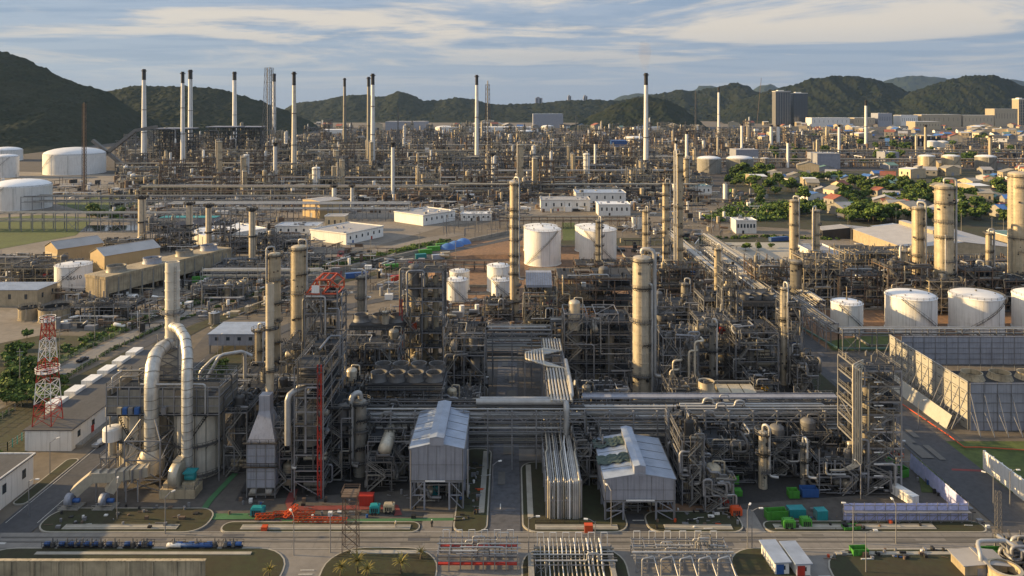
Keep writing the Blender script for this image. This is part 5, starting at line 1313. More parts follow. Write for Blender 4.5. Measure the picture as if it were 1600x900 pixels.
t = thing('ribbed_hood', 'dark grey ribbed curved hood on top of the cream frame', 'hood', (*px(822, 535), 24.2)); m = MB(); m.v += [(0,0,0),(11,0,0),(11,6,4),(0,6,4),(0,10,4),(11,10,4),(0,0,-1),(11,0,-1),(11,10,-1),(0,10,-1)]
for q in ((0,1,2,3),(3,2,5,4),(6,7,1,0),(7,8,5,2,1),(9,6,0,3,4),(8,9,4,5)): m.face(list(q))
obj('casing', m, M['gcool'], t); m = MB(); [m.bar((x,-.1,0),(x,6,4.1),.2) for x in range(0,12)]; obj('ribs', m, M['steel'], t)
fan_bank('air cooler bank with dark cones behind the slim gold-lit column', (1160-CX)*mp(525), (1216-CX)*mp(525), FPX*mp(525), 13, 12, 3, 1, r=2.6)
fan_bank('small air cooler pair right of the upper silver column', (1030-CX)*mp(545), (1056-CX)*mp(545), FPX*mp(545), 9, 8, 2, 1, r=2.0)
for i, (y0, y1, x, z) in enumerate(((350,470,122,[7,9.5]),(380,520,134,[6,9]),(345,430,140,[6,8.5]),(400,560,112,[5,7]))):
    pipe_rack(('left','second','rightmost','farthest left')[i]+' of the sunlit pipe racks running away between the ponds and the plant', y0, y1, x, 7, z, axis='y', pipes=(7, 7), seed=20+i, pm=('pipe','pipe','alu','white'), group='sunlit pipe racks running away')
pipe_rack('brown pipe rack in front of the wide white tanks', 10, 108, 412, 7, [4, 7], pipes=(5, 5), seed=30, mt='rsteel', pm=('piper','piped','cream'))
pipe_rack('brown pipe rack behind the wide white tanks', -10, 100, 598, 9, [6, 9], pipes=(5, 5), seed=31, mt='rsteel', pm=('piper','piped','cream'))
pipe_rack('low pipe rack behind the small white tanks', -60, 2, 442, 6, [3.5, 6], pipes=(4, 4), seed=32, mt='rsteel', pm=('piper','piped','cream'))
# ---------------------------------------------------------------- right block columns
for a in (('slender lit column at the left of the far right pair',1240,404,310,13,'cream',5,1,31),('second slender lit column of the far right pair',1275,402,326,12,'cream',4,1,32),
  ('gold-lit column left of the broad right-hand column',1434,470,320,17,'cream',6,1,33),('short column with crowded top beside the gold-lit column',1411,476,388,14,'cream',4,1,34),
  ('broad gold-lit column with thick side pipe at right',1475,484,284,27,'cream',7,2,35),('broadest gold-lit column beside the picture edge',1592,472,264,30,'cream',8,2,36),
  ('short dark column between the two broad right-hand columns',1526,476,412,14,'alud',4,1,37),('fat grey windowless drum left of the cream-framed tower',1244,478,404,18,'alud',2,0,38),('fat grey drum right of the cream-framed tower',1308,478,404,15,'alud',2,0,39),
  ('slim column standing just behind the broadest columns',1545,442,362,9,'cream',3,1,40)):
    column(*a, riser_r=.55)
t = thing('lagged_duct', 'long corrugated lagged duct running behind the broad right-hand columns', 'duct', (*px(1492, 440), 0)); m = MB(); m.tube([(0,0,9),(60,0,9)],1.8,14,False); [m.tube([(x,0,9),(x+.3,0,9)],1.95,14,False) for x in range(1,60,2)]; obj('duct_shell', m, M['conc'], t); m = MB(); [m.box(x,-.4,0,x+.5,.4,7.4) for x in range(2,60,8)]; obj('support', m, M['steel'], t)
t = thing('sphere_drum', 'grey round-ended drum on legs right of the broad right-hand column', 'drum', (*px(1562, 492), 5)); m = MB(); m.drum((0,-2,3),(0,6,3),2.6,18,.7); obj('shell', m, M['alud'], t)
t = gable_building('big pale ribbed roof building with a raised ridge behind the right columns', 74, 74, 8.5, 12.5, (253, 472, 0), 0, 'cream', 'tanroof', 'warehouse', door=True, monitor=(6, 2.4, 30, 74))
t = gable_building('long open-fronted shed with pale sloping roof beyond the pond', 40, 15, 6.5, 8.5, (233, 552, 0), 0, 'dsteel', 'tanroof', 'open_shed', door=False)
t = gable_building('house-like building with bright blue roof among the trees', 26, 16, 6, 8.5, (310, 772, 0), math.radians(14), 'white', 'bluer', 'house', window=2)
t = gable_building('low dark workshop with grey roof left of the big pale roof', 34, 12, 5.5, 7.5, (282, 566, 0), 0, 'dsteel', 'groof', 'workshop', door=False)
t = flat_building('green-roofed low hall behind the broad right-hand column', 352, 432, 505, 545, 7, 'cream', 'tealr', windows=6, seed=6)
t = flat_building('white stepped building like a ship bridge by the broadest column', 378, 400, 484, 500, 9, 'white', 'white2', windows=5, clutter=6, seed=7)
for i, (x, yb, w) in enumerate(((1285,400,26),(1318,412,30),(1352,414,30))):
    X, Y = px(x, yb); t = flat_building(('first','second','third')[i]+' of three low pale settling basins beyond the right structures', X-9, X+9, Y, Y+22, 3.2, 'white', 'gcool', doors=0, windows=0, parapet=.8, seed=i, group='low settling basins')
# ---------------------------------------------------------------- left neighbour: beyond the roads
tank('white tank with black writing beside the concrete cooling tower', 115, 459, 418, 52, 'white', 'cone', stair=1, hr=.12, text='T-06610')
t = thing('concrete_cooling_tower', 'long stained concrete cooling tower with open lower bays', 'cooling tower', (-206, 373, 0), math.radians(66)); Lc, Dc, Hc = 84, 15, 12.5
m = MB(); m.box(0,0,4.2,Lc,Dc,Hc); m.box(-.3,-.3,Hc-.8,Lc+.3,Dc+.3,Hc+.6); m.box(0,0,0,2,Dc,4.2); m.box(Lc-2,0,0,Lc,Dc,4.2); m.box(0,Dc-2,0,Lc,Dc,4.2); obj('casing', m, M['concw'], t)
m = MB(); [m.box(x,-.25,0,x+.7,.5,Hc-.8) for x in range(0,85,7)]; obj('pier', m, M['conc'], t)
for i, x in enumerate((12, 34, 56, 74)):
    q = MB(); q.lathe(x,Dc/2,[(5.2,Hc+.5),(4.6,Hc+2),(4.8,Hc+3.6),(4.4,Hc+3.6),(4.2,Hc+1.6)],24); f = obj('fan_shroud', q, M['gcool' if i % 2 else 'alud'], t); q = MB(); [q.bar((x,Dc/2,Hc+2.8),(x+4*math.cos(g*1.047),Dc/2+4*math.sin(g*1.047),Hc+2.9),.9,.1) for g in range(6)]; obj('fan', q, M['dsteel'], f)
m = MB(); [m.bar((-.5,5,z),(-.5,7,z),.12) for z in range(0,13)]; m.bar((-.5,5,0),(-.5,5,14),.15); m.bar((-.5,7,0),(-.5,7,14),.15); obj('ladder', m, M['steel'], t)
gable_building('nearer tan gabled shed behind the concrete cooling tower', 17, 32, 15.5, 19, (-243, 424, 0), math.radians(-36), 'tan', 'tanroof', 'gabled_shed')
t = gable_building('farther tan gabled shed with a strip of lit high windows', 17, 26, 15, 18.5, (-283, 446, 0), math.radians(-36), 'tan', 'tanroof', 'gabled_shed'); m = MB(); m.box(.5,-.1,9,16.5,0,12); obj('window', m, M['cream'], t)
flat_building('cream building with light blue roof at the left edge', -272, -236, 366, 382, 8.2, 'cream', 'groof', windows=4, parapet=0, seed=8)
for x, yb, yt, w, lb in ((222,388,307,12,'leftmost pale heat-recovery stack with dark crown'),(296,388,317,10,'second pale heat-recovery stack from the left'),(326,408,320,9,'third pale heat-recovery stack'),(394,414,326,10,'rightmost pale heat-recovery stack with dark crown')):
    chimney(lb, x, yb, yt, w, 'alu', .05, 'heat-recovery stacks', rings=(.5,), taper=.98)
for xl, xr, yb, yt, D, nl, sd_, lb, kw in (
  (226,262,392,352,16,3,121,'dark ribbed boiler block right of the leftmost heat-recovery stack',{}),(330,360,408,352,16,4,122,'dark boiler block beside the third heat-recovery stack',{}),(398,430,412,372,16,3,123,'boiler block right of the rightmost heat-recovery stack',{}),
  (266,296,392,362,14,3,124,'boiler block left of the second heat-recovery stack',{}),(0,92,452,420,24,2,125,'low white-piped equipment yard left of the numbered tank',{'mt':'cream'}),(-60,60,436,412,24,2,126,'gold-lit piping yard by the left edge',{'mt':'cream'}),
  (110,200,500,480,16,1,127,'cluttered small equipment yard in front of the concrete cooling tower',{}),(330,440,440,418,22,2,128,'low machine yard right of the concrete cooling tower',{}),(300,380,470,450,12,1,129,'row of pumps behind the dirt track',{}),
  (330,470,396,378,24,2,130,'low transformer yard left of the long white hall',{}),(150,226,398,380,16,2,131,'row of small roof vents behind the tan sheds',{'mt':'cream'}),(440,500,420,405,12,1,132,'small dark pump yard by the red walkway',{})):
    FU(lb, xl, xr, yb, yt, D, nl=nl, seed=sd_, npipe=18, nves=8, junk=80, thin=10, w=.42, stairs=False, **kw)
tank('wide round open concrete basin beside the dirt track', 88, 506, 486, 48, 'concw', 'open', 'dsteel', stair=0, hr=.02, group='round concrete basins'); tank('smaller round open concrete basin at the far left of the dirt track', 46, 502, 484, 30, 'concw', 'open', 'dsteel', stair=0, hr=.02, group='round concrete basins')
t = flat_building('long white flat-roofed hall standing alone on the tan yard', 0, 40, 0, 36, 7.5, 'white', 'tanroof', loc=(-119, 528, 0), rz=math.radians(59), windows=6, doors=2, parapet=.7, clutter=5, seed=9)
flat_building('white hall with bay columns behind the long white hall', 0, 38, 0, 36, 8, 'white', 'tanroof', loc=(-74, 612, 0), rz=math.radians(50), windows=6, doors=0, parapet=.7, clutter=6, seed=10)
gable_building('tan boxy hall with pale roof in the left refinery', 26, 24, 15, 16, (-190, 668, 0), math.radians(-40), 'tan', 'tanroof', 'process_hall')
flat_building('large low white building with rooftop ducts behind the boiler blocks', 0, 46, 0, 40, 7, 'white', 'white2', loc=(-215, 520, 0), rz=math.radians(50), windows=5, clutter=14, seed=11)
flat_building('flat white building beyond the left transformer yard', -182, -150, 566, 584, 7, 'white', 'groof', windows=5, clutter=8, seed=12)
flat_building('cream box building left of the slim grey chimney', -150, -134, 590, 602, 11, 'cream', 'tanroof', windows=3, seed=13)
flat_building('teal-roofed long shelter behind the heat-recovery stacks', -292, -246, 610, 620, 7, 'gcool', 'teal', windows=0, doors=0, parapet=0, seed=14)
for i, (xl, xr, yb, yt, D, rf, lb) in enumerate(((845,922,330,313,24,'tanroof','long white building with ribbed front behind the white tanks'),(900,978,318,302,30,'groof','grey blue-roofed hall behind the long ribbed building'),(935,985,337,320,20,'white2','white two-storey block in front of the grey blue-roofed hall'),
    (720,768,345,335,14,'white2','small white control building in the switchyard'),(1068,1112,305,292,26,'tealr','pale workshop with green roof left of the parkland'),(1150,1182,365,345,14,'white2','white rooftop-cluttered building on the gravel yard'))):
    s_ = mp(yb); flat_building(lb, (xl-CX)*s_, (xr-CX)*s_, FPX*s_, FPX*s_+D, ht(yb, yt), 'white', rf, windows=6, clutter=6, seed=20+i)
for x in (990, 999): tank(('left' if x == 990 else 'right')+' of two small upright white drums behind the tanks', x, 358, 340, 6.5, 'white', 'dome', stair=0, near=False, hr=.5, group='upright white drums')
tank('lone upright white drum at the edge of the parkland', 1133, 314, 288, 6.5, 'white', 'dome', stair=0, near=False, hr=.5)
for x, yb, yt, w, lb in ((34,330,294,82,'big domed white tank with banded shell at the left edge'),(117,274,243,86,'big domed tank before the left hill, crossed by the thin brown mast'),(10,278,246,34,'partly cut domed tank at the left edge below the hill'),(10,252,236,44,'rearmost domed tank at the left edge')):
    tank(lb, x, yb, yt, w, 'white', 'dome', stair=1, near=False, hr=.22, group='domed tanks by the left hill')
pipe_rack('long high pipe rack on many posts in front of the left lawn', -480, -255, 585, 12, [8, 14], pipes=(5, 6), seed=40, bay=9, w=.5, near=False, pm=('pipe','pipe','alu'))
pipe_rack('second long pipe rack behind the left lawn', -500, -150, 700, 14, [8, 13], pipes=(5, 6), seed=41, bay=11, w=.5, near=False); pipe_rack('wide bright pipe rack crossing behind the heat-recovery stacks', -300, -90, 640, 16, [9, 14], pipes=(6, 8), seed=42, bay=10, w=.5, pm=('white','alu','pipe'), near=False)
pipe_rack('low white pipe rack linking the boiler blocks to the cooling tower', -170, -105, 402, 8, [6, 9], pipes=(4, 5), seed=43, pm=('pipe','alu'))
# ---------------------------------------------------------------- small things
def container(name, label, X, Y, L_=6, W_=2.4, H=2.5, rz=0, mt='green', kind='container', group=None, z=0):
    t = thing(name, label, kind, (X, Y, z), rz, group); m = MB()
    if kind == 'skip':
        m.box(0,0,.15,L_,.12,H).box(0,W_-.12,.15,L_,W_,H).box(0,.12,.15,.12,W_-.12,H*.9).box(L_-.12,.12,.15,L_,W_-.12,H*.9).box(.12,.12,.15,L_-.12,W_-.12,.3)
    else: m.box(0,0,.15,L_,W_,H)
    for i in range(int(L_/.8)+1): x = min(L_-.1, i*.8); m.box(x,-.06,.2,x+.12,0,H-.05); m.box(x,W_,.2,x+.12,W_+.06,H-.05)
    m.box(-.05,-.05,H-.14,L_+.05,0,H+.02); m.box(-.05,W_,H-.14,L_+.05,W_+.05,H+.02); obj('body', m, M[mt], t)
    m = MB(); m.box(0,.1,0,L_,.35,.15); m.box(0,W_-.35,0,L_,W_-.1,.15); obj('skids', m, M['dsteel'], t)
    if kind != 'skip': m = MB(); [m.box(-.08,W_*f-.03,.3,0,W_*f+.03,H-.2) for f in (.2,.4,.6,.8)]; obj('door_bars', m, M['steel'], t)
    return t
def compressor(label, X, Y, mt='teal', L_=4, rz=0, group=None, name='generator_set', cat='generator'):
    t = thing(name, label, cat, (X, Y, 0), rz, group); m = MB(); m.prism([(0,0),(L_,0),(L_,1.8),(0,1.8)], .5, 2.1); m.box(.3,.2,2.1,L_-.4,1.6,2.3); obj('canopy', m, M[mt], t)
    m = MB(); [m.box(.4+i*.45,-.05,.8,.7+i*.45,0,1.7) for i in range(int(L_/.6))]; m.cyl(L_*.8,.9,2.3,2.9,.1,6); obj('grille', m, M['black'], t)
    m = MB()
    for x in (.7, L_-.9):
        for y in (-.05, 1.6): m.drum((x,y,.38),(x,y+.22,.38),.38,12,.05)
    obj('wheel', m, M['tyre'], t); obj('chassis', MB().box(-.8,.8,.35,L_,1.0,.5), M['dsteel'], t); return t
def car(label, X, Y, rz, mt='carp', pickup=True, group=None):
    t = thing('pickup_truck' if pickup else 'car', label, 'pickup truck' if pickup else 'car', (X, Y, 0), rz, group); m = MB()
    m.prism([(-2.6,-.92),(2.5,-.92),(2.65,-.6),(2.65,.6),(2.5,.92),(-2.6,.92)], .4, .95)
    b = len(m.v); m.v += [(-.9,-.85,.95),(1.5,-.85,.95),(1.5,.85,.95),(-.9,.85,.95),(-.5 if pickup else -.7,-.68,1.65),(.8,-.68,1.65),(.8,.68,1.65),(-.5 if pickup else -.7,.68,1.65)]
    for q in ((4,5,6,7),(0,1,5,4),(1,2,6,5),(2,3,7,6),(3,0,4,7)): m.face([b+i for i in q])
    if pickup: m.box(-2.6,-.92,.95,-.95,-.82,1.2).box(-2.6,.82,.95,-.95,.92,1.2).box(-2.65,-.92,.95,-2.55,.92,1.2)
    obj('body', m, M[mt], t); g = MB(); g.v += [(1.42,-.72,1.02),(1.42,.72,1.02),(.9,.62,1.58),(.9,-.62,1.58)]; g.face([0,1,2,3]); g.box(-.5,-.84,1.05,.8,-.72,1.5); g.box(-.5,.72,1.05,.8,.84,1.5); obj('window', g, M['glass'], t)
    for x in (-1.6, 1.7):
        for y in (-.95, .72): obj('wheel', MB().drum((x,y,.38),(x,y+.22,.38),.38,14,.05), M['tyre'], t)
    for y in (-.7, .7): obj('headlight', MB().box(2.55,y-.15,.65,2.67,y+.15,.82), M['white'], t)
    return t
car('silver pickup parked beside the long white building', -121.2, 217, math.radians(80), 'carp'); car('dark pickup driving on the outer road', -168, 288, math.radians(84), 'card'); car('white car parked by the squat vessels', -118, 232, math.radians(95), 'white', False)
P = [('bright green skip nearest the tall banded column',59.8,194,6,2.6,2.6,1.45,'green','skip'),('bright green skip at the fence corner beside the right steel tower',103,197,7,2.6,2.6,1.9,'green','skip'),('second green skip behind the fence corner skip',103.5,207,6,2.6,2.4,1.9,'green','skip'),
 ('long green skip standing beside the fence corner skips',106.8,198,7,2.4,2.4,1.9,'green','skip'),('small green box skip beside the dark open skip',70.5,187,2.6,2,2,0,'green','skip'),('dark blue open skip with brown load',74,187.5,4.2,2.2,2.2,0,'blue','skip'),('teal box container below the tall banded column',53,187.5,3.2,2,1.8,0,'teal','container'),('small green box beside the teal box container',57,188,1.9,1.8,1.5,0,'green','container'),
 ('green skip behind the front verge nearest the right driveway',61.5,177,5.2,2,2.2,.1,'green','skip'),('teal tool container behind the front verge',67.2,178,4,2.2,2.2,.05,'teal','container'),('second teal container behind the front verge near the lilac fence',73.5,176.9,2.6,2,2.4,.1,'teal','container'),
 ('low green skip lying on the front verge',78,172.6,4,1.5,1,.1,'green','skip'),('green skip on the verge south of the front road',75.5,162.8,3.6,1.8,1.7,.05,'green','skip'),('long green skip by the south kerb right of the lamp',104.5,162.6,6.2,1.8,1.6,0,'green','skip'),
 ('white tanker body standing behind the lilac fence',99.8,183.5,2.2,6.5,2.4,.35,'white','container'),('orange box on the verge near the twin blowers',-58.8,172.4,1.3,1.2,1.2,0,'orange','container'),('salmon red box on the verge below the pipe bundle',17,171.9,1.9,1.2,1.9,0,'orange','container'),
 ('dark red machine house behind the orange boom sections',-38.5,183.5,3.8,2,2.6,0,'red','container')]
for lb, X, Y, L_, W_, H, rz, mt_, kd in P: container('skip' if kd == 'skip' else 'box_container', lb, X, Y, L_, W_, H, rz, mt_, kd)
for lb, X, Y, mt_, L_ in (('teal generator beside the furnace end of the front verge',-63.5,178.5,'teal',3.2),('small teal generator near the red machine house',-34.8,179.5,'teal',2.4),('cream roofed roller with dark cab beside the teal generator',-31.5,180,'cream',2.6),('lime green compressor on the right front verge',64,173.2,'green',2.8),('second lime green compressor lying near the right driveway',68.5,173.8,'green',2.4),('orange pump engine beside the brown bund',53.3,178.5,'orange',2.6),('red pump engine right of the brown bund',51.5,182,'red',2.2),('orange generator in front of the slim gold-lit column',96,236,'orange',3),('blue generator beside the side road',113,240,'blue',4)):
    compressor(lb, X, Y, mt_, L_)
t = thing('tank_trailer', 'white tank trailer with blue patch beside the looped pipe bridge', 'trailer', (21.5, 254, 2)); m = MB(); m.drum((0,0,2),(13,0,2),1.3,16,.2); obj('shell', m, M['white'], t); obj('blue_patch', MB().box(3,-1.36,1.4,6,-1.2,2.6), M['blue'], t); obj('chassis', MB().box(-1,-1.2,0,14,1.2,.6), M['rsteel'], t)
# crane boom sections
def boom(label, X, Y, L_, rz, z=.3):
    t = thing('crane_boom_section', label, 'crane boom', (X, Y, z), rz, 'orange crane boom sections'); m = MB(); h = .9; n = int(L_/1.1)
    for y in (-h/2, h/2):
        for zz_ in (0, h): m.bar((0,y,zz_),(L_,y,zz_),.16)
        for i in range(n): m.bar((L_*i/n,y,0),(L_*(i+1)/n,y,h),.1)
    for i in range(n+1):
        for zz_ in (0, h): m.bar((L_*i/n,-h/2,zz_),(L_*i/n,h/2,zz_),.1)
    obj('lattice', m, M['orange'], t)
boom('longer orange lattice boom lying nearest the front kerb', -52.5, 176.6, 13, -.04); boom('orange lattice boom lying behind the longer boom', -58, 178.8, 10, .02); boom('short orange boom laid crosswise over the others', -54.4, 176.2, 4.5, 1.2, 1.4); boom('stubby orange boom at the left of the pile', -62, 177.8, 4.5, .1)
# site cabins, south side
for i, X in enumerate((56.0, 60.3)):
    t = flat_building(('left' if i == 0 else 'right')+' of two white site cabins with pale blue roofs', 0, 3, 0, 7.5, 2.8, 'white', 'groof', 'site_cabin', windows=1, doors=1, parapet=0, loc=(X, 156.5-i*.5, 0), rz=.06, seed=i, group='white site cabins')
t = gable_building('small pale sheet roof over pumps at the lower right', 9, 5, 2.6, 3.0, (96, 156, 0), 0, 'cream', 'tanroof', 'pump_shelter', legs=0, door=True)
for i, (X, r) in enumerate(((103.5, 3.2), (112.0, 3.2), (121, 3.2))):
    t = thing('clarifier', ('left','middle','right')[i]+' of three round open basins with pale rims at lower right', 'basin', (X, 154.5, 0), 0, 'round open basins'); m = MB(); m.lathe(0,0,[(r,0),(r,3),(r-.4,3),(r-.4,1)],30,smooth=True); obj('wall', m, M['concw'], t); obj('rim', MB().lathe(0,0,[(r+.05,2.6),(r+.1,3.1),(r-.5,3.15)],30), M['cream'], t); obj('water_surface', MB().cyl(0,0,.9,1.1,r-.45,24), M['water'], t)
t = thing('bent_pipework', 'thick pale bent pipes rising over the round open basins', 'pipework', (104, 160, 0))
for pts, r in (([(-4,-3,0),(-4,-3,4),(-3,0,5.4),(4,0,5.4),(4,0,0)],.45),([(2,1,6),(12,-7,1.5)],.42),([(6,2,0),(6,2,5),(11,2,5),(11,2,0)],.4),([(-6,-1,1.2),(14,-1,1.2)],.35),([(-2,-5,.8),(2,2,.8),(10,2,.8)],.4)): q = MB(); q.tube(pts, r, 10); obj('pipe', q, M['pipe'], t)
frame_unit('pipe manifold frame among the round basins at lower right', 108, 128, 158.5, 3.2, 6, 1, seed=201, npipe=16, nves=5, junk=40, open_top=True, stairs=False)
t = thing('basin_wall', 'long golden stained concrete basin wall at the lower left', 'wall', (-112, 155.5, 0)); m = MB(); m.box(0,0,0,47,.5,3.7); m.box(-.2,-.2,3.7,47.2,.6,3.95); m.box(-.5,-30,0,0,.5,3.6); [m.box(x,-.3,0,x+.3,0,3.6) for x in range(1,47,5)]; obj('wall_panel', m, M['concw'], t)
stuff('rubble', MB().poly([(-64,158,.25),(-63,150,.25),(-48,150,.25),(-50,158,.25)]), G['earth'], 'pale rubble patch at the right end of the basin wall')
for i, (x0, x1, y0, sd_, lb) in enumerate(((-16,1.2,158,210,'south pipe rack with red trays by the road junction'),(26.5,47,157.5,211,'south pipe rack with goalpost frames and looped pipes'),(5,22,157,212,'south pipe bundle rising from the verge across the front road'))):
    t = pipe_rack(lb, x0, x1, y0, 6.5, [2.2, 3.4] if i < 2 else [2.0], bay=2.6, pipes=(5, 4), seed=sd_, w=.22, rr=(.1,.22), loops=True)
    m = MB()
    n = 6
    for k in range(n): x = (x1-x0)*k/n+.6; m.bar((x,6.5,0),(x,6.5,5.2),.12); m.bar((x+1.4,6.5,0),(x+1.4,6.5,5.2),.12); m.bar((x,6.5,5.2),(x+1.4,6.5,5.2),.12)
    obj('goalposts', m, M['white'], t)
    if i == 0: obj('red_tray', MB().box(0,5.6,1.6,x1-x0,6.2,2.1).box(0,.2,1.2,x1-x0,.9,1.5), M['red'], t)
    if i == 1:
        for k in range(5): q = MB(); x = 1+k*4; q.tube([(x,-2,0),(x,-2,4.2),(x+2.6,-1,4.2),(x+3.4,-6,1)], .15, 8); obj('pipe', q, M['pipe'], t)
    if i == 2:
        for k in range(15): q = MB(); x = 1.2+k*.95; q.tube([(x,-7,.6),(x,2,.6),(x,4,3),(x,8.2,3),(x,8.5,.2)], .13+.07*(k > 9), 8); obj('pipe', q, M[('pipe','alu','white')[k % 3]], t)
        m = MB(); m.box(-1.5,-5,0,-.3,5,1.6); m.box(16,-5,0,17,5,1.6); obj('abutment', m, M['conc'], t)
# pumps along the south kerb
R = random.Random(77)
t = thing('pump', 'blue pump', 'pump'); m = MB(); m.drum((-.7,0,.75),(.5,0,.75),.45,12,.2); obj('motor', m, M['blue'], t); obj('casing', MB().cyl(1.1,0,.2,1.2,.5,12).tube([(1.1,0,1.1),(1.1,0,2.0)],.14,8), M['steel2'], t); m = MB(); m.box(-1,-.5,0,1.7,.5,.25); m.rail([(-1.1,-.6,.2),(1.8,-.6,.2),(1.8,.6,.2)],1.2,.06,gap=1); obj('base_frame', m, M['dsteel'], t)
for i, x in enumerate((75,98,112,122,136,150,172,200,222,232,280,300,328,360,372)):
    o = t if i == 0 else dup(t, (*px(x, 858), .34), R.choice((0, 0, 3.14)))
    o.location = (*px(x, 857), .34); auto(o, 'small blue pump', x, 857, 'blue pumps along the south kerb')
LAND.append((150, 857, 'the basin wall end')); LAND.append((330, 857, 'the south kerb pipe stub'))
t = thing('blue_pipe_tank', 'long white and blue horizontal cylinder on the south kerb strip', 'tank', (*px(262, 858), .9)); obj('shell', MB().drum((0,0,0),(3,0,0),.5,12), M['white'], t); obj('blue_section', MB().drum((3.2,0,0),(10,0,0),.5,12), M['blue'], t)
# lamp posts and poles
t = thing('street_lamp', 'lamp', 'street lamp'); obj('pole', MB().cyl(0,0,0,8,.13,8,.08), M['steel'], t); a = obj('arm', MB().tube([(0,0,7.8),(1.2,0,8.4),(2,0,8.4)],.07,6), M['steel'], t); obj('lamp_head', MB().box(1.6,-.2,8.3,2.5,.2,8.5), M['white'], a)
lamp0 = t; first = True
for x, y, rz in ((516,864,0),(459,868,2.2),(183,812,2),(45,808,0),(258,835,1),(78,742,1),(770,780,.5),(765,690,.3),(955,824,2),(1168,858,1),(1175,858,0),(1345,780,2),(1400,742,0),(1552,800,2.4),(1578,792,0),(1333,850,3),(1353,896,0),(1400,850,1.5),(826,872,0),(1312,620,0),(1435,672,0),(752,632,0),(218,520,2),(234,512,1),(340,560,1),(372,470,2.2),(602,440,2),(1085,748,0),(930,878,3)):
    o = lamp0 if first else dup(lamp0, (*px(x, y), 0), rz); first = False; o.location = (*px(x, y), 0); auto(o, 'grey street lamp', x, y, 'street lamps'); o.scale = (1,1,1.1)
t = thing('power_pole', 'pole', 'utility pole'); m = MB(); m.cyl(0,0,0,15,.2,8,.12); obj('pole', m, M['conc'], t); obj('crossarm', MB().bar((-1.2,0,14),(1.2,0,14),.16).bar((-1,0,12.8),(1,0,12.8),.14), M['steel'], t)
pole0 = t; first = True
for x, y in ((31,612),(93,575),(148,532),(233,505),(315,485),(403,455),(517,430),(579,410),(655,395),(712,410),(1330,385),(1400,352),(1502,362),(1550,370),(1568,372),(1325,365),(700,352),(722,350),(745,356),(768,352),(790,356),(1112,360),(1130,430),(1182,412)):
    o = pole0 if first else dup(pole0, (*px(x, y), 0), (x % 5)*.3); first = False; o.location = (*px(x, y), 0); auto(o, 'pale utility pole with crossarms', x, y, 'utility poles')
t = lattice('flood_tower', 'rusty lattice flood-light mast beside the palm planting', *px(548, 862), 13, 3.2, 3.0, 5, ['rsteel'], 'mast', .12); obj('lamp_platform', MB().box(-1.8,-1.8,13,1.8,1.8,13.2).rail([(-1.8,-1.8,13.2),(1.8,-1.8,13.2),(1.8,1.8,13.2),(-1.8,1.8,13.2)],1,.08,True), M['rsteel'], t)
lattice('flood_tower', 'slim pale lattice mast at the right end of the front verge', *px(1560, 850), 12, 1.1, .9, 8, ['steel2'], 'mast', .07)
# fences
def fence(label, pts, h=2.4, gap=3, name='post_fence', mt='conc'):
    t = thing(name, label, 'fence', (pts[0][0], pts[0][1], 0)); m = MB(); q = MB(); o = Vector((pts[0][0], pts[0][1], 0))
    for a, b in zip(pts, pts[1:]):
        a = Vector((*a, 0))-o; b = Vector((*b, 0))-o; n = max(1, int((b-a).length/gap))
        for i in range(n+1): c = a.lerp(b, i/n); m.bar(c, c+Vector((0,0,h)), .18)
        for k in (.3, .6, .92): q.bar(a+Vector((0,0,h*k)), b+Vector((0,0,h*k)), .05)
    obj('fence_posts', m, M[mt], t); obj('rails', q, M['steel'], t); return t
fence('concrete post fence along the plant side of the outer road', [(x+5.8, y) for x, y in OUTER[:8]]); fence('pale rail fence along the far side of the outer road', [(x-6, y+2) for x, y in OUTER[:6]], 1.8)
t = thing('jersey_wall', 'continuous pale concrete wall along the bending outer road', 'wall', (0,0,0)); m = MB()
for a, b in zip(OUTER[5:], OUTER[6:]): m.bar((a[0]+5,a[1]-3,1.2),(b[0]+5,b[1]-3,1.2),.4,2.4)
obj('wall_panel', m, M['conc'], t)
fence('green mesh fence around the lower left planting', [(-160,205),(-146,213),(-146,240)], 2.6, 2, mt='teal')
# earth yard containers and heaps
for i, (x, y, L_, mt_, lb) in enumerate(((655,398,9,'green','leftmost bright green container on the earth yard'),(668,393,9,'green','middle bright green container on the earth yard'),(682,388,9,'green','rightmost bright green container on the earth yard'),(600,422,9,'green','green container beside the perimeter road'),(622,414,10,'cream','pale container behind the perimeter road container'),(540,436,13,'blue','dark blue container by the jersey wall'),(650,405,7,'teal','teal container in front of the green row'),(676,406,8,'groof','pale blue container in front of the green row'),(690,402,6,'cream','cream container right of the pale blue one'),(640,418,6,'red','red container near the earth heaps'),(612,440,5,'red','small red container in the earth yard'),(1142,300,6,'green','green container by the parkland road'),(300,442,10,'green','flat green tank box on the left neighbour yard'),(1205,378,16,'blue','dark blue container row by the pond'))):
    X, Y = px(x, y); container('shipping_container', lb, X, Y, L_, 2.8, 3, .35, mt_)
for i in range(3):
    X, Y = px(700+i*12, 388-i*4); t = thing('tarp_heap', ('left','middle','right')[i]+' of three blue tarpaulin-covered heaps in the earth yard', 'heap', (X, Y, 0), 0, 'blue covered heaps'); m = MB(); m.lathe(0,0,[(6,0),(4.5,2.2),(2,3.4),(.1,3.8)],12); obj('cover', m, M['bluer'], t)
sheet('red_yard_marking', [(520,432),(528,392),(538,392),(534,432)], .08, 'rpath', True); sheet('red_yard_marking', [(440,432),(530,408),(532,412),(444,437)], .08, 'rpath', True)
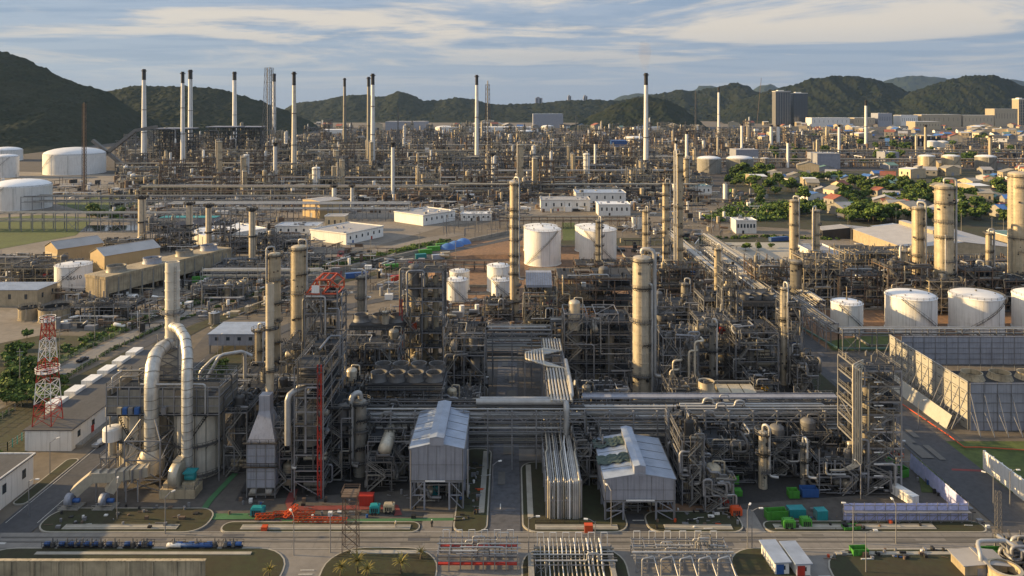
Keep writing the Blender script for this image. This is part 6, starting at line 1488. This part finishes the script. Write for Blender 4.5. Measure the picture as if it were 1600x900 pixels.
# people on the front road
def person(label, X, Y, rz, shirt='blue', legs='dsteel', helmet='white'):
    sk = mat('skin', (.35,.2,.13), .6)
    t = thing('person', label, 'person', (X, Y, .06), rz); m = MB()
    m.lathe(0,0,[(.10,.86),(.17,.95),(.16,1.1),(.20,1.35),(.16,1.45),(.06,1.5),(.055,1.56),(.085,1.62),(.10,1.7),(.07,1.8),(.01,1.83)],12)
    for s_ in (-1,1):
        m.tube([(s_*.09,0,.92),(s_*.11,.04*s_,.5),(s_*.12,-.05*s_,.06)],.075,8,False); m.tube([(s_*.19,0,1.4),(s_*.27,.02,1.12),(s_*.26,-.12,.88)],.045,8,False)
        for k in range(4): m.bar((s_*.26+(k-1.5)*.018,-.12,.88),(s_*.26+(k-1.5)*.018,-.14,.78),.015)
        m.bar((s_*.23,-.13,.87),(s_*.21,-.16,.82),.016)
    obj('body', m, sk, t); m = MB(); m.lathe(0,0,[(.19,.88),(.2,1.1),(.235,1.36),(.17,1.47),(.08,1.5)],12)
    for s_ in (-1,1): m.tube([(s_*.2,0,1.4),(s_*.275,.02,1.12),(s_*.27,-.1,.93)],.062,8,False)
    obj('shirt', m, M[shirt], t); m = MB()
    for s_ in (-1,1): m.tube([(s_*.09,0,.95),(s_*.11,.04*s_,.5),(s_*.12,-.05*s_,.12)],.095,8,False); m.box(s_*.12-.05,-.2,0,s_*.12+.05,.08,.1)
    obj('trousers', m, M[legs], t); obj('helmet', MB().dome(0,0,1.72,.14,.14,12), M[helmet], t); return t
person('person in dark clothes walking on the driveway before the grey shed', -19.0, 174.5, .4, 'dsteel', 'dsteel'); person('person in pale overalls standing near a motorbike by the driveway', -27.5, 173.9, 1.2, 'cream', 'gcool')

# ---------------------------------------------------------------- low clutter of the neighbouring yards
R = random.Random(99)
ZONES = [(560,700,402,470,90),(690,860,478,540,150),(985,1100,440,500,120),(610,800,470,500,60),(400,520,440,500,80),(440,560,385,425,60),(960,1130,336,395,120),(170,430,300,345,420),(430,700,296,334,520),(700,1060,300,332,420),(230,470,345,398,300),(0,140,400,470,260),(120,420,418,500,300),(0,230,285,312,160),(1060,1200,300,350,110),(480,620,395,430,30),(1240,1600,405,440,260),(690,800,330,345,90),(980,1100,400,440,120),(1100,1230,420,520,160),(60,230,492,520,60)]
for nm, mt_ in (('yard_clutter','steel'),('yard_clutter','cream'),('yard_clutter','white'),('yard_clutter','rsteel'),('yard_clutter','dsteel')):
    m = MB(); share = {'steel':.3,'cream':.15,'white':.14,'rsteel':.25,'dsteel':.2}[mt_]
    for x0, x1, y0, y1, n in ZONES:
        for i in range(int(n*share)):
            x = R.uniform(x0, x1); y = R.uniform(y0, y1); X, Y = px(x, y); ty = R.random(); k = .6+Y/900
            if x < 420 and y > 470 and abs(X+150) < 0: continue
            if ty < .4:
                L_ = R.uniform(4, 22)*k; z = R.uniform(.6, 4.5); dx, dy = (L_, 0) if R.random() < .6 else (L_*.4, L_); m.bar((X,Y,z),(X+dx,Y+dy,z),R.uniform(.2,.6)*k); [m.bar((X+dx*f,Y+dy*f,0),(X+dx*f,Y+dy*f,z),.25*k) for f in (.1,.5,.9)]
            elif ty < .55: m.cyl(X,Y,0,R.uniform(1.5,6)*k,R.uniform(.5,1.3)*k,8)
            elif ty < .75: m.box(X,Y,0,X+R.uniform(1,5)*k,Y+R.uniform(1,4)*k,R.uniform(1,3.6)*k)
            elif ty < .88: m.bar((X,Y,0),(X,Y,R.uniform(3,9)*k),.22*k)
            else: m.drum((X,Y,R.uniform(1,3)),(X+R.uniform(2,6)*k,Y,R.uniform(1,3)),R.uniform(.4,1)*k,8)
    stuff(nm, m, M[mt_], 'low tangle of pipes, pumps and boxes covering the neighbouring yards')
m = MB()
for i in range(90):
    X, Y = px(R.uniform(692, 812), R.uniform(338, 372)); h = R.uniform(5, 9); m.bar((X,Y,0),(X,Y,h),.3)
    if R.random() < .5: m.bar((X,Y,h),(X+R.uniform(6,12),Y,h),.22)
stuff('switchyard_posts', m, M['steel'], 'crowded thin posts and bars of the switchyard')

R = random.Random(61)
for nm, mt_ in (('loose_materials','dsteel'),('loose_materials','steel'),('loose_materials','orange'),('loose_materials','blue'),('loose_materials','white'),('loose_materials','rsteel')):
    m = MB(); n = {'dsteel':90,'steel':120,'orange':14,'blue':16,'white':26,'rsteel':60}[mt_]
    for i in range(n):
        X, Y = R.choice(((R.uniform(-70,-24), R.uniform(177.5,190)), (R.uniform(60,106), R.uniform(172.5,183)), (R.uniform(-110,-75), R.uniform(173,184)), (R.uniform(33,54), R.uniform(173,182)), (R.uniform(70,112), R.uniform(161.5,165)), (R.uniform(-13,-8), R.uniform(176,205)), (R.uniform(108,113.5), R.uniform(173,225)))); ty = R.random()
        if ty < .35: m.bar((X,Y,.45),(X+R.uniform(-3,3),Y+R.uniform(-.6,.6),.5),R.uniform(.06,.2))
        elif ty < .7: m.box(X,Y,.02,X+R.uniform(.3,1.5),Y+R.uniform(.3,1),R.uniform(.5,1.3))
        else: m.cyl(X,Y,.02,R.uniform(.6,1.2),.3,8)
    stuff(nm, m, M[mt_], 'scattered drums, pallets and pipe lengths on the yard and verges')
# ---------------------------------------------------------------- tall chimneys and flares
for x, yt, yb, w, body, rings, tp, lb in ((225,108,250,8.5,'white',(.3,.55),.62,'leftmost tall chimney, stained white with two collars'),(285.5,112,262,7,'white',(.35,.62),.7,'stained white chimney just left of a cleaner one'),(297.5,109,232,7.5,'white',(.48,),.8,'clean white chimney with black crown, second from its stained neighbour'),
   (366.5,112,225,7,'white',(.4,),.8,'clean white chimney standing between the boiler houses'),(428.5,115,220,6,'white',(.4,),.8,'white chimney hidden partly by the lattice flare tower'),(459.5,112,276,9,'vessel',(.3,.6),.55,'slim chimney stained brown towards its top'),
   (538.5,122,232,6,'alud',(.3,.6),.65,'grey chimney before the middle hills'),(576,120,248,6,'alud',(.4,),.75,'rear one of the pair of close chimneys'),(582.5,115,262,7.5,'white',(.35,.65),.7,'front one of the pair of close chimneys'),
   (745,117,250,6.5,'white',(.5,),.7,'white chimney with short cap beside a thin flare mast'),(1009.5,114,272,9,'white',(.36,),.62,'tallest clean white chimney right of centre with faint smoke'),(1123,136,207,4,'white',(.4,),.8,'far slim chimney in front of the ridge'),(1353,157,225,4.6,'white',(.4,),.8,'slim white chimney near the town at right')):
    chimney(lb, x, yb, yt, w, body, .12 if x != 459.5 else .13, 'tall refinery chimneys', rings, tp)
for x, yt, yb, w, lb in ((614,223,312,6,'short white chimney in front of the left refinery'),(430,223,296,6,'short white chimney below the lattice flare tower'),(522,290,332,7,'stubby white flare stack with black top'),(550,290,330,5,'stubby pale stack right of the flare stack'),(770,240,300,6,'rust-topped pipe stack below the thin flare'),(1311,195,240,4,'slim pale stack behind the grey hall'),(1205,195,232,5,'white stack with orange top behind the twin grey tanks'),(1216,195,232,5,'second orange-topped white stack'),(1446,195,240,4,'pale stack right of the blue plant'),(1547,212,248,5,'yellow-lit stack behind the domed pale tanks'),(930,222,262,4,'thin white stack left of the tall white chimney'),(1056,220,275,4,'white stack right of the tall white chimney'),(1073,205,262,5,'grey stack left of the twin grey tanks'),(1231,220,262,4,'thin grey stack right of the twin grey tanks'),(1159,193,236,4,'pale stack behind the twin grey tanks')):
    chimney(lb, x, yb, yt, w, 'white' if x < 1400 else 'cream', .08, 'smaller stacks', (), .95)
X, Y = px(420.5, 243); t = lattice('flare_tower', 'wide grey lattice flare tower between white chimneys', X, Y, ht(243, 106), 24, 13, 12, ['steel2'], 'flare tower', .6); m = MB(); H = ht(243, 103)
for dx in (-3, 1.5, 5): m.cyl(dx, 0, 0, H-abs(dx)*1.5, .9, 8)
obj('flare_pipe', m, M['steel'], t)
X, Y = px(762, 300); t = lattice('flare_mast', 'thin open lattice flare mast right of a white chimney', X, Y, ht(300, 132), 7.5, 4.5, 22, ['rsteel'], 'flare mast', .4); obj('flare_pipe', MB().cyl(0,0,0,ht(300,126),.7,8), M['steel'], t)
X, Y = px(131.5, 302); t = lattice('brown_mast', 'thin brown mast standing in front of the left hill', X, Y, ht(302, 162), 3.6, 3.0, 24, ['rsteel'], 'mast', .28); obj('flare_pipe', MB().cyl(0,0,0,ht(302,160),.55,8), M['piper'], t)
for x, yb, yt, lb in ((622,250,168,'thin mast before the middle hills'),(1087,250,142,'very thin mast before the ridge hill'),(1071,235,190,'short mast left of the very thin mast'),(900,250,180,'thin vent mast left of the round hill')):
    X, Y = px(x, yb); lattice('thin_mast', lb, X, Y, ht(yb, yt), 3, 1.2, 14, ['steel2'], 'mast', .45)
X, Y = px(1182, 205); t = thing('crawler_crane', 'orange crane with boom raised against the ridge', 'crane', (X, Y, 0)); m = MB(); H = ht(205, 122)
m.bar((0,0,8),(H*.09,0,H),1.3); obj('boom', m, M['piper'], t); obj('crane_body', MB().box(-9,-6,0,7,6,9), M['white'], t)
# faint smoke over the tallest chimney
sm = bpy.data.materials.new('smoke'); sm.use_nodes = True; q_ = sm.node_tree; q_.nodes.clear(); oo = q_.nodes.new('ShaderNodeOutputMaterial'); vv = q_.nodes.new('ShaderNodeVolumePrincipled'); vv.inputs['Color'].default_value = (.5,.45,.47,1); vv.inputs['Density'].default_value = .012
q_.links.new(vv.outputs[0], oo.inputs['Volume'])
X, Y = px(1009.5, 272); m = MB(); m.lathe(0,0,[(.01,0),(3.5,.5),(7,14),(11,30),(8,42),(.01,48)],14); o = obj('smoke', m, sm); o.location = (X-2, Y, ht(272,114)+1); tag(o, 'faint grey smoke drifting above the tallest white chimney', kind='stuff')
# ---------------------------------------------------------------- far refinery, built from a few kinds of process block
protos = []
for i in range(12):
    W_, D_, H_ = [(26,14,20),(34,16,14),(20,14,30),(40,18,11),(24,16,26),(30,14,18),(16,12,36),(36,16,22),(28,18,12),(22,12,24),(44,16,9),(18,14,16)][i]
    t = frame_unit('x', 0, W_, 0, H_, D_, nl=max(2, int(H_/5.5)), seed=300+i, mt=('rsteel','cream','steel2')[i % 3], npipe=16, nves=9, bay=7, near=False, w=.6, rail=True, stairs=False, thin=0, rmax=.8, junk=40, name='distant_process_block', accents=False, proto=True, vesmats=('alu','cream','white','alud','cream','piped'))
    protos.append(t)
cols = []
for i, (w_, yt_, mt_) in enumerate(((10, 205, 'cream'), (7, 190, 'alu'), (13, 222, 'white'), (8, 215, 'cream'))):
    t = column('x', 800, 270, yt_, w_, mt_, 4, 1, 500+i, name='distant_column', riser_r=.6); cols.append(t)
R = random.Random(42)
used = set()
def place_block(x, y, k=None, s=1.0):
    k = R.randrange(len(protos)) if k is None else k; p = protos[k]; X, Y = px(x, y)
    loc = (X-12, Y, 0); rz = R.choice((0, 0, 0, math.pi))+R.uniform(-.04, .04)
    if rz > 1: loc = (X+12, Y+14, 0)
    if k in used: o = dup(p, loc, rz)
    else: o = p; used.add(k); o.location = loc; o.rotation_euler = (0, 0, rz)
    o.scale = (s*R.uniform(.9, 1.25), s, s*R.uniform(.8, 1.25))
    h = ('rust-brown','cream','grey')[k % 3]; sh = 'tall' if protos[k].name and [26,14,20][0] and (20,14,30,11,26,18,36,22,12,24,9,16)[k] > 21 else 'low'
    auto(o, f'{sh} {h} steel block', x, y, 'distant process blocks'); return o
rows = [(208,34,17),(215,31,18),(223,30,20),(232,29,22),(242,28,25),(253,27,29),(265,25,32),(278,22,36),(292,19,42),(306,14,48)]
for (y, n, sp) in rows:
    x = 190+R.uniform(0, sp) if y > 216 else 480
    x_end = 1085 if y > 238 else (1600 if y > 214 else 1100)
    while x < x_end:
        ok = True
        if y > 284 and (430 < x < 700 and y > 320): ok = False
        if y > 262 and x > 1060: ok = False
        if x > 1350 and y < 232: ok = False
        if R.random() < .12: ok = False
        if ok: place_block(x, y+R.uniform(-3, 3), s=R.uniform(.8, 1.15)*(1.0 if y > 225 else 1.15))
        x += sp*R.uniform(.8, 1.5)
# the low tangle of pipes, pumps and small drums between the blocks, which nobody could count
for nm, mt_, n in (('pipework','rsteel',2600),('pipework','cream',1500),('pipework','steel2',2200),('pipework','dsteel',1500),('pipework','white',420)):
    m = MB()
    for i in range(n):
        y = R.choice((R.uniform(203, 240), R.uniform(225, 318), R.uniform(240, 318))); x = R.uniform(180 if y > 216 else 480, 1600 if y < 262 else 1085)
        if x > 1340 and y < 235: continue
        if y > 296 and x < 420: continue
        X, Y = px(x, y); ty = R.random(); k = (1.0 if y > 240 else 1.5)
        if ty < .35: L_ = R.uniform(8, 45); z = R.uniform(1, 9); dx, dy = (L_, 0) if R.random() < .7 else (0, L_); m.bar((X,Y,z),(X+dx,Y+dy,z),R.uniform(.4,1)*k); [m.bar((X+dx*f,Y+dy*f,0),(X+dx*f,Y+dy*f,z),.5*k) for f in (.1,.5,.9)]
        elif ty < .6: r = R.uniform(.8, 2.4)*k; m.cyl(X,Y,0,R.uniform(3,13)*k,r,8)
        elif ty < .8: m.box(X,Y,0,X+R.uniform(2,9),Y+R.uniform(2,7),R.uniform(2,8)*k)
        else: m.drum((X,Y,R.uniform(2,7)),(X+R.uniform(4,10),Y,R.uniform(2,7)),R.uniform(.8,1.8)*k,8)
    stuff(nm, m, M[mt_], 'low tangle of pipes and drums covering the distant refinery ground')
k0 = set()
for i in range(60):
    y = R.choice((212, 220, 228, 236, 245, 255, 266, 280, 295, 305))+R.uniform(-3, 3); x = R.uniform(200, 1600 if y < 250 else 1090)
    if x > 1340 and y < 235: continue
    k = R.randrange(4); p = cols[k]
    if k in k0: o = dup(p, (*px(x, y), 0), R.uniform(-.6, .6))
    else: o = p; k0.add(k); o.location = (*px(x, y), 0)
    s_ = R.uniform(.4, .85); o.scale = (s_, s_, s_*R.uniform(.7, 1.2)); auto(o, ('cream','silver','stout white','pale yellow')[k]+' distant column', x, y, 'distant columns')
for i, (x0, x1, y) in enumerate(((220,700,312),(300,900,296),(700,1090,308),(560,1080,283),(180,560,270),(640,1080,258),(200,820,246),(1090,1600,262),(1180,1600,246),(500,1100,236))):
    X0, Y0 = px(x0, y); X1, _ = px(x1, y)
    pipe_rack(('nearest left','long left','bright right','middle','left','central','far left','right-hand','far right-hand','farthest')[i]+' distant pipe rack crossing the refinery', X0, X1, Y0, 14, [8, 13], pipes=(3, 5), seed=60+i, bay=14, w=.7, mt=('cream','rsteel','steel2')[i % 3], near=False, far=True, rr=(.3, .7), pm=('cream','pipe','piper','alu'), group='distant pipe racks')
for x, yb, yt, w, mt_, lb in ((1108,272,249,37,'conc','left of the twin grey tanks behind the trees'),(1156,272,249,41,'conc','right of the twin grey tanks behind the trees'),(1448,268,245,25,'cream','leftmost of three pale domed tanks by the village'),(1486,268,245,26,'cream','middle of three pale domed tanks by the village'),(1540,268,246,30,'alud','right of three pale domed tanks by the village'),
   (820,215,206,26,'alud','far grey tank left of the crowded column'),(856,204,198,20,'white','far white tank at the hill foot'),(990,222,216,30,'white','white-roofed tank left of the tall white chimney'),(938,215,208,20,'white','small white-roofed far tank'),(1195,262,248,14,'conc','small grey tank beside the thin stacks'),(675,258,247,14,'white','small white tank in the middle refinery'),(695,204,200,30,'white','low white tank below the middle hills'),(1455,230,222,20,'white','left of the paired white tanks behind the rack'),(1472,230,222,18,'white','right of the paired white tanks behind the rack')):
    tank(lb, x, yb, yt, w, mt_, 'dome', stair=1 if w > 24 else 0, near=False, hr=.2)
for x0, x1, yb, yt, D, wl, rf, lb in ((1277,1313,264,240,40,'gcool','tanroof','grey boxy hall in front of the far racks'),(1383,1405,255,238,30,'gcool','gcool','pale blank square building right of the grey boxy hall'),(833,880,200,178,120,'gcool','groof','big pale hall at the foot of the middle hills'),(602,665,203,190,110,'gcool','tanroof','long grey shed below the middle hills'),(690,830,206,199,140,'white','white2','very long low white warehouse'),
   (955,980,232,220,50,'blue','blue','dark blue box building left of the tall white chimney'),(500,560,210,203,90,'white','white2','low white sheds at the end of the second hill'),(1150,1185,250,234,40,'gcool','tanroof','grey shed above the twin grey tanks'),(990,1040,206,199,100,'white','groof','pale far warehouse behind the tall white chimney')):
    s_ = mp(yb); flat_building(lb, (x0-CX)*s_, (x1-CX)*s_, FPX*s_, FPX*s_+D, ht(yb, yt), wl, rf, windows=0, doors=0, parapet=0, clutter=5, seed=int(x0))
for x0, x1, yb, yt, lb in ((240,292,250,203,'left boiler house frame behind the chimneys'),(322,368,240,200,'second boiler house frame beside the fourth chimney'),(372,406,236,200,'third dark boiler house frame near the lattice flare tower')):
    t = FU(lb, x0, x1, yb, yt, 50, nl=7, seed=x0, mt='dsteel', npipe=24, nves=20, bay=11, near=False, w=.9, rail=False, stairs=False, thin=0, rmax=1.2, junk=120, name='boiler_house', cat='building', vesmats=('alud','piped','dsteel','cream'), slabs=1)
    s_ = mp(yb); obj('roof', MB().box(-1,-1,ht(yb,yt)+1.5,(x1-x0)*s_+1,51,ht(yb,yt)+3), M['gcool'], t)
t = thing('conveyor', 'long inclined covered conveyor climbing toward the left boiler house', 'conveyor', (0,0,0)); a = px(185, 262); b = px(150, 255)
m = MB(); p0 = Vector((*px(148, 262), 8)); p1 = Vector((*px(212, 262), 60)); m.bar(p0, p1, 6, 5); p2 = Vector((*px(245, 262), 66)); m.bar(p1, p2, 6, 5); p3 = Vector((*px(190, 262), 6)); m.bar(Vector((*px(145, 262), 44)), p3, 6, 5)
for f in (.25, .5, .75, 1): c = p0.lerp(p1, f); m.bar((c.x,c.y,0), c, 1.2)
obj('gallery', m, M['steel2'], t)
# high-rise pair and hotel blocks
def highrise(label, x, yb, yt, w, D=40, wall='gcool', n=6, group=None, fl=10):
    s_ = mp(yb); W_ = w*s_; H = ht(yb, yt); t = thing('high_rise', label, 'building', (*px(x-w/2, yb), 0), 0, group); obj('wall', MB().box(0,0,0,W_,D,H), M[wall], t)
    m = MB(); [m.box(W_*(i+.1)/n,-.5,H*.04,W_*(i+.75)/n,.1,H*.96) for i in range(n)]; obj('window_strips', m, M['glass'], t); m = MB(); [m.box(-.3,-.9,H*k/fl,W_+.3,-.1,H*k/fl+1) for k in range(1, fl+1)]; obj('balconies', m, M[wall], t)
    m = MB(); m.box(-.6,-1,H,W_+.6,D+.6,H+2.5); m.box(W_*.2,D*.2,H+2.5,W_*.6,D*.7,H+7); obj('roof', m, M['white'], t); return t
highrise('left of the twin high-rise towers with dark window strips', 1223.5, 197, 143, 23, 50, 'steel2', 6, 'twin high-rises', 26); highrise('right of the twin high-rise towers, darker glass', 1251, 197, 146, 22, 50, 'card', 5, 'twin high-rises', 24)
highrise('tall pale block cut by the right picture edge', 1598, 197, 155, 12, 50, 'cream', 4)
for x, w, yt, lb in ((842,11,153,'distant block on the middle hills skyline, widest'),(890,5,150,'distant block right of the widest skyline block'),(915,6,150,'slim distant block farthest right on the middle hills skyline')):
    k = 5600/FPX; t = thing('high_rise', lb, 'building', ((x-w/2-CX)*k, 5600, 0), 0, 'skyline blocks'); H = CH+(YH-yt)*k; obj('wall', MB().box(0,0,0,w*k,40,H).box(w*k*.2,5,H,w*k*.6,30,H+8), M['gcool'], t); obj('window_strips', MB().box(w*k*.15,-.5,60,w*k*.3,.1,H-5).box(w*k*.6,-.5,60,w*k*.8,.1,H-5), M['glass'], t)
for x0, w, yb, yt, wl, lb in ((1268,60,198,184,'white','long white block at the foot of the right hill'),(1372,22,198,177,'gcool','teal-grey block before the right hill'),(1408,26,198,180,'white','white hotel block before the right hill'),(1440,62,198,179,'cream','wide cream block with raised middle'),(1505,48,198,180,'cream','long cream block under the far right hill'),(1554,36,198,170,'cream','stepped yellow-lit block near the right edge'),(1335,32,198,184,'cream','low cream block right of the long white one'),(1430,40,203,190,'cream','pale yellow town block behind the blue plant')):
    s_ = mp(yb); flat_building(lb, (x0-CX)*s_, (x0+w-CX)*s_, FPX*s_, FPX*s_+70, ht(yb, yt), wl, 'white2', windows=8, doors=0, parapet=0, clutter=5, seed=int(x0)).scale = (1, 1, 1)
t = thing('blue_plant', 'row of pale silos under a dark blue frame near the town', 'silo plant', (*px(1392, 228), 0)); m = MB(); s_ = mp(228)
for i in range(9): m.cyl(i*8.2*s_*1.0+4*s_, 0, 0, 7*s_, 3*s_, 12)
obj('silo', m, M['white'], t); m = MB(); m.box(0,6,0,76*s_,30,14*s_*.8); obj('back_wall', m, M['blue'], t); m = MB(); [m.box(i*8.2*s_,-8,0,i*8.2*s_+2,6,16*s_) for i in range(10)]; m.box(0,-8,8*s_,76*s_,6,9*s_); obj('frame', m, M['dsteel'], t)
# town houses
hp = []
for i, (w, d, he, hr, wl, rf) in enumerate(((12,10,5,8,'cream','redr'),(16,12,6,9,'conc','tanroof'),(10,14,5,7.5,'white','droof'),(20,12,9,12,'cream','conc'),(14,12,7,10,'conc','redr'),(18,10,4.5,7,'gcool','tealr'),(12,12,6,8.5,'conc','bluer'),(24,14,10,11,'cream','white2'))):
    t = gable_building('x', w, d, he, hr, (0,0,0), 0, wl, rf, 'house', window=2, group='houses of the town'); hp.append(t)
names = ('cream house with red roof','grey house with pale roof','narrow white house with dark roof','large cream house with grey roof','grey house with red roof','low house with green roof','grey house with blue roof','big cream block with white roof')
R = random.Random(8); hu = set(); cnt = 0
spots = []
for i in range(24): spots.append((R.uniform(1200, 1600), R.uniform(262, 300), R.uniform(1.0, 1.5)))
for i in range(130): spots.append((R.uniform(1190, 1600), R.uniform(194, 222), R.uniform(1.3, 2.3)))
for i in range(40): spots.append((R.uniform(350, 1180), R.uniform(194, 204), R.uniform(1.6, 3.2)))
for i in range(62): spots.append((R.uniform(1190, 1600), R.uniform(272, 345), R.uniform(.9, 1.35)))
for x, y, s_ in spots:
    if y > 262 and x < 1250 and y > 300: continue
    k = R.randrange(8); p = hp[k]; rz = R.uniform(-.5, .5)+R.choice((0, 1.57))
    if k in hu: o = dup(p, (*px(x, y), 0), rz)
    else: o = p; hu.add(k); o.location = (*px(x, y), 0); o.rotation_euler = (0,0,rz)
    o.scale = (s_, s_, s_); auto(o, names[k], x, y, 'houses of the town')
# ---------------------------------------------------------------- trees
tp = [make_tree(s, H_, sp, nl, 70, ls) for s, H_, sp, nl, ls in ((1,10,5,12,.6),(2,8,4.2,10,.55),(3,12,5.5,14,.65),(4,7,4.6,10,.5))]
tn = ('broad dark green tree','mid-sized round tree','tall leafy tree','low spreading tree'); tu = set(); R = random.Random(21)
def put_tree(x, y, s_=1.0, k=None, XY=None):
    k = R.randrange(4) if k is None else k; X, Y = XY or px(x, y); p = tp[k]
    if k in tu: o = dup(p, (X, Y, 0), R.uniform(0, 6))
    else: o = p; tu.add(k); o.location = (X, Y, 0)
    o.scale = (s_*R.uniform(.9, 1.2), s_*R.uniform(.9, 1.2), s_*R.uniform(.85, 1.15)); auto(o, tn[k], CX+X*FPX/Y, YH+CH*FPX/Y, 'trees')
cl = [(1165,285,20,8),(1210,300,30,12),(1240,335,25,14),(1330,310,30,10),(1370,300,35,12),(1410,318,40,16),(1450,300,30,10),(1500,322,36,10),(1560,300,36,12),(1340,345,26,8),(1480,345,26,8),(1290,285,50,8),(1570,340,30,10),(1385,345,30,6),(1160,275,14,6),(1190,275,20,5)]
for cx_, cy_, sx, sy in cl:
    for i in range(13): put_tree(R.gauss(cx_, sx*.6), min(356, max(268, R.gauss(cy_, sy*.6))), R.uniform(.95, 1.6))
for i in range(26): put_tree(R.uniform(0, 100), R.uniform(568, 640), R.uniform(.5, .85))
for i in range(10): put_tree(R.uniform(142, 192), R.uniform(334, 350), R.uniform(.8, 1.2))
for i in range(52): put_tree(R.uniform(1190, 1600), R.uniform(200, 262), R.uniform(1.2, 2.0))
for x, y in ((1185,392),(1205,388),(1165,392),(42,530),(20,548),(1100,422),(345,590)): put_tree(x, y, .55)
# palms in the near planting
def palm(x, y, s_, lb):
    t = thing('palm_tree', lb, 'palm', (*px(x, y), .19)); m = MB(); m.tube([(0,0,0),(.1,0,2.0*s_)],.16,7,False); obj('trunk', m, M['bark'], t); m = MB(); R = random.Random(x)
    for i in range(34):
        a = i*2.4; el = R.uniform(.15, 1.25); L_ = 1.9*s_*R.uniform(.8, 1.1); p = Vector((.1,0,2.0*s_)); d = Vector((math.cos(a)*math.cos(el), math.sin(a)*math.cos(el), math.sin(el)))
        pr = p; w = .16*s_
        for k in range(4):
            q = pr+d*(L_/4); sd = Vector((-math.sin(a), math.cos(a), 0))*w*(1-k*.2); b = len(m.v); m.v += [tuple(pr-sd), tuple(pr+sd), tuple(q+sd*.8), tuple(q-sd*.8)]; m.face([b,b+1,b+2,b+3]); pr = q; d = (d+Vector((0,0,-.32))).normalized()
    obj('crown', m, M['leafy'], t)
palm(558,897,1.25,'largest yellowish palm under the rusty flood mast'); palm(532,903,1.0,'small palm left of the largest palm'); palm(574,908,1.1,'palm low in the frame right of the largest palm'); palm(626,898,1.15,'greener palm in the middle of the south planting'); palm(657,876,.8,'small palm by the right end of the drain channel'); palm(420,905,.9,'lone palm on the left south verge')
# scrub and hedges
R = random.Random(5)
bush_mass('hedge', [(-164.3,150,.6),(-164.3,250,.6),(-163.6,300,.6),(-158,335,.6),(-148,360,.7),(-133,398,.7),(-116,428,.8)], R, 420, (.5, 1.1), 22, .28, label='clipped green hedge along the outer road fence')
bush_mass('scrub', [(-182,170,5),(-184,250,7),(-181,300,6),(-172,345,5),(-155,385,5),(-126,440,5),(-100,478,5),(-74,512,5),(-46,548,5)], R, 520, (.8, 1.9), 26, .42, label='rough green scrub filling the belt beside the outer road')
bush_mass('scrub', [(-215,240,10),(-212,290,10)], R, 120, (1, 2.4), 26, .5, label='dense scrub at the left edge below the dirt track')
bush_mass('scrub', [(-152,175,4),(-150,212,3)], R, 130, (.5, 1.3), 24, .3, label='low yellowish scrub beside the end of the long white building')
bush_mass('scrub', [(120,545,8),(190,560,8),(240,548,4)], R, 120, (1, 2.2), 24, .5, label='line of bushes behind the dark pond')
bush_mass('scrub', [(196,640,30),(260,720,50),(420,760,80),(560,800,60)], R, 900, (2, 4.8), 24, .9, label='undergrowth between the parkland trees')
resolve_labels()
for o in list(COL.objects):      # remove prototypes that were never placed
    if o.get('label') == 'x':
        for c in [c for c in COL.objects if c.parent == o]:
            for g in [g for g in COL.objects if g.parent == c]: bpy.data.objects.remove(g)
            bpy.data.objects.remove(c)
        bpy.data.objects.remove(o)
